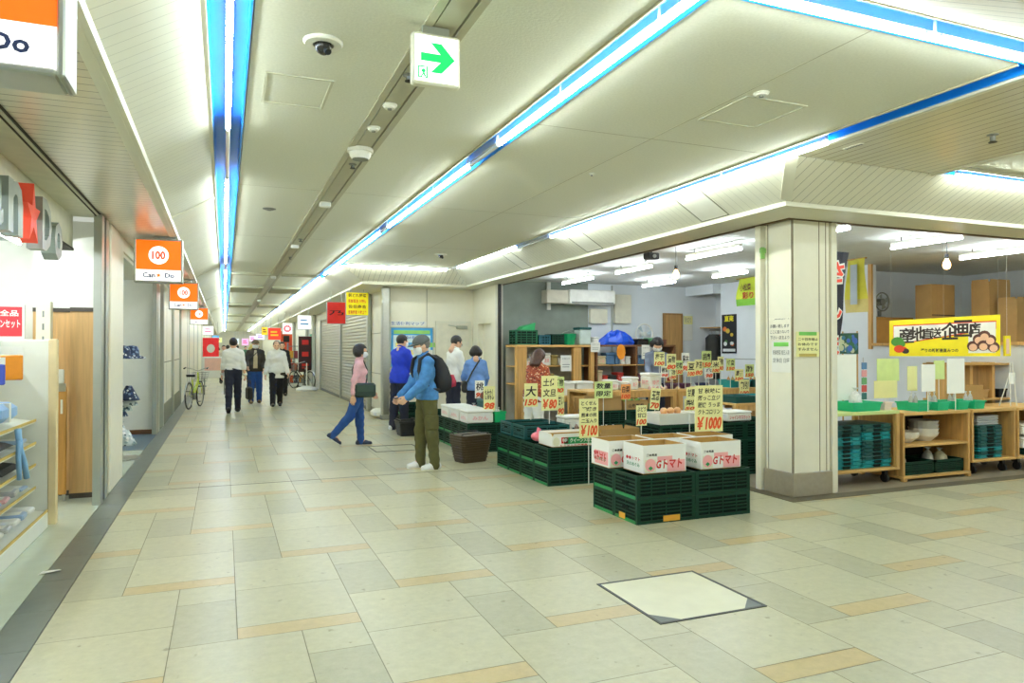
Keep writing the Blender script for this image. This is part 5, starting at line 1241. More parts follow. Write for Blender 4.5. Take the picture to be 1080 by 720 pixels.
for px,py,lb in ((713,289,'warm bare bulb hanging in the middle of the shop'),(998.5,278,'warm bare bulb hanging above the yellow banner')):
    p=on_z(px,py,2.55); t=thing('pendant_bulb',lb,'pendant bulb',(p.x,max(p.y,6.0),2.55))
    MB().lathe([(.001,-.07),(.03,-.06),(.045,-.025),(.04,.01),(.022,.045),(.02,.06)],n=16).build('bulb',[BULB],t,smooth=True); MB().cyl((0,0,.06),(0,0,.12),.024,n=12).build('socket',[BLACK],t); MB().cyl((0,0,.12),(0,0,SCZ-2.55),.005,n=6).build('cord',[BLACK],t)
p=on_z(687,269,2.80); t=thing('ceiling_projector','small black box camera under the shop ceiling','camera',(p.x,p.y,2.80)); MB().bbox(-.09,-.07,-.06,.09,.07,.03,.01).build('case',[BLACK],t); MB().cyl((0,0,.03),(0,0,SCZ-2.8),.012,n=8).build('mount',[BLACK],t); MB().cyl((0,-.07,-.02),(0,-.09,-.02),.025,n=12).build('lens',[GREY],t)

# right hand stalls -----------------------------------------------------------------
SY=5.78
def rack(x0,x1,top,label,top_m,deck=.15,depth=.62,shelf=None,post=.05,pm=WOOD,casters=True,name='rolling_rack',sides=False):
    t=thing(name,label,'shelf unit',((x0+x1)/2,SY+depth/2,0)); w,d=(x1-x0)/2,depth/2
    MB().bbox(-w,-d,top-.035,w,d,top,.004).build('top_board',[top_m],t); MB().bbox(-w,-d,deck,w,d,deck+.03,.004).build('deck',[WOODX],t)
    if sides:
        for s in (-1,1): MB().bbox(s*w,-d+.01,deck+.03,s*(w-.03),d,top-.035,.003).build('side_panel',[pm],t)
        MB().box(-w+.03,d-.02,deck+.03,w-.03,d-.005,top-.035).build('back_panel',[mat('dark_backing',(38,30,24),rough=.8)],t)
    else:
        for sx in (-1,1):
            for sy in (-1,1): MB().bbox(sx*w,sy*d,deck+.03,sx*(w-post),sy*(d-post),top-.035,.004).build('post',[pm],t)
    if shelf: MB().bbox(-w+.03,-d+.01,shelf-.025,w-.03,d-.02,shelf,.003).build('shelf',[WOODX],t)
    if casters:
        for sx in (-1,1):
            for sy in (-1,1):
                c=MB().build('caster',[BLACK],t) if False else MB().cyl((sx*(w-.12)-.015,sy*(d-.1),.05),(sx*(w-.12)+.015,sy*(d-.1),.05),.05,n=14).box(sx*(w-.12)-.025,sy*(d-.1)-.02,.05,sx*(w-.12)+.025,sy*(d-.1)+.02,deck).build('caster',[BLACK],t)
    else:
        for sx in (-1,1):
            for sy in (-1,1): MB().box(sx*w,sy*d,0,sx*(w-post),sy*(d-post),deck).build('foot',[pm],t)
    return t
LIMEW=mat('lime_board',(206,218,140),rough=.5)
rack(6.02,7.04,.81,'lime topped rolling rack of teal trays right of the cream pillar',LIMEW)
rack(7.10,8.20,.78,'open pine shelf unit with bowls in the middle of the right stalls',WOODX,deck=.03,shelf=.41,casters=False,name='pine_shelf_unit',sides=True)
rack(8.24,9.02,.78,'pine cabinet of stacked dark trays on casters at the right stalls',WOODX,sides=True,name='rolling_cabinet')
rack(9.06,9.90,.78,'pine cabinet with white boxes at the right edge of the photo',WOODX,sides=True,name='rolling_cabinet')
def folded(x,y,z,n,pat,label,group,w=.44,d=.44,nm='folded_crate'):
    hh=.044
    for k in range(n):
        m=TEAL if pat[k%len(pat)]=='t' else TEALD
        key=('fold',m.name)
        if key not in _cr:
            b=MB(); X,Y=w/2,d/2
            b.bbox(-X,-Y,0,X,Y,hh*.42,.006,0); b.bbox(-X+.012,-Y+.012,hh*.42,X-.012,Y-.012,hh*.62,.003,1); b.bbox(-X,-Y,hh*.62,X,Y,hh*.98,.006,0)
            for s in (-1,0,1): b.box(s*X*.6-.05,-Y-.004,hh*.15,s*X*.6+.05,-Y+.01,hh*.85,1 if s==0 else 0)
            _cr[key]=b.build(nm,[m,CB2]); o=_cr[key]
        else:
            o=_cr[key].copy(); COL.objects.link(o); o.name=nm
        o.location=(x+.005*math.sin(k*2.1),y+.006*math.cos(k*1.7),z+hh*k); o.rotation_euler=(0,0,.008*math.sin(k*3)); tag(o,'%s folded tray of %s, %s from bottom' % ('teal' if m is TEAL else 'dark',label,ORD[k] if k<12 else 'topmost'),'crate',group)
folded(6.305,SY+.28,.181,11,'tttttdttddd','the left stack on the lime topped rack','left stack of folded trays')
folded(6.758,SY+.28,.181,11,'ttdddddttdd','the right stack on the lime topped rack','right stack of folded trays',)
folded(8.62,SY+.27,.181,9,'tdtdddddd','the pine cabinet stack','cabinet stack of folded trays')
folded(9.47,SY+.27,.181,2,'dd','the rightmost cabinet','rightmost cabinet trays')
for k in range(4):
    o=MB().bbox(-.19,-.16,0,.19,.16,.028,.01).build('silver_tray',[mat('tray_silver',(196,200,202),rough=.3,metal=.5)],loc=(8.6,SY+.22,.181+.044*9+.030*k+.001)); tag(o,'pale silver tray on top of the cabinet stack, %s from the bottom' % ORD[k],'tray','silver trays on the cabinet stack')
WB=mat('bowl_white',(232,230,220),rough=.3); GB=mat('bowl_grey',(176,174,164),rough=.35)
for k in range(2): bowl(7.38,SY+.24,.411+.03*k,.17-.0*k,.10,WB,['outer wide white bowl on the pine shelf','inner wide white bowl nested on the pine shelf'][k],'white bowls')
for k in range(4): bowl(7.74,SY+.26,.411+.045*k,.165,.11,WB if k<2 else GB,'%s basin of the nested stack on the pine shelf' % ['lowest white','second white','third grey','top grey'][k],'nested basins')
closed_box(7.2,SY+.42,.411,.1,.16,.22,'dark red packet in the corner of the pine shelf',None,None,mat('packet_dark_red',(110,40,36)),nm='packet_box')
crate(7.40,SY+.25,.061,'left green crate at the bottom of the pine shelf','crates at the bottom of the pine shelf',w=.50,d=.40,h=.15); crate(7.90,SY+.25,.061,'right green crate at the bottom of the pine shelf','crates at the bottom of the pine shelf',w=.48,d=.40,h=.15)
bag(7.80,SY+.25,.09,.16,.24,(206,206,196),'bag of pale produce in the crates under the pine shelf'); bag(8.0,SY+.25,.09,.16,.22,(216,206,170),'yellowish bag in the crates under the pine shelf'); bag(7.34,SY+.25,.09,.16,.2,(170,166,150),'grey bag at the left in the crates under the pine shelf')
for k in range(2): closed_box(9.45,SY+.22,.30+.0+.135*k if k else .27,.5,.35,.13,'%s flat white box in the rightmost cabinet' % ['lower','upper'][k],'white boxes in the rightmost cabinet',None,nm='flat_box')
# things on the stall tops
zs=.811
for px0,px1,lb in ((888,918,'green plastic tray on the lime topped rack'),):
    a=on_y(px0,430,SY+.2); b=on_y(px1,430,SY+.2); tray((a.x+b.x)/2,SY+.19,zs,b.x-a.x,.28,.10,TRG,lb)
for k in range(2): 
    b=MB(); R=[]
bag(6.58,SY+.19,zs+.015,.16,.24,(232,230,226),'white plastic bag standing in the green tray')
closed_box(6.42,SY+.49,zs,.24,.18,.30,'brown handled carton behind the green tray',None,None,KRO,nm='carton')
tray(6.965,SY+.22,zs,.11,.28,.09,mat('tray_pink',(236,214,206)),'pale pink tray at the end of the lime topped rack')
zs2=.781
for k,px in enumerate((963,983,1004,1021)):
    p=on_y(px,430,SY+.2); tray(p.x,SY+.2,zs2,.185,.3,.10,TRG,'green tray on the pine stall tops, %s from the left' % ORD[k],'green trays on the pine stalls')
    for q in range(2): bag(p.x-.038+.076*q,SY+.20,zs2+.015,.060,.19,(196,190,184),'clear bag of small goods in the %s green stall tray' % ORD[k],'bags in the green stall trays')
carton(8.80,SY+.50,zs2,.40,.22,.18,'open kraft carton on the pine cabinet behind the green trays',None,None,outer=KRO,fold=.08)
# backs of price cards on the stalls
for (x0,y0,x1,y1,dY),pp,lb in (((881,374,903,422,.36),WC,'tall blank cream board on a stick beside the cream pillar'),((925,378,948,402,.42),GC,'lime coloured blank card on the lime topped rack'),((922,401,946,420,.38),YC,'pale yellow blank card below the lime card'),((957,386,967,412,.5),YC,'narrow cream blank card on the pine stall'),((972,384,986,413,.03),WC,'white blank card on the pine stall, left one'),((999,378,1017,415,.03),WC,'taller white blank card on the pine stall, right one'),((985,380,996,400,.45),GC,'small lime blank card behind the white ones')):
    Yc=SY+dY; foot=zs if x0<955 else zs2
    card_px(x0,y0,x1,y1,Yc,[],lb,paper=pp,foot=foot,nm='blank_card')
t=thing('leaflet_strip','hanging strip of colourful leaflets beside the lime card','leaflets',(7.06,SY+.50,.8))
for k in range(5): MB().box(-.04,-.004-.001*k,.10+.09*k,.04,.0,.18+.09*k).build('leaflet',[[mat('lf_teal',(70,130,140)),mat('lf_red',(214,90,90)),mat('lf_green',(110,170,110)),mat('lf_pink',(230,160,160)),mat('lf_blue',(90,130,170))][k]],t)
MB().cyl((0,.01,-.02),(0,.01,.6),.006,n=6).build('rod',[STEEL],t)
# wire easel stand
t=thing('wire_easel','white wire card easel on the rightmost cabinet','easel',(9.25,SY+.18,zs2))
for s in (-1,1): MB().cyl((s*.06,0,0),(s*.02,.03,.55),.006,n=6).build('leg',[WHITE],t)
MB().cyl((-.12,.1,0),(-.03,.03,.4),.006,n=6).build('brace',[WHITE],t); MB().box(-.05,.02,.28,.06,.026,.42).build('card',[WC],t)
# second rack with black trays and cartons behind the stalls
t=thing('rear_rack','pine rack with black trays behind the rightmost cabinet','shelf unit',(10.0-.35,6.75,0))
for x in (-.75,-.3,.15,.6):  MB().bbox(x,-.15,0,x+.06,.15,1.32,.004).build('post',[WOOD],t)
for z in (.80,1.28): MB().bbox(-.75,-.2,z,.7-.02,.2,z+.03,.004).build('shelf',[WOODX],t)
for k,x in enumerate((9.155,9.61,10.06)):
    tray(x,6.75,.832,.24,.3,.12,BLACK if k!=1 else KRO,['left black tray','kraft tray','right black tray'][k]+' on the pine rack behind the rightmost cabinet','trays on the rear rack')
# yellow banner with lettering
P0=on_y(938,375.5,7.1); P1=on_y(1055,375.5,6.25); P2=on_y(1055,331.5,6.25); P3=on_y(938,338,7.1)
t=thing('shop_banner','long yellow banner with big black shop lettering above the right stalls','banner',(0,0,0))
u=(P1-P0); wl=u.length; u.normalize(); v=(P3-P0); hl=v.length; v.normalize(); nrm=u.cross(v).normalized()
if nrm.y>0: nrm=-nrm
b=MB()
def BP(a,c,k=0.0): 
    top=P3+(P2-P3)*a; bot=P0+(P1-P0)*a; return bot+(top-bot)*c+nrm*k
def patch(a0,c0,a1,c1,m,k): b.quad(BP(a0,c0,k),BP(a1,c0,k),BP(a1,c1,k),BP(a0,c1,k),m)
patch(0,0,1,1,0,.004); b.quad(BP(0,0,-.004),BP(0,1,-.004),BP(1,1,-.004),BP(1,0,-.004),0)
for e in ((0,0,1,0),(0,1,1,1),(0,0,0,1),(1,0,1,1)): b.quad(BP(e[0],e[1],-.004),BP(e[2],e[3],-.004),BP(e[2],e[3],.004),BP(e[0],e[1],.004),0)
b.add([BP(.035,.30,.005),BP(.965,.66,.005),BP(.965,.86,.005),BP(.035,.86,.005)],[(0,1,2,3)],4)
b.add([BP(.04,.33,.006),BP(.96,.69,.006),BP(.96,.83,.006),BP(.04,.83,.006)],[(0,1,2,3)],1)
b.add([BP(.72,.08,.0055),BP(.96,.08,.0055),BP(.96,.83,.0055),BP(.72,.62,.0055)],[(0,1,2,3)],1)
for ch,a,c,s in (('産',.155,.56,.44),('地',.262,.59,.44),('直',.352,.60,.30),('送',.43,.61,.30),('企',.555,.65,.48),('画',.672,.69,.48),('店',.775,.69,.32)):
    u2=(BP(a+.01,c)-BP(a,c)).normalized(); b.text(ch,BP(a,c,.008),u2,v,hl*s*.9,hl*s,2,bold=.022)
b.text('選りの新鮮産直みつの',BP(.46,.15,.007),u,v,wl*.34,hl*.11,2,bold=.02)
rnd=random.Random(2)
for (a,c,r,m) in ((.075,.40,.05,3),(.10,.34,.04,3),(.09,.20,.04,4),(.13,.18,.03,4),(.15,.14,.028,2)):
    o2=BP(a,c,.009); b.add([o2+u*(r*1.6*math.cos(k*PI/6))*1.0+v*(r*1.3*math.sin(k*PI/6)) for k in range(12)],[tuple(range(12))],m)
for k,(a,c) in enumerate(((.76,.25),(.81,.42),(.86,.50),(.91,.40),(.94,.22),(.85,.26))):
    for r,m,kk in ((.07,6,.009),(.048,5,.0105)):
        o2=BP(a,c+(0 if m==6 else -.03),kk+.0005*k); b.add([o2+u*(r*math.cos(q*PI/6))+v*(r*math.sin(q*PI/6)) for q in range(12)],[tuple(range(12))],m)
b.build('sheet',[mat('banner_yellow',(248,226,24),rough=.5),mat('banner_white',(244,240,228)),mat('banner_ink',(52,40,34)),mat('banner_leaf',(70,140,50)),mat('banner_red2',(226,70,30)),mat('banner_skin',(240,190,150)),mat('banner_hair',(90,50,40))],t)
for a in (.02,.5,.98):
    p=BP(a,1.0,0); MB().cyl(p,(p.x,p.y,SCZ),.0015,n=5).build('cord',[GREY],t)
p=on_y(1062,365,6.3); o=MB().box(-.06,-.01,-.13,.06,.01,.14,0).box(-.03,-.013,-.1,.03,-.01,.1,1).build('hanging_tag',[mat('banner_yellow',(248,226,24)),mat('tag_pink',(230,190,170))],loc=p); tag(o,'small yellow card hanging right of the long banner','tag')
o=MB().cyl((0,0,.14),(0,0,SCZ-p.z),.0015,n=5).build('cord',[WHITE],o)
# black nobori half hidden by the pillar
t=thing('shop_flag','tall black cloth flag with red white edged characters beside the cream pillar','flag',(6.9,6.55,0))
ax0=-.42
MB().cyl((-.40,0,0),(-.40,0,2.60),.012,n=8).build('pole',[WHITE],t)
q0=on_y(895,266,6.55).x-6.9; q1=on_y(881,372,6.55).x-6.9; zt_=on_y(890,266,6.55).z; zb_=on_y(881,372,6.55).z-.25
c=MB(); R=[]
for k in range(12):
    f=k/11; z=zt_+(zb_-zt_)*f; xr=q0+(q1-q0)*f; R.append([(-.40+(xr+.40)*i/6,.02*math.sin(k*.8+i),z) for i in range(7)])
for k in range(11):
    for i in range(6):
        c.add([R[k][i],R[k][i+1],R[k+1][i+1],R[k+1][i]],[(0,1,2,3)],0); c.add([(q[0],q[1]+.004,q[2]) for q in (R[k][i],R[k+1][i],R[k+1][i+1],R[k][i+1])],[(0,1,2,3)],0)
for i,(ch,f) in enumerate((('さ',.17),('ん',.47),('ま',.77))):
    z=zt_+(zb_-zt_)*f
    xx=-.40+(q0+(q1-q0)*f+.40)*.66
    c.text(ch,(xx,-.026,z),XU,ZU,.30,.30,1,bold=.09); c.text(ch,(xx,-.030,z),XU,ZU,.27,.25,2,bold=.03)
c.build('cloth',[mat('flag_black',(34,34,44),rough=.8),WHITE,mat('flag_red',(232,70,40))],t)
MB().cyl((-.42,0,2.58),(q0,0,2.58),.008,n=6).build('cross_bar',[WHITE],t) if False else None
# cartons stored behind the low wall
for (px0,py0,px1,py1,Y,lb) in ((974,302,1007,333,8.4,'big closed kraft carton with printed line, left one behind the banner'),(1034,300,1064,331,7.85,'open topped kraft carton above the right end of the banner'),(1062,318,1084,331,7.5,'flattened kraft carton at the right edge behind the banner')):
    a=on_y(px0,py1,Y); b=on_y(px1,py0,Y); w=(b.x-a.x)*.72; h=b.z-1.60
    t=carton(a.x+w/2,Y,1.605,w,.30,max(.15,h),lb,'kraft cartons behind the low wall',(lambda A,X,Y_,H:(A.box(-X,-Y_-.002,H*.58,X,-Y_-.0005,H*.60,1),A.text('農協の野菜',(0,-Y_-.002,H*.45),XU,ZU,X*1.3,H*.12,1))) if px0<1000 else None,outer=KRO,flaps=px0>1000,fold=.05)
struct(MB().box(10.32,7.2,1.55,13.3,8.9,1.60),'trim_50',[WOODX])
a=on_x(921,335,10.5); t=thing('cabinet_with_fan','brown cabinet standing in the store room window','cabinet',(10.75,9.2,0)); MB().bbox(-.4,-.25,0,.5,.25,2.05,.006).build('body',[mat('cabinet_tan',(190,140,70))],t); MB().box(-.38,-.255,1.0,.48,-.25,2.0).build('door',[mat('cabinet_tan2',(200,150,80))],t)
t=thing('store_room_fan','grey electric fan on the brown cabinet','fan',(10.72,9.2,2.05)); MB().cyl((0,0,0),(0,0,.12),.03,n=10).lathe([(.1,0),(.1,.015),(.03,.03)],n=14).build('stand',[GREY],t); MB().tube([(.16*math.cos(k*PI/10),-.06,.28+.16*math.sin(k*PI/10)) for k in range(20)],.012,closed=True).build('guard',[GREY],t); MB().cyl((0,-.08,.28),(0,.08,.28),.06,n=12).build('motor',[GREY],t)
for k in range(4):
    a2=k*PI/2; MB().add([(0,-.06,.28),(.14*math.cos(a2),-.05,.28+.14*math.sin(a2)),(.13*math.cos(a2+.7),-.07,.28+.13*math.sin(a2+.7)),(0,-.056,.28),(.14*math.cos(a2),-.046,.28+.14*math.sin(a2)),(.13*math.cos(a2+.7),-.066,.28+.13*math.sin(a2+.7))],[(0,1,2),(5,4,3),(0,3,4,1),(1,4,5,2),(2,5,3,0)]).build('blade',[ALU],t)
# notices on the pillar (front face at y=5.625, left face at x=5.35)
def pnote(face,a0,z0,a1,z1,lines,label,paper,ink,strips=(),nm='pillar_notice'):
    b=MB()
    if face=='F': b.box(a0,5.616,z0,a1,5.622,z1,0); u_=XU; P=lambda a,z:(a,5.614,z)
    else: b.box(5.341,a0,z0,5.347,a1,z1,0); u_=Vector((0,-1,0)); P=lambda a,z:(5.339,a,z)
    n=len(lines); w=abs(a1-a0); h=z1-z0
    for i,l in enumerate(lines): b.text(l,P((a0+a1)/2,z1-h*(i+.5)/n),u_,ZU,w*.86,h/n*.62,1,bold=.01)
    for k,(s0,s1) in enumerate(strips):
        zz0,zz1=z0+h*s0,z0+h*s1; c0,c1=a0+w*.12,a1-w*.12
        if face=='F': b.box(c0,5.612,zz0,c1,5.616,zz1,2+k%2)
        else: b.box(5.337,c0,zz0,5.341,c1,zz1,2+k%2)
    o=b.build(nm,[paper,ink,mat('tape_green',(120,200,90)),mat('tape_olive',(190,170,90))]); tag(o,label,'notice')
a=on_x(811,359,5.34); b=on_x(834,334,5.34)
pnote('L',b.y,a.z,a.y,b.z,['御禁煙ﾃﾞｽ','お願い致します','ここに座らないで','下さい 店主より'],'handwritten black lines on the left face of the cream pillar',mat('pillar_paper',(236,232,212)),BINK)
a=on_x(814,392,5.34); b=on_x(834,359,5.34); pnote('L',b.y,a.z,a.y,b.z,['','新鮮野菜 毎日入荷','定休日 日曜',''],'white sheet with green tabs on the left face of the cream pillar',WHITE,GREY,((.82,.95),))
a=on_y(840,376,5.615); b=on_y(864,350,5.615); pnote('F',a.x,a.z,b.x,b.z,['','二十日市場は','お休みです','すみません',''],'taped notice with green and tan tape on the front face of the cream pillar',YC,BINK,((.86,1.0),(0,.12)))
o=MB().box(-.02,-.02,-.06,.02,.0,.06,0).box(-.035,-.022,.0,.035,-.002,.05,0).build('leaf_ornament',[mat('ornament_green',(120,170,90))],loc=on_x(806,267,5.33)+Vector((-.03,0,0))); tag(o,'small green ornament taped near the top of the cream pillar','ornament')
# ------------------------------------------------------------------ people: blended capsule fields turned into skins
def v3(*a): return np.array(a, float)
class Field:
    def __init__(s, k=.04): s.p = []; s.k = k; s.cuts = []
    def cap(s, a, b, r0, r1=None, flat=1.0, n=(0,1,0), k=None):
        s.p.append(('c', np.array(a,float), np.array(b,float), r0, r0 if r1 is None else r1, flat, np.array(n,float), s.k if k is None else k)); return s
    def ell(s, c, r, k=None): s.p.append(('e', np.array(c,float), np.array(r,float), s.k if k is None else k)); return s
    def sub(s, c, r): s.p.append(('s', np.array(c,float), np.array(r,float), .01)); return s
    def cut(s, p, n): s.cuts.append((np.array(p,float), np.array(n,float))); return s       # keep the side n points away from
    def cutbox(s, lo, hi): s.cuts.append((np.array(lo,float), np.array(hi,float), 'box')); return s
    def mesh(s, h):
        lo = np.full(3, 9.); hi = np.full(3, -9.)
        for q in s.p:
            if q[0] == 'c': m = max(q[3],q[4])/min(1,q[5]) if q[5] < 1 else max(q[3],q[4])*q[5]; P = np.array([q[1]-m,q[1]+m,q[2]-m,q[2]+m])
            elif q[0] == 'e': P = np.array([q[1]-q[2],q[1]+q[2]])
            else: continue
            lo = np.minimum(lo, P.min(0)); hi = np.maximum(hi, P.max(0))
        lo -= 2.5*h; hi += 2.5*h
        ax = [np.arange(lo[i], hi[i]+h, h) for i in range(3)]
        D = np.full([len(a) for a in ax], .2)
        for q in s.p:
            if q[0] == 'c': m = max(q[3],q[4])*max(1,q[5],1/q[5])+q[7]+.03; b0 = np.minimum(q[1],q[2])-m; b1 = np.maximum(q[1],q[2])+m
            else: m = q[2]+.05; b0 = q[1]-m; b1 = q[1]+m
            sl = []
            for i in range(3):
                i0 = max(0, int((b0[i]-lo[i])/h)); i1 = min(len(ax[i]), int((b1[i]-lo[i])/h)+2); sl.append(slice(i0, max(i0,i1)))
            G = np.stack(np.meshgrid(*[ax[i][sl[i]] for i in range(3)], indexing='ij'), -1)
            if G.size == 0: continue
            sl = tuple(sl)
            if q[0] == 'c':
                a, b, r0, r1, fl, n, k = q[1:]
                ba = b-a; L2 = max(ba@ba, 1e-9); t = np.clip(((G-a)@ba)/L2, 0, 1); V = G-a-t[...,None]*ba
                if fl != 1: V = V + (V@n)[...,None]*n*(1/fl-1)
                d = np.sqrt((V*V).sum(-1)) - (r0+(r1-r0)*t)
            else:
                c, r = q[1], q[2]; k = q[3]; W = (G-c)/r; d = (np.sqrt((W*W).sum(-1))-1)*r.min()
            o = D[sl]
            if q[0] == 's': D[sl] = np.maximum(o, -d)
            else:
                hh = np.clip(.5+.5*(o-d)/k, 0, 1); D[sl] = o*(1-hh)+d*hh - k*hh*(1-hh)
        G = None
        for c in s.cuts:
            if G is None: G = np.stack(np.meshgrid(*ax, indexing='ij'), -1)
            if len(c) == 2: D = np.maximum(D, (G-c[0])@c[1])
            else:
                cc = (c[0]+c[1])/2; hs = (c[1]-c[0])/2; Q = np.abs(G-cc)-hs; D = np.maximum(D, -Q.max(-1))
        return nets(D, lo, h)
def nets(D, lo, h):
    S = D < 0; nx, ny, nz = D.shape
    corners = [(i,j,k) for i in (0,1) for j in (0,1) for k in (0,1)]
    C = {c: D[c[0]:nx-1+c[0], c[1]:ny-1+c[1], c[2]:nz-1+c[2]] for c in corners}
    cnt = np.zeros((nx-1,ny-1,nz-1)); P = np.zeros((nx-1,ny-1,nz-1,3))
    for a in corners:
        for axis in range(3):
            if a[axis]: continue
            b = list(a); b[axis] = 1; b = tuple(b)
            da, db = C[a], C[b]; m = (da < 0) != (db < 0); t = np.where(m, da/np.where(m, da-db, 1), 0)
            for i in range(3): P[...,i] += np.where(m, a[i] + (t if i == axis else 0), 0)
            cnt += m
    act = cnt > 0; idx = -np.ones(cnt.shape, int); idx[act] = np.arange(act.sum())
    ii = np.argwhere(act); V = (ii + P[act]/cnt[act][:,None])*h + lo
    F = []
    for axis in range(3):
        u, v = [(1,2),(2,0),(0,1)][axis]
        sl0 = [slice(None)]*3; sl1 = [slice(None)]*3; sl0[axis] = slice(0,-1); sl1[axis] = slice(1,None)
        m = S[tuple(sl0)] != S[tuple(sl1)]; e = np.argwhere(m)
        e = e[(e[:,u]>0)&(e[:,v]>0)&(e[:,u]<D.shape[u]-1)&(e[:,v]<D.shape[v]-1)]
        if not len(e): continue
        ins = S[tuple(sl0)][tuple(e.T)]
        du = np.zeros(3,int); du[u] = 1; dv = np.zeros(3,int); dv[v] = 1
        q = [idx[tuple((e-du-dv).T)], idx[tuple((e-dv).T)], idx[tuple(e.T)], idx[tuple((e-du).T)]]
        Q = np.stack(q, 1); Q[~ins] = Q[~ins][:, ::-1]; F.append(Q)
    F = np.concatenate(F); F = F[(F >= 0).all(1)]
    return V, F
def soft(V, F, n=1):
    for _ in range(n):
        A = np.zeros_like(V); c = np.zeros(len(V))
        for i in range(4):
            for j in ((i+1)%4, (i-1)%4): np.add.at(A, F[:,i], V[F[:,j]]); np.add.at(c, F[:,i], 1)
        V = V*.5 + .5*A/np.maximum(c,1)[:,None]
    return V
def skin_obj(name, parts, mats, parent):
    """parts: list of (V, F, material index); one mesh object"""
    vs = []; fs = []; ms = []; b = 0
    for V, F, m in parts:
        vs.append(V); fs += [tuple(int(i)+b for i in f) for f in F]; ms += [m]*len(F); b += len(V)
    me = bpy.data.meshes.new(name); me.from_pydata([tuple(p) for p in np.concatenate(vs)], [], fs)
    for m in (mats if isinstance(mats, list) else [mats]): me.materials.append(m)
    me.polygons.foreach_set('material_index', ms); me.polygons.foreach_set('use_smooth', [True]*len(fs)); me.update()
    o = bpy.data.objects.new(name, me); COL.objects.link(o); o.parent = parent; return o
_HC = {}
def hand_mesh(style, side):
    k = (style, side)
    if k in _HC: return _HC[k]
    f = Field(.010)
    f.cap((0,0,.02),(0,0,-.03),.024,.026,flat=.72,n=(1,0,0)); f.cap((0,.022,-.03),(0,.026,-.085),.018,.016,flat=.75,n=(1,0,0)); f.cap((0,-.02,-.03),(0,-.026,-.08),.018,.015,flat=.75,n=(1,0,0)); f.cap((0,0,-.03),(0,0,-.085),.019,.017,flat=.75,n=(1,0,0))
    B = {'relaxed': (14,24,16), 'grip': (55,75,45), 'hold': (30,45,30)}[style]
    for i, (y, L) in enumerate(((.030,.072),(.0105,.080),(-.0095,.074),(-.028,.058))):
        p = v3(0,y,-.088+.004*abs(i-1)); a = 0
        for q, (bb, fr) in enumerate(zip(B, (.44,.31,.25))):
            a += math.radians(bb+3*i); d = v3(-math.sin(a), .06*(1.5-i)/1.5 if style == 'relaxed' else 0, -math.cos(a)); d /= np.linalg.norm(d)
            e = p+d*L*fr; f.cap(p, e, .0092-.0006*q, .0088-.0008*q, k=.005); p = e
    f.cap((-.004,.024,-.02),(-.014,.046,-.050),.014,.0115,k=.012); f.cap((-.014,.046,-.050),(-.022 if style=='relaxed' else -.034,.052,-.076),.0108,.0098,k=.005); f.cap((-.022 if style=='relaxed' else -.034,.052,-.076),(-.030 if style=='relaxed' else -.046,.046,-.098),.0095,.008,k=.005)
    V, F = f.mesh(.0042)
    if side < 0: V = V*v3(-1,1,1); F = F[:, ::-1]
    _HC[k] = (V, F); return V, F
def head_mesh(style='man'):
    k = ('head', style)
    if k in _HC: return _HC[k]
    f = Field(.022); w = .96 if style == 'woman' else 1.0
    f.ell((0,-.012,.022),(.077*w,.097,.094)); f.cap((0,.022,-.045),(0,.050,-.078),.048*w,.030*w); f.cap((-.030,.045,-.005),(.030,.045,-.005),.036,k=.03); f.cap((-.034,.02,-.05),(.034,.02,-.05),.030*w,k=.03)
    f.cap((0,.083,.004),(0,.104,-.026),.009,.013,k=.012); f.cap((-.012,.094,-.030),(.012,.094,-.030),.009,k=.01)
    f.cap((-.045,.076,.020),(.045,.076,.020),.012,k=.016)
    f.cap((-.018,.080,-.056),(.018,.080,-.056),.008,k=.010); f.cap((-.014,.076,-.067),(.014,.076,-.067),.008,k=.010)
    for s in (-1,1): f.ell((s*.080*w,-.008,-.012),(.010,.024,.032),k=.008); f.sub((s*.031,.096,.000),(.015,.014,.010))
    f.sub((0,.094,-.0615),(.022,.012,.0025))
    f.cap((0,-.02,-.06),(0,-.03,-.16),.052*w,.056*w,k=.03)
    _HC[k] = f.mesh(.0065); return _HC[k]
def hair_mesh(style):
    k = ('hair', style)
    if k in _HC: return _HC[k]
    f = Field(.02)
    if style in ('short','grey','balding'):
        f.ell((0,-.020,.030),(.086,.106,.100)); f.cutbox((-.2,.040,-.2),(.2,.3,.062)); f.cutbox((-.2,-.02,-.3),(.2,.3,.0)); f.cut((0,0,-.062),(0,0,-1))
        if style == 'balding': f.cutbox((-.2,.0,.07),(.2,.3,.3))
    elif style == 'bob':
        f.ell((0,-.020,.026),(.098,.116,.110)); f.cap((-.05,-.05,-.02),(.05,-.05,-.02),.075,k=.03); f.cutbox((-.2,.036,-.2),(.2,.3,.058)); f.cutbox((-.2,.0,-.3),(.2,.3,-.045)); f.cut((0,0,-.10),(0,0,-1))
    elif style == 'long':
        f.ell((0,-.020,.026),(.100,.116,.108)); f.cap((-.05,-.06,-.02),(-.05,-.06,-.17),.062,.05,k=.03); f.cap((.05,-.06,-.02),(.05,-.06,-.17),.062,.05,k=.03); f.cap((0,-.07,0),(0,-.075,-.19),.07,.05,k=.03); f.cutbox((-.2,.030,-.2),(.2,.3,.056)); f.cut((0,0,-.21),(0,0,-1))
    V, F = f.mesh(.0075)
    N = V/np.maximum(np.linalg.norm(V,axis=1),1e-6)[:,None]; V = V + N*(.0025*np.sin(V[:,0]*210)*np.sin(V[:,1]*160+V[:,2]*60))[:,None]
    _HC[k] = (V, F); return V, F
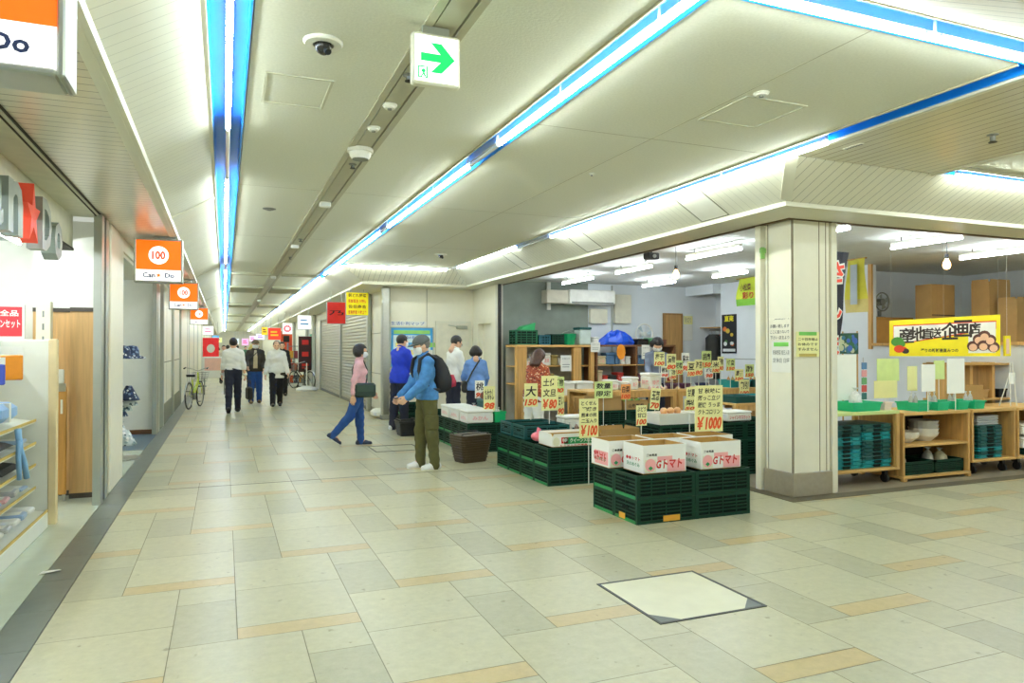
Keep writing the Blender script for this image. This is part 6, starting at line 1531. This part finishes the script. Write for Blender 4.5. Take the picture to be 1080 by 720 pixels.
def cap_parts():
    if 'cap' in _HC: return _HC['cap']
    f = Field(.02); f.ell((0,-.015,.040),(.098,.116,.098)); f.cut((0,0,.030),(0,-.10,-1.0)); c = f.mesh(.0075)
    g = Field(.01); g.cap((-.045,.085,.042),(.045,.085,.042),.05,flat=.16,n=(0,0,1)); g.cap((-.03,.125,.034),(.03,.125,.034),.04,flat=.18,n=(0,0,1)); b = g.mesh(.006)
    _HC['cap'] = (c, b); return c, b
def mask_mesh():
    if 'mask' in _HC: return _HC['mask']
    f = Field(.02); f.cap((-.034,.052,-.03),(.034,.052,-.03),.046,k=.02); f.cap((-.024,.05,-.062),(.024,.05,-.062),.042,k=.02); f.cap((0,.09,-.022),(0,.098,-.045),.024,k=.02); f.cutbox((-.2,-.3,-.3),(.2,.028,.3)); f.cut((0,0,.0),(0,0,1)); f.cut((0,0,-.095),(0,0,-1))
    _HC['mask'] = f.mesh(.0065); return _HC['mask']
def rotm(ax, a): return np.array(Matrix.Rotation(a, 3, ax))
SKIN = mat('skin_tone',(224,178,146),rough=.55,var=.05,scale=20); HAIRB = mat('hair_black',(26,22,22),rough=.45,var=.3,scale=60); HAIRBR = mat('hair_brown',(78,48,36),rough=.45,var=.3,scale=60)
MASKW = mat('mask_white',(238,240,238),rough=.8); EYE_ = mat('eye_dark',(36,28,26),rough=.2)
def cloth(name, rgb, rough=.85, var=.10): return mat(name, rgb, rough=rough, var=var, scale=14, bump=.5)

def person(label, loc, face, H=1.70, sex='m', arms=((8,8,12,0),(8,8,12,0)), legs=((0,0,2),(0,0,2)), lean=0, hyaw=0, hpitch=0, vox=.014,
           hair='short', hairm=None, top=None, topm=None, bottomm=None, shoem=None, hem=.86, sleeve=1.0, hands=('relaxed','relaxed'), mask=False, cap=None, loose=.0, collar=None, foots=(0,0), extra=None, glasses=False, openfront=None):
    """arms: (forward, outward, elbow, inward) and legs: (forward, knee, outward), right then left, in degrees; face: unit heading in the floor plane"""
    th = math.atan2(-face[0], face[1]); s = H/1.70; sw = .160 if sex == 'm' else .143; hw = .085
    t = thing('person', label, 'person', (loc[0],loc[1],0), th)
    R = rotm('X', -math.radians(lean))
    hipc = v3(0,0,.92)
    def up(p): return (R@(np.array(p,float)-hipc)+hipc)
    J = {}
    J['neck'] = up((0,-.005,1.44)); J['headc'] = up((0,.012,1.585))
    armd = []
    for i, sd in ((0,1),(1,-1)):
        fl, ab, el, inn = [math.radians(a) for a in arms[i]]
        sh = up((sd*sw,-.005,1.372))
        d1 = v3(sd*math.sin(ab), math.cos(ab)*math.sin(fl), -math.cos(ab)*math.cos(fl)); ft = fl+el; ai = ab-inn
        d2 = v3(sd*math.sin(ai), math.cos(ai)*math.sin(ft), -math.cos(ai)*math.cos(ft))
        e = sh+d1*.285; w = e+d2*.245; armd.append((sh,e,w,d2,sd))
    legd = []
    for i, sd in ((0,1),(1,-1)):
        hf, kn, ab = [math.radians(a) for a in legs[i]]
        h0 = v3(sd*hw,0,.90); d1 = v3(sd*math.sin(ab),math.sin(hf)*math.cos(ab),-math.cos(hf)*math.cos(ab)); kf = hf-kn
        d2 = v3(sd*math.sin(ab)*.5,math.sin(kf),-math.cos(kf)); k_ = h0+d1*.42; a_ = k_+d2*.405; legd.append((h0,k_,a_,d2,sd,math.radians(foots[i])))
    low = min(a_[2]-.075-max(0,math.sin(-fp))*.0 + (-.12*math.sin(fp) if fp > 0 else 0) for _,_,a_,_,_,fp in legd)
    off = v3(0,0,-low)
    def body_field(g, arm_to=1.0, torso=True, armp=True, legp=False, gl=0.0):
        f = Field(.045)
        if torso:
            f.cap(up((-.062,0,.95)),up((.062,0,.95)),.112+g,flat=.88); f.cap(up((-.05,.005,1.06)),up((.05,.005,1.06)),.098+g,flat=.92); f.cap(up((-.062,.0,1.23)),up((.062,.0,1.23)),.106+g,flat=.88)
            if sex == 'f': f.cap(up((-.055,.06,1.25)),up((.055,.06,1.25)),.058+g)
            f.cap(up((-sw*.50,-.008,1.325)),up((sw*.50,-.008,1.325)),.074+g,flat=.95)
            for sd in (-1,1): f.cap(up((0,-.014,1.462)),up((sd*sw*.96,-.008,1.372)),.040+g*.6,.044+g*.7)
            f.cap(up((0,-.012,1.40)),up((0,.0,1.50)),.055+g*.6,.05+g*.4)
        if armp:
            for sh,e,w,d2,sd in armd:
                f.cap(sh,e,.050+g,.042+g,k=.03)
                if arm_to > .5: q = (arm_to-.5)*2; f.cap(e,e+(w-e)*q,.042+g,.042+g+(.029-.042)*q,k=.03)
        if legp:
            for h0,k_,a_,d2,sd,fp in legd:
                f.cap(h0,k_,.086+gl,.060+gl,k=.035); f.cap(k_,a_+(a_-k_)*(.06 if gl>0 else 0),.058+gl,.040+gl*1.25,k=.03); m_ = k_+(a_-k_)*.3-v3(0,.012,0); f.cap(k_,m_,.05+gl,.055+gl,k=.03)
        return f
    # body: skin
    f = body_field(0,1.0,True,True,True)
    for h0,k_,a_,d2,sd,fp in legd: f.cap(a_,a_+v3(0,.12*math.cos(fp),-.04-.12*math.sin(fp)),.036,.026)
    parts = []; V, F = f.mesh(vox); V = soft(V,F,1); parts.append(((V+off)*s,F,0))
    hR = R@rotm('Z',math.radians(hyaw))@rotm('X',-math.radians(hpitch)); hc = J['headc']; hs = 1.04 if sex == 'm' else 1.02
    def HX(V): return ((V*hs)@hR.T + hc + off)*s
    V, F = head_mesh('man' if sex == 'm' else 'woman'); parts.append((HX(V),F,0))
    for i,(sh,e,w,d2,sd) in enumerate(armd):
        V, F = hand_mesh(hands[i], sd); z = -d2/np.linalg.norm(d2); y = v3(0,1,.35); y = y-z*(y@z); y /= np.linalg.norm(y); x = np.cross(y,z)
        M_ = np.stack([x,y,z],1); parts.append(((V@M_.T + w + d2*.012 + off)*s, F, 0))
    skin_obj('body', parts, [SKIN], t)
    # eyes
    if not glasses or True:
        for sd in (-1,1):
            m = MB().sphere((0,0,0),.0105*s,n=10,k=6); p = HX(v3(sd*.031,.083,.0)[None])[0]; o = m.build('eye',[EYE_],t,loc=tuple(p),smooth=True)
    # trousers
    f = body_field(.0,1,False,False,True,gl=.014+loose*.5); f.cap(v3(-.06,0,.95),v3(.06,0,.95),.122,flat=.9); f.cap(v3(-.055,0,1.0),v3(.055,0,1.0),.112,flat=.9)
    f.cut((0,0,1.04),(0,0,1))
    for h0,k_,a_,d2,sd,fp in legd: pass
    V, F = f.mesh(vox); 
    ok = np.ones(len(V),bool)
    V = soft(V,F,1); nz = .004*np.sin(V[:,2]*55+V[:,0]*20)*np.sin(V[:,1]*40+1); V = V+np.stack([nz,nz,0*nz],1)
    skin_obj('trousers', [((V+off)*s,F,0)], [bottomm], t)
    # top
    g = .012+loose
    f = body_field(g, .5+.5*sleeve if sleeve > .0 else .5)
    if hem < .93: f.cap(v3(-.060,0,.95),v3(.060,0,.95),.116+loose,flat=.9); f.cap(v3(-.060,0,hem),v3(.060,0,hem),.118+loose,flat=.9)
    f.cut((0,0,hem),(0,0,-1))
    if sleeve < .9 and sleeve > 0 or sleeve <= 0:
        pass
    nb = up((0,.0,1.497)); nn = R@v3(0,-.25,1); f.cut(nb, nn/np.linalg.norm(nn))
    V, F = f.mesh(vox); V = soft(V,F,1); nz = .005*np.sin(V[:,2]*48+V[:,0]*25)*np.sin(V[:,1]*38+V[:,2]*15); V = V+np.stack([nz,nz,0*nz],1)
    tp = skin_obj('shirt' if top is None else top, [((V+off)*s,F,0)], [topm], t)
    # collar
    if collar is not None:
        c = MB(); 
        for sd in (-1,1):
            pts = [up((sd*.062*math.sin(a),-.01+.060*math.cos(a)*-1*-1 if False else -.01+.060*math.cos(a),1.49-.02*math.cos(a))) for a in np.linspace(0.15,PI,8)]
            c.tube([tuple((p+off)*s) for p in pts],.014*s,n=8)
        c.build('collar',[collar],t,smooth=True)
    # cuffs hide the wrist joint
    if sleeve >= .9:
        for sh,e,w,d2,sd in armd: p = (w+off)*s; q = (w-d2*.05+off)*s; MB().cyl(tuple(q),tuple(p),(.042+loose)*s,(.040+loose)*s,n=14).build('cuff',[topm],t,smooth=True)
    # shoes
    for h0,k_,a_,d2,sd,fp in legd:
        f = Field(.03); f.cap((0,-.045,.040),(0,.07,.036),.044,.046,flat=.9,n=(1,0,0)); f.cap((0,.07,.034),(0,.155,.028),.046,.036); f.cap((0,-.03,.05),(0,-.01,.095),.042,.044); f.cut((0,0,.012),(0,0,-1)); f.cut((0,0,.11),(0,0,1))
        V, F = f.mesh(.010); Rf = rotm('X',-fp); V2 = (V-v3(0,0,.08))@Rf.T + a_ + off
        o = skin_obj('shoe', [(V2*s,F,0)], [shoem[0]], t)
        m = MB(); pts = [(.040*math.cos(a)*(1 if math.cos(a)>0 else 1),0) for a in ()]
        prof = [(.038*math.sin(2*PI*i/18), .052+.135*math.cos(2*PI*i/18)) for i in range(18)]
        P = np.array([(x,y,-.075) for x,y in prof]+[(x,y,-.055) for x,y in prof])@Rf.T + a_ + off
        m.add([tuple(p*s) for p in P],[tuple(reversed(range(18))),tuple(range(18,36))]+[(i,(i+1)%18,18+(i+1)%18,18+i) for i in range(18)]); m.build('sole',[shoem[1]],o)
    if hair: V, F = hair_mesh(hair); skin_obj('hair', [(HX(V),F,0)], [hairm or HAIRB], t)
    if mask:
        V, F = mask_mesh(); o = skin_obj('face_mask', [(HX(V),F,0)], [MASKW], t)
        for sd in (-1,1): MB().tube([tuple(HX(np.array(p)[None])[0]) for p in ((sd*.055,.06,-.015),(sd*.078,.02,-.005),(sd*.085,-.015,.01))],.002,n=5).build('ear_loop',[MASKW],o)
    if cap is not None:
        c, b = cap_parts(); o = skin_obj('cap', [(HX(c[0]),c[1],0)], [cap], t); skin_obj('brim', [(HX(b[0]),b[1],0)], [cap], o)
    if glasses:
        for sd in (-1,1):
            m = MB(); m.tube([tuple(HX(v3(sd*.034+.024*math.cos(a),.098,.0+.018*math.sin(a))[None])[0]) for a in np.linspace(0,2*PI,14)[:-1]],.0022,n=5,closed=True); m.tube([tuple(HX(np.array(p)[None])[0]) for p in ((sd*.058,.096,.004),(sd*.083,.03,.006),(sd*.086,-.02,.0))],.002,n=5); m.build('glasses_frame',[BLACK],t)
    def at(p, torso=True): return tuple(((up(p) if torso else np.array(p,float))+off)*s)
    def wrist(i): return tuple((armd[i][2]+armd[i][3]*.08+off)*s)
    if extra: extra(t, at, wrist, s)
    return t

DENIM = cloth('denim_blue',(70,130,188),var=.2); JEAN = cloth('jeans_blue',(36,76,140)); OLIVE = cloth('olive_cargo',(86,84,44)); NAVYC = cloth('navy_trousers',(34,38,56)); BLKC = cloth('black_cloth',(30,30,34)); PINKC = cloth('pink_shirt',(232,180,186)); ROYAL = cloth('royal_blue_jacket',(30,58,190)); WHC = cloth('white_shirt_cloth',(236,236,228),var=.04); SKYC = cloth('sky_blue_shirt',(112,152,214)); PRINT = spot_mat('orange_print',(160,72,48),[(226,180,140),(100,44,38),(190,100,60),(150,66,46)],scale=42,thr=.5); KHAKI = cloth('khaki_inner',(196,182,150)); GREYC = cloth('grey_cap_cloth',(92,98,96))
WSH = (mat('shoe_white',(232,232,226)),mat('sole_white',(240,240,236))); BSH = (mat('shoe_black',(26,26,28),rough=.4),mat('sole_black',(20,20,20))); NSH = (mat('shoe_navy',(34,44,70)),mat('sole_white',(240,240,236)))

# 1 woman in pink walking right
def ex1(t, at, wrist, s):
    o = MB(); o.loft([[at((-.20+.0,.10,.86)),at((.06,.16,.84)),at((.06,.20,.88)),at((-.20,.14,.90))],[at((-.22,.09,.94)),at((.08,.17,.94)),at((.08,.23,.95)),at((-.22,.15,.95))],[at((-.20,.10,1.06)),at((.06,.16,1.06)),at((.06,.20,1.06)),at((-.20,.14,1.06))]]); 
    o = MB().bbox(-.05,-.16,-.12,.05,.16,.10,.03); o = o.build('waist_bag',[mat('bag_dark_green',(36,56,50),rough=.6)],t,loc=at((.20,.09,.96)))
    MB().box(.048,-.12,-.03,.054,.12,.07).build('bag_flap',[mat('bag_flap_green',(50,72,62))],o)
    MB().tube([at((.16,.10,1.02)),at((.10,.12,1.12)),at((.0,.135,1.28)),at((-.08,.07,1.44)),at((-.08,-.05,1.45)),at((.0,-.115,1.28)),at((.11,-.10,1.08)),at((.17,.0,1.0))],.012*s,n=6).build('strap',[BLACK],t)
person('woman in pink shirt and jeans with mask and green waist bag, walking right',(1.93,11.15),(1,-.06),H=1.57,sex='f',arms=((-20,6,14,0),(16,6,20,0)),legs=((-20,22,1),(5,2,1)),foots=(34,0),lean=3,vox=.0125,hair='bob',topm=PINKC,bottomm=JEAN,shoem=NSH,hem=.90,mask=True,collar=PINKC,extra=ex1,glasses=True)
# 2 man with cap and backpack
def ex2(t, at, wrist, s):
    b = MB(); R = []
    for k,(z,w,d0,d1) in enumerate(((.96,.13,-.14,-.24),(1.0,.155,-.13,-.32),(1.12,.16,-.125,-.34),(1.28,.15,-.125,-.30),(1.40,.12,-.12,-.24),(1.45,.07,-.12,-.18))):
        R.append([at((-w,d0,z)),at((-w*.9,d1*.92,z)),at((-w*.4,d1,z)),at((w*.4,d1,z)),at((w*.9,d1*.92,z)),at((w,d0,z))])
    o = b.loft(R).build('backpack',[mat('pack_black',(32,32,36),rough=.7)],t,smooth=True)
    b = MB(); b.loft([[at((-.12,-.25,1.0)),at((.12,-.25,1.0)),at((.11,-.37,1.02)),at((-.11,-.37,1.02))],[at((-.125,-.30,1.08)),at((.125,-.30,1.08)),at((.11,-.385,1.08)),at((-.11,-.385,1.08))],[at((-.12,-.30,1.17)),at((.12,-.30,1.17)),at((.10,-.36,1.17)),at((-.10,-.36,1.17))]]); b.build('front_pocket',[mat('pack_red',(176,44,70),rough=.7)],o,smooth=True)
    for sd in (-1,1): MB().tube([at((sd*.11,-.13,1.40)),at((sd*.115,-.03,1.475)),at((sd*.12,.09,1.42)),at((sd*.135,.125,1.28)),at((sd*.15,.09,1.12)),at((sd*.155,-.04,1.02)),at((sd*.14,-.13,1.0))],.022*s,n=8).build('shoulder_strap',[mat('pack_black',(32,32,36))],t,smooth=True)
    for sd in (-1,1): MB().bbox(-.02,-.085,-.10,.02,.085,.08,.012).build('cargo_pocket',[OLIVE],t,loc=at((sd*.185,-.0,.62),False))
tp2 = person('man in grey cap, denim jacket and olive cargo trousers with a black backpack',(2.37,8.72),(-1,-.10),H=1.66,arms=((16,6,30,10),(18,7,32,10)),legs=((6,6,3),(-3,3,3)),lean=6,hpitch=10,vox=.0125,hair='grey',hairm=mat('hair_grey',(120,116,110),rough=.5,var=.2,scale=60),topm=DENIM,top='denim_jacket',bottomm=OLIVE,shoem=WSH,hem=.89,mask=True,cap=GREYC,loose=.012,collar=DENIM,extra=ex2,hands=('hold','hold'))
def hold(px,py,Y): return on_y(px,py,Y)
p = on_y(423,421,8.72); t = thing('mobile_phone','dark phone held out in front by the capped man','phone',(p.x-.03,p.y,p.z+.015),.2); MB().bbox(-.07,-.035,-.006,.07,.035,.006,.006).build('case',[BLACK],t); MB().box(-.062,-.03,.0061,.062,.03,.0066).build('screen',[mat('screen_dark',(40,44,54),rough=.1)],t)
# 3 man in royal blue jacket
person('man in royal blue jacket and dark trousers standing before the notice board',(3.02,13.05),(.9,.45),H=1.76,arms=((20,8,35,8),(20,8,35,8)),legs=((3,2,2),(-3,3,2)),lean=5,vox=.015,topm=ROYAL,top='jacket',bottomm=NAVYC,shoem=WSH,hem=.84,loose=.02,collar=ROYAL,mask=True,hpitch=8)
# 4 man in white jacket
p = on_y(478,400,12.85); person('man in white jacket and dark trousers looking down beside the service door',(p.x,12.85),(.95,.2),H=1.74,arms=((10,7,20,4),(12,7,22,4)),lean=5,hpitch=22,vox=.015,topm=WHC,top='jacket',bottomm=NAVYC,shoem=BSH,hem=.86,loose=.012,collar=WHC,glasses=True)
# 5 person in sky blue shirt seen from behind
def ex5(t, at, wrist, s):
    MB().tube([at((.10,-.01,1.48)),at((.02,-.135,1.36)),at((-.08,-.15,1.20)),at((-.17,-.10,1.02)),at((-.16,.03,.98)),at((-.02,.14,1.15)),at((.08,.12,1.35)),at((.11,.05,1.46))],.016*s,n=6).build('strap',[BLACK],t); MB().bbox(-.06,-.10,-.10,.06,.10,.10,.03).build('shoulder_bag',[BLACK],t,loc=at((-.21,.03,.93)))
p = on_y(502,400,11.75); person('person in sky blue shirt with black diagonal strap, seen from behind',(p.x,11.75),(.25,.97),H=1.545,sex='f',arms=((15,12,45,10),(25,14,50,14)),lean=8,hpitch=18,vox=.014,hair='bob',topm=SKYC,bottomm=NAVYC,shoem=BSH,hem=.86,loose=.012,collar=SKYC,extra=ex5)
# 6 woman in orange print blouse
p = on_y(563,410,9.75); person('woman with brown hair in orange print blouse and white trousers bending over the produce',(p.x,9.75),(.80,.50),H=1.50,sex='f',arms=((22,10,40,6),(30,10,45,10)),lean=14,hpitch=18,vox=.0125,hair='long',hairm=HAIRBR,topm=PRINT,top='blouse',bottomm=WHC,shoem=BSH,hem=.80,sleeve=.7,loose=.014,mask=True)
# 7 clerk behind the tables
p = on_y(691,370,11.4); person('clerk with short black hair bending behind the rear table',(p.x,11.4),(-.35,-.94),H=1.72,arms=((25,6,40,6),(25,6,40,6)),lean=14,hpitch=30,vox=.016,topm=cloth('clerk_grey',(120,130,150)),bottomm=NAVYC,shoem=BSH,hem=.85,hair='bob',mask=True)
# 8 man walking away in white shirt
def ex8(t, at, wrist, s):
    pass
p8 = (.20,18.05)
person('man in white shirt and dark trousers walking away with a black bag',p8,(.02,1),H=1.76,arms=((-4,10,8,0),(12,9,14,0)),legs=((14,6,1),(-12,14,1)),foots=(0,22),vox=.016,topm=WHC,bottomm=NAVYC,shoem=BSH,hem=.98,loose=.010,hands=('grip','relaxed'))
t=thing('briefcase','black soft bag hanging from the right hand of the man walking away','bag',(.55,18.02,.30),0.15); MB().bbox(-.055,-.19,0,.055,.19,.30,.03).build('body',[BLACK],t)
for s_ in (-1,1): MB().tube([(s_*.03,-.08,.30),(s_*.025,-.06,.42),(s_*.015,0,.47),(s_*.025,.06,.42),(s_*.03,.08,.30)],.008,n=6).build('handle',[BLACK],t)
# 9 man coming towards the camera in white
person('older man in untucked white shirt and black trousers walking towards the camera',(1.27,19.6),(-.02,-1),H=1.70,arms=((-6,12,14,0),(10,12,18,0)),legs=((12,4,1),(-8,12,1)),foots=(0,15),vox=.016,hair='balding',topm=WHC,bottomm=BLKC,shoem=BSH,hem=.74,loose=.018,collar=WHC)
# 10 man with dark jacket, cap and mask
def ex10(t, at, wrist, s):
    MB().bbox(-.09,-.05,-.12,.09,.05,.12,.03).build('shoulder_bag',[mat('bag_brown',(70,58,44))],t,loc=at((.24,.08,.98))); MB().tube([at((.22,.06,1.08)),at((.06,.15,1.28)),at((-.12,.05,1.46)),at((-.10,-.08,1.42)),at((.1,-.15,1.2)),at((.23,-.02,1.06))],.012,n=6).build('strap',[BLACK],t)
    MB().loft([[at((-.05,.13,.95)),at((.06,.13,.95)),at((.06,.150,.95)),at((-.05,.150,.95))],[at((-.05,.125,1.25)),at((.05,.125,1.25)),at((.05,.146,1.25)),at((-.05,.146,1.25))],[at((-.03,.06,1.44)),at((.03,.06,1.44)),at((.03,.085,1.44)),at((-.03,.085,1.44))]]).build('inner_shirt',[KHAKI],t)
person('man in dark jacket and cap with mask and jeans behind the older man',(.80,21.0),(0,-1),H=1.74,arms=((12,12,50,14),(10,10,40,10)),legs=((4,4,2),(-4,6,2)),vox=.018,hair=None,topm=cloth('dark_jacket',(54,48,44)),top='jacket',bottomm=JEAN,shoem=(mat('shoe_tan',(120,104,80)),mat('sole_black',(20,20,20))),hem=.86,loose=.018,cap=cloth('cap_brown',(110,96,72)),mask=True,extra=ex10)
# 11+ further walkers
person('person in black jacket half hidden behind the older man in white',(1.72,24.0),(0,-1),H=1.72,vox=.02,topm=BLKC,top='jacket',bottomm=BLKC,shoem=BSH,loose=.015)
person('person with yellow hair and pale blue top walking away in the distance',(.98,29.0),(0,1),H=1.66,sex='f',vox=.022,hair='bob',hairm=mat('hair_blond',(206,186,100),rough=.5),topm=cloth('pale_blue_top',(176,196,206)),bottomm=BLKC,shoem=BSH,hem=.8,loose=.02)
person('dark haired person in beige walking left of the man in white shirt, nearer one',(-.02,33.5),(0,-1),H=1.66,vox=.022,topm=cloth('beige_coat',(206,196,172)),bottomm=NAVYC,shoem=BSH,hem=.75,loose=.02)
person('dark haired person in grey at the far end of the passage',(.15,36.0),(0,1),H=1.68,vox=.022,topm=cloth('grey_coat',(120,122,124)),bottomm=BLKC,shoem=BSH,hem=.75,loose=.02)
person('person in red deep in the passage on the right',(1.55,38.0),(0,-1),H=1.66,vox=.022,topm=cloth('red_coat',(190,60,60)),bottomm=BLKC,shoem=BSH,hem=.8,loose=.02)

person('person in pale coat and dark skirt far down the passage, left side',(-.35,43.0),(0,-1),H=1.62,sex='f',vox=.024,hair='bob',topm=cloth('cream_coat',(222,214,196)),bottomm=BLKC,shoem=BSH,hem=.7,loose=.02)
person('person in dark blue far down the passage, centre',(.75,47.0),(0,1),H=1.72,vox=.024,topm=NAVYC,bottomm=BLKC,shoem=BSH,hem=.8,loose=.02)
person('person in green far down the passage, right of centre',(1.35,52.0),(0,-1),H=1.68,vox=.024,topm=cloth('green_coat',(80,120,90)),bottomm=NAVYC,shoem=BSH,hem=.8,loose=.02)
# ------------------------------------------------------------------ bicycles and trolleys in the passage
def bicycle(label, loc, rot, m, basket_=True):
    t = thing('bicycle', label, 'bicycle', (*loc,0), rot)
    r = .32
    def wheel(y):
        o = MB().tube([(0,y+r*math.cos(2*PI*k/28),.335+r*math.sin(2*PI*k/28)) for k in range(28)],.019,n=8,closed=True).build('wheel',[BLACK],t)
        MB().tube([(0,y+.295*math.cos(2*PI*k/28),.335+.295*math.sin(2*PI*k/28)) for k in range(28)],.010,n=6,closed=True).build('rim',[STEEL],o)
        s = MB()
        for k in range(12): a = 2*PI*k/12; s.cyl((.02*(-1)**k,y,.335),(0,y+.295*math.cos(a),.335+.295*math.sin(a)),.002,n=4)
        s.cyl((-.05,y,.335),(.05,y,.335),.02,n=10); s.build('spokes',[STEEL],o)
    wheel(-.52); wheel(.52)
    f = MB()
    for a,b,rr in (((0,-.52,.335),(0,-.08,.30),.011),((0,-.08,.30),(0,-.22,.74),.017),((0,-.52,.335),(0,-.20,.66),.009),((0,-.08,.30),(0,.36,.62),.019),((0,-.12,.40),(0,.34,.74),.016),((0,.36,.58),(0,.30,.90),.018)): f.cyl(a,b,rr,n=8)
    f.build('frame',[m],t)
    MB().cyl((-.05,.37,.60),(-.05,.52,.335),.010,n=8).cyl((.05,.37,.60),(.05,.52,.335),.010,n=8).box(-.06,.35,.58,.06,.39,.62).build('fork',[m],t)
    MB().tube([(-.28,.10,1.00),(-.27,.22,1.02),(-.12,.30,.98),(0,.30,.93),(.12,.30,.98),(.27,.22,1.02),(.28,.10,1.00)],.012,n=8).build('handlebar',[STEEL],t)
    for sd in (-1,1): MB().cyl((sd*.28,.08,1.0),(sd*.277,.19,1.02),.018,n=8).build('grip',[BLACK],t)
    MB().loft([[(-.10,-.36,.80),(.10,-.36,.80),(.03,-.05,.81),(-.03,-.05,.81)],[(-.11,-.38,.86),(.11,-.38,.86),(.025,-.04,.85),(-.025,-.04,.85)]]).build('saddle',[BLACK],t)
    MB().cyl((0,-.22,.72),(0,-.24,.82),.013,n=8).build('seat_post',[STEEL],t)
    c = MB().cyl((-.04,-.08,.30),(.04,-.08,.30),.09,n=18).cyl((.04,-.08,.30),(.05,.02,.17),.010,n=6).cyl((-.04,-.08,.30),(-.05,-.18,.43),.010,n=6).box(.05,-.03,.15,.14,.07,.17).box(-.14,-.23,.42,-.05,-.13,.44); c.build('crank',[GREY],t)
    MB().tube([(0,-.52+.36*math.cos(a),.335+.36*math.sin(a)) for a in np.linspace(.3,PI*.95,10)],.018,n=6).build('mudguard',[STEEL],t)
    if basket_:
        b = MB()
        for k in range(5):
            z = .66+.055*k; w = .13+.012*k; b.tube([(-w,.42,z),(w,.42,z),(w,.68+.015*k,z),(-w,.68+.015*k,z)],.005,n=5,closed=True)
        for x in (-.12,-.06,0,.06,.12): b.cyl((x,.42,.66),(x*1.35,.41,.88),.003,n=4); b.cyl((x,.68,.66),(x*1.35,.74,.88),.003,n=4); b.cyl((x,.42,.66),(x,.68,.66),.003,n=4)
        b.build('basket',[GREY],t)
    MB().cyl((.03,-.50,.33),(.12,-.62,.02),.009,n=6).build('kickstand',[STEEL],t)
bicycle('yellow green bicycle with basket parked along the left wall',(-.70,19.9),-.22,mat('bike_lime',(196,206,60),rough=.3))
bicycle('dark bicycle parked among the goods on the right of the passage',(2.72,27.9),.5,BLACK)
t=thing('merchandise_trolley','white merchandise trolley with pinkish poster beyond the bicycle','trolley',(-.30,25.5,0))
MB().bbox(-.36,-.2,.55,.36,.2,1.25,.02).build('cabinet',[WHITE],t); MB().box(-.30,-.205,.80,.20,-.2,1.2,0).build('poster',[mat('poster_salmon',(236,190,170))],t)
for x in (-.3,.3):
    for y in (-.15,.15): MB().cyl((x,y,.08),(x,y,.55),.015,n=8).cyl((x-.015,y,.05),(x+.015,y,.05),.05,n=10).build('leg',[GREY],t)
MB().cyl((-.36,-.18,1.25),(-.36,-.18,1.42),.012,n=6).build('upright',[STEEL],t)
t=thing('goods_rack','rack of dark and orange goods at the right shopfront beyond the white board','shelf unit',(2.75,30.5,0))
for z in (.1,.6,1.1,1.6): MB().box(-.35,-.25,z,.35,.25,z+.03).build('shelf',[GREY],t)
for x in (-.35,.32): MB().box(x,-.25,0,x+.03,.25,1.75).build('side',[GREY],t)
k=0
for z in (.131,.631,1.131):
    for x in (-.22,0,.22): closed_box(2.75+x,30.45,z,.18,.3,.3,'box of goods on the distant rack at the right shopfront','goods on the distant rack',None,mat('good_far_%d'%(k%4),[(190,80,40),(60,60,70),(220,160,60),(150,60,60)][k%4]),nm='goods_box'); k+=1
# ------------------------------------------------------------------ camera, world, view
cam = bpy.data.cameras.new('camera'); co = bpy.data.objects.new('camera', cam); COL.objects.link(co)
cam.sensor_width = 36; cam.lens = FPX / 1080 * 36; cam.clip_start = 0.05; cam.clip_end = 200
M = Matrix((( _R.x, _U.x, -_F.x, 0), (_R.y, _U.y, -_F.y, 0), (_R.z, _U.z, -_F.z, EYE), (0,0,0,1)))
co.matrix_world = M
SC.camera = co
w = bpy.data.worlds.new('hall_light'); SC.world = w; w.use_nodes = True
bg = w.node_tree.nodes['Background']; bg.inputs['Color'].default_value = (0.95,1.0,0.86,1); bg.inputs['Strength'].default_value = 0.55
SC.view_settings.view_transform = 'Standard'; SC.view_settings.look = 'None'; SC.view_settings.gamma = 1.0
SC.view_settings.exposure = 0.09
SC.view_settings.use_curve_mapping = False
SC.cycles.use_denoising = True
SC.cycles.max_bounces = 6; SC.cycles.diffuse_bounces = 4; SC.cycles.glossy_bounces = 3; SC.cycles.transmission_bounces = 4; SC.cycles.transparent_max_bounces = 6
SC.cycles.sample_clamp_indirect = 8.0
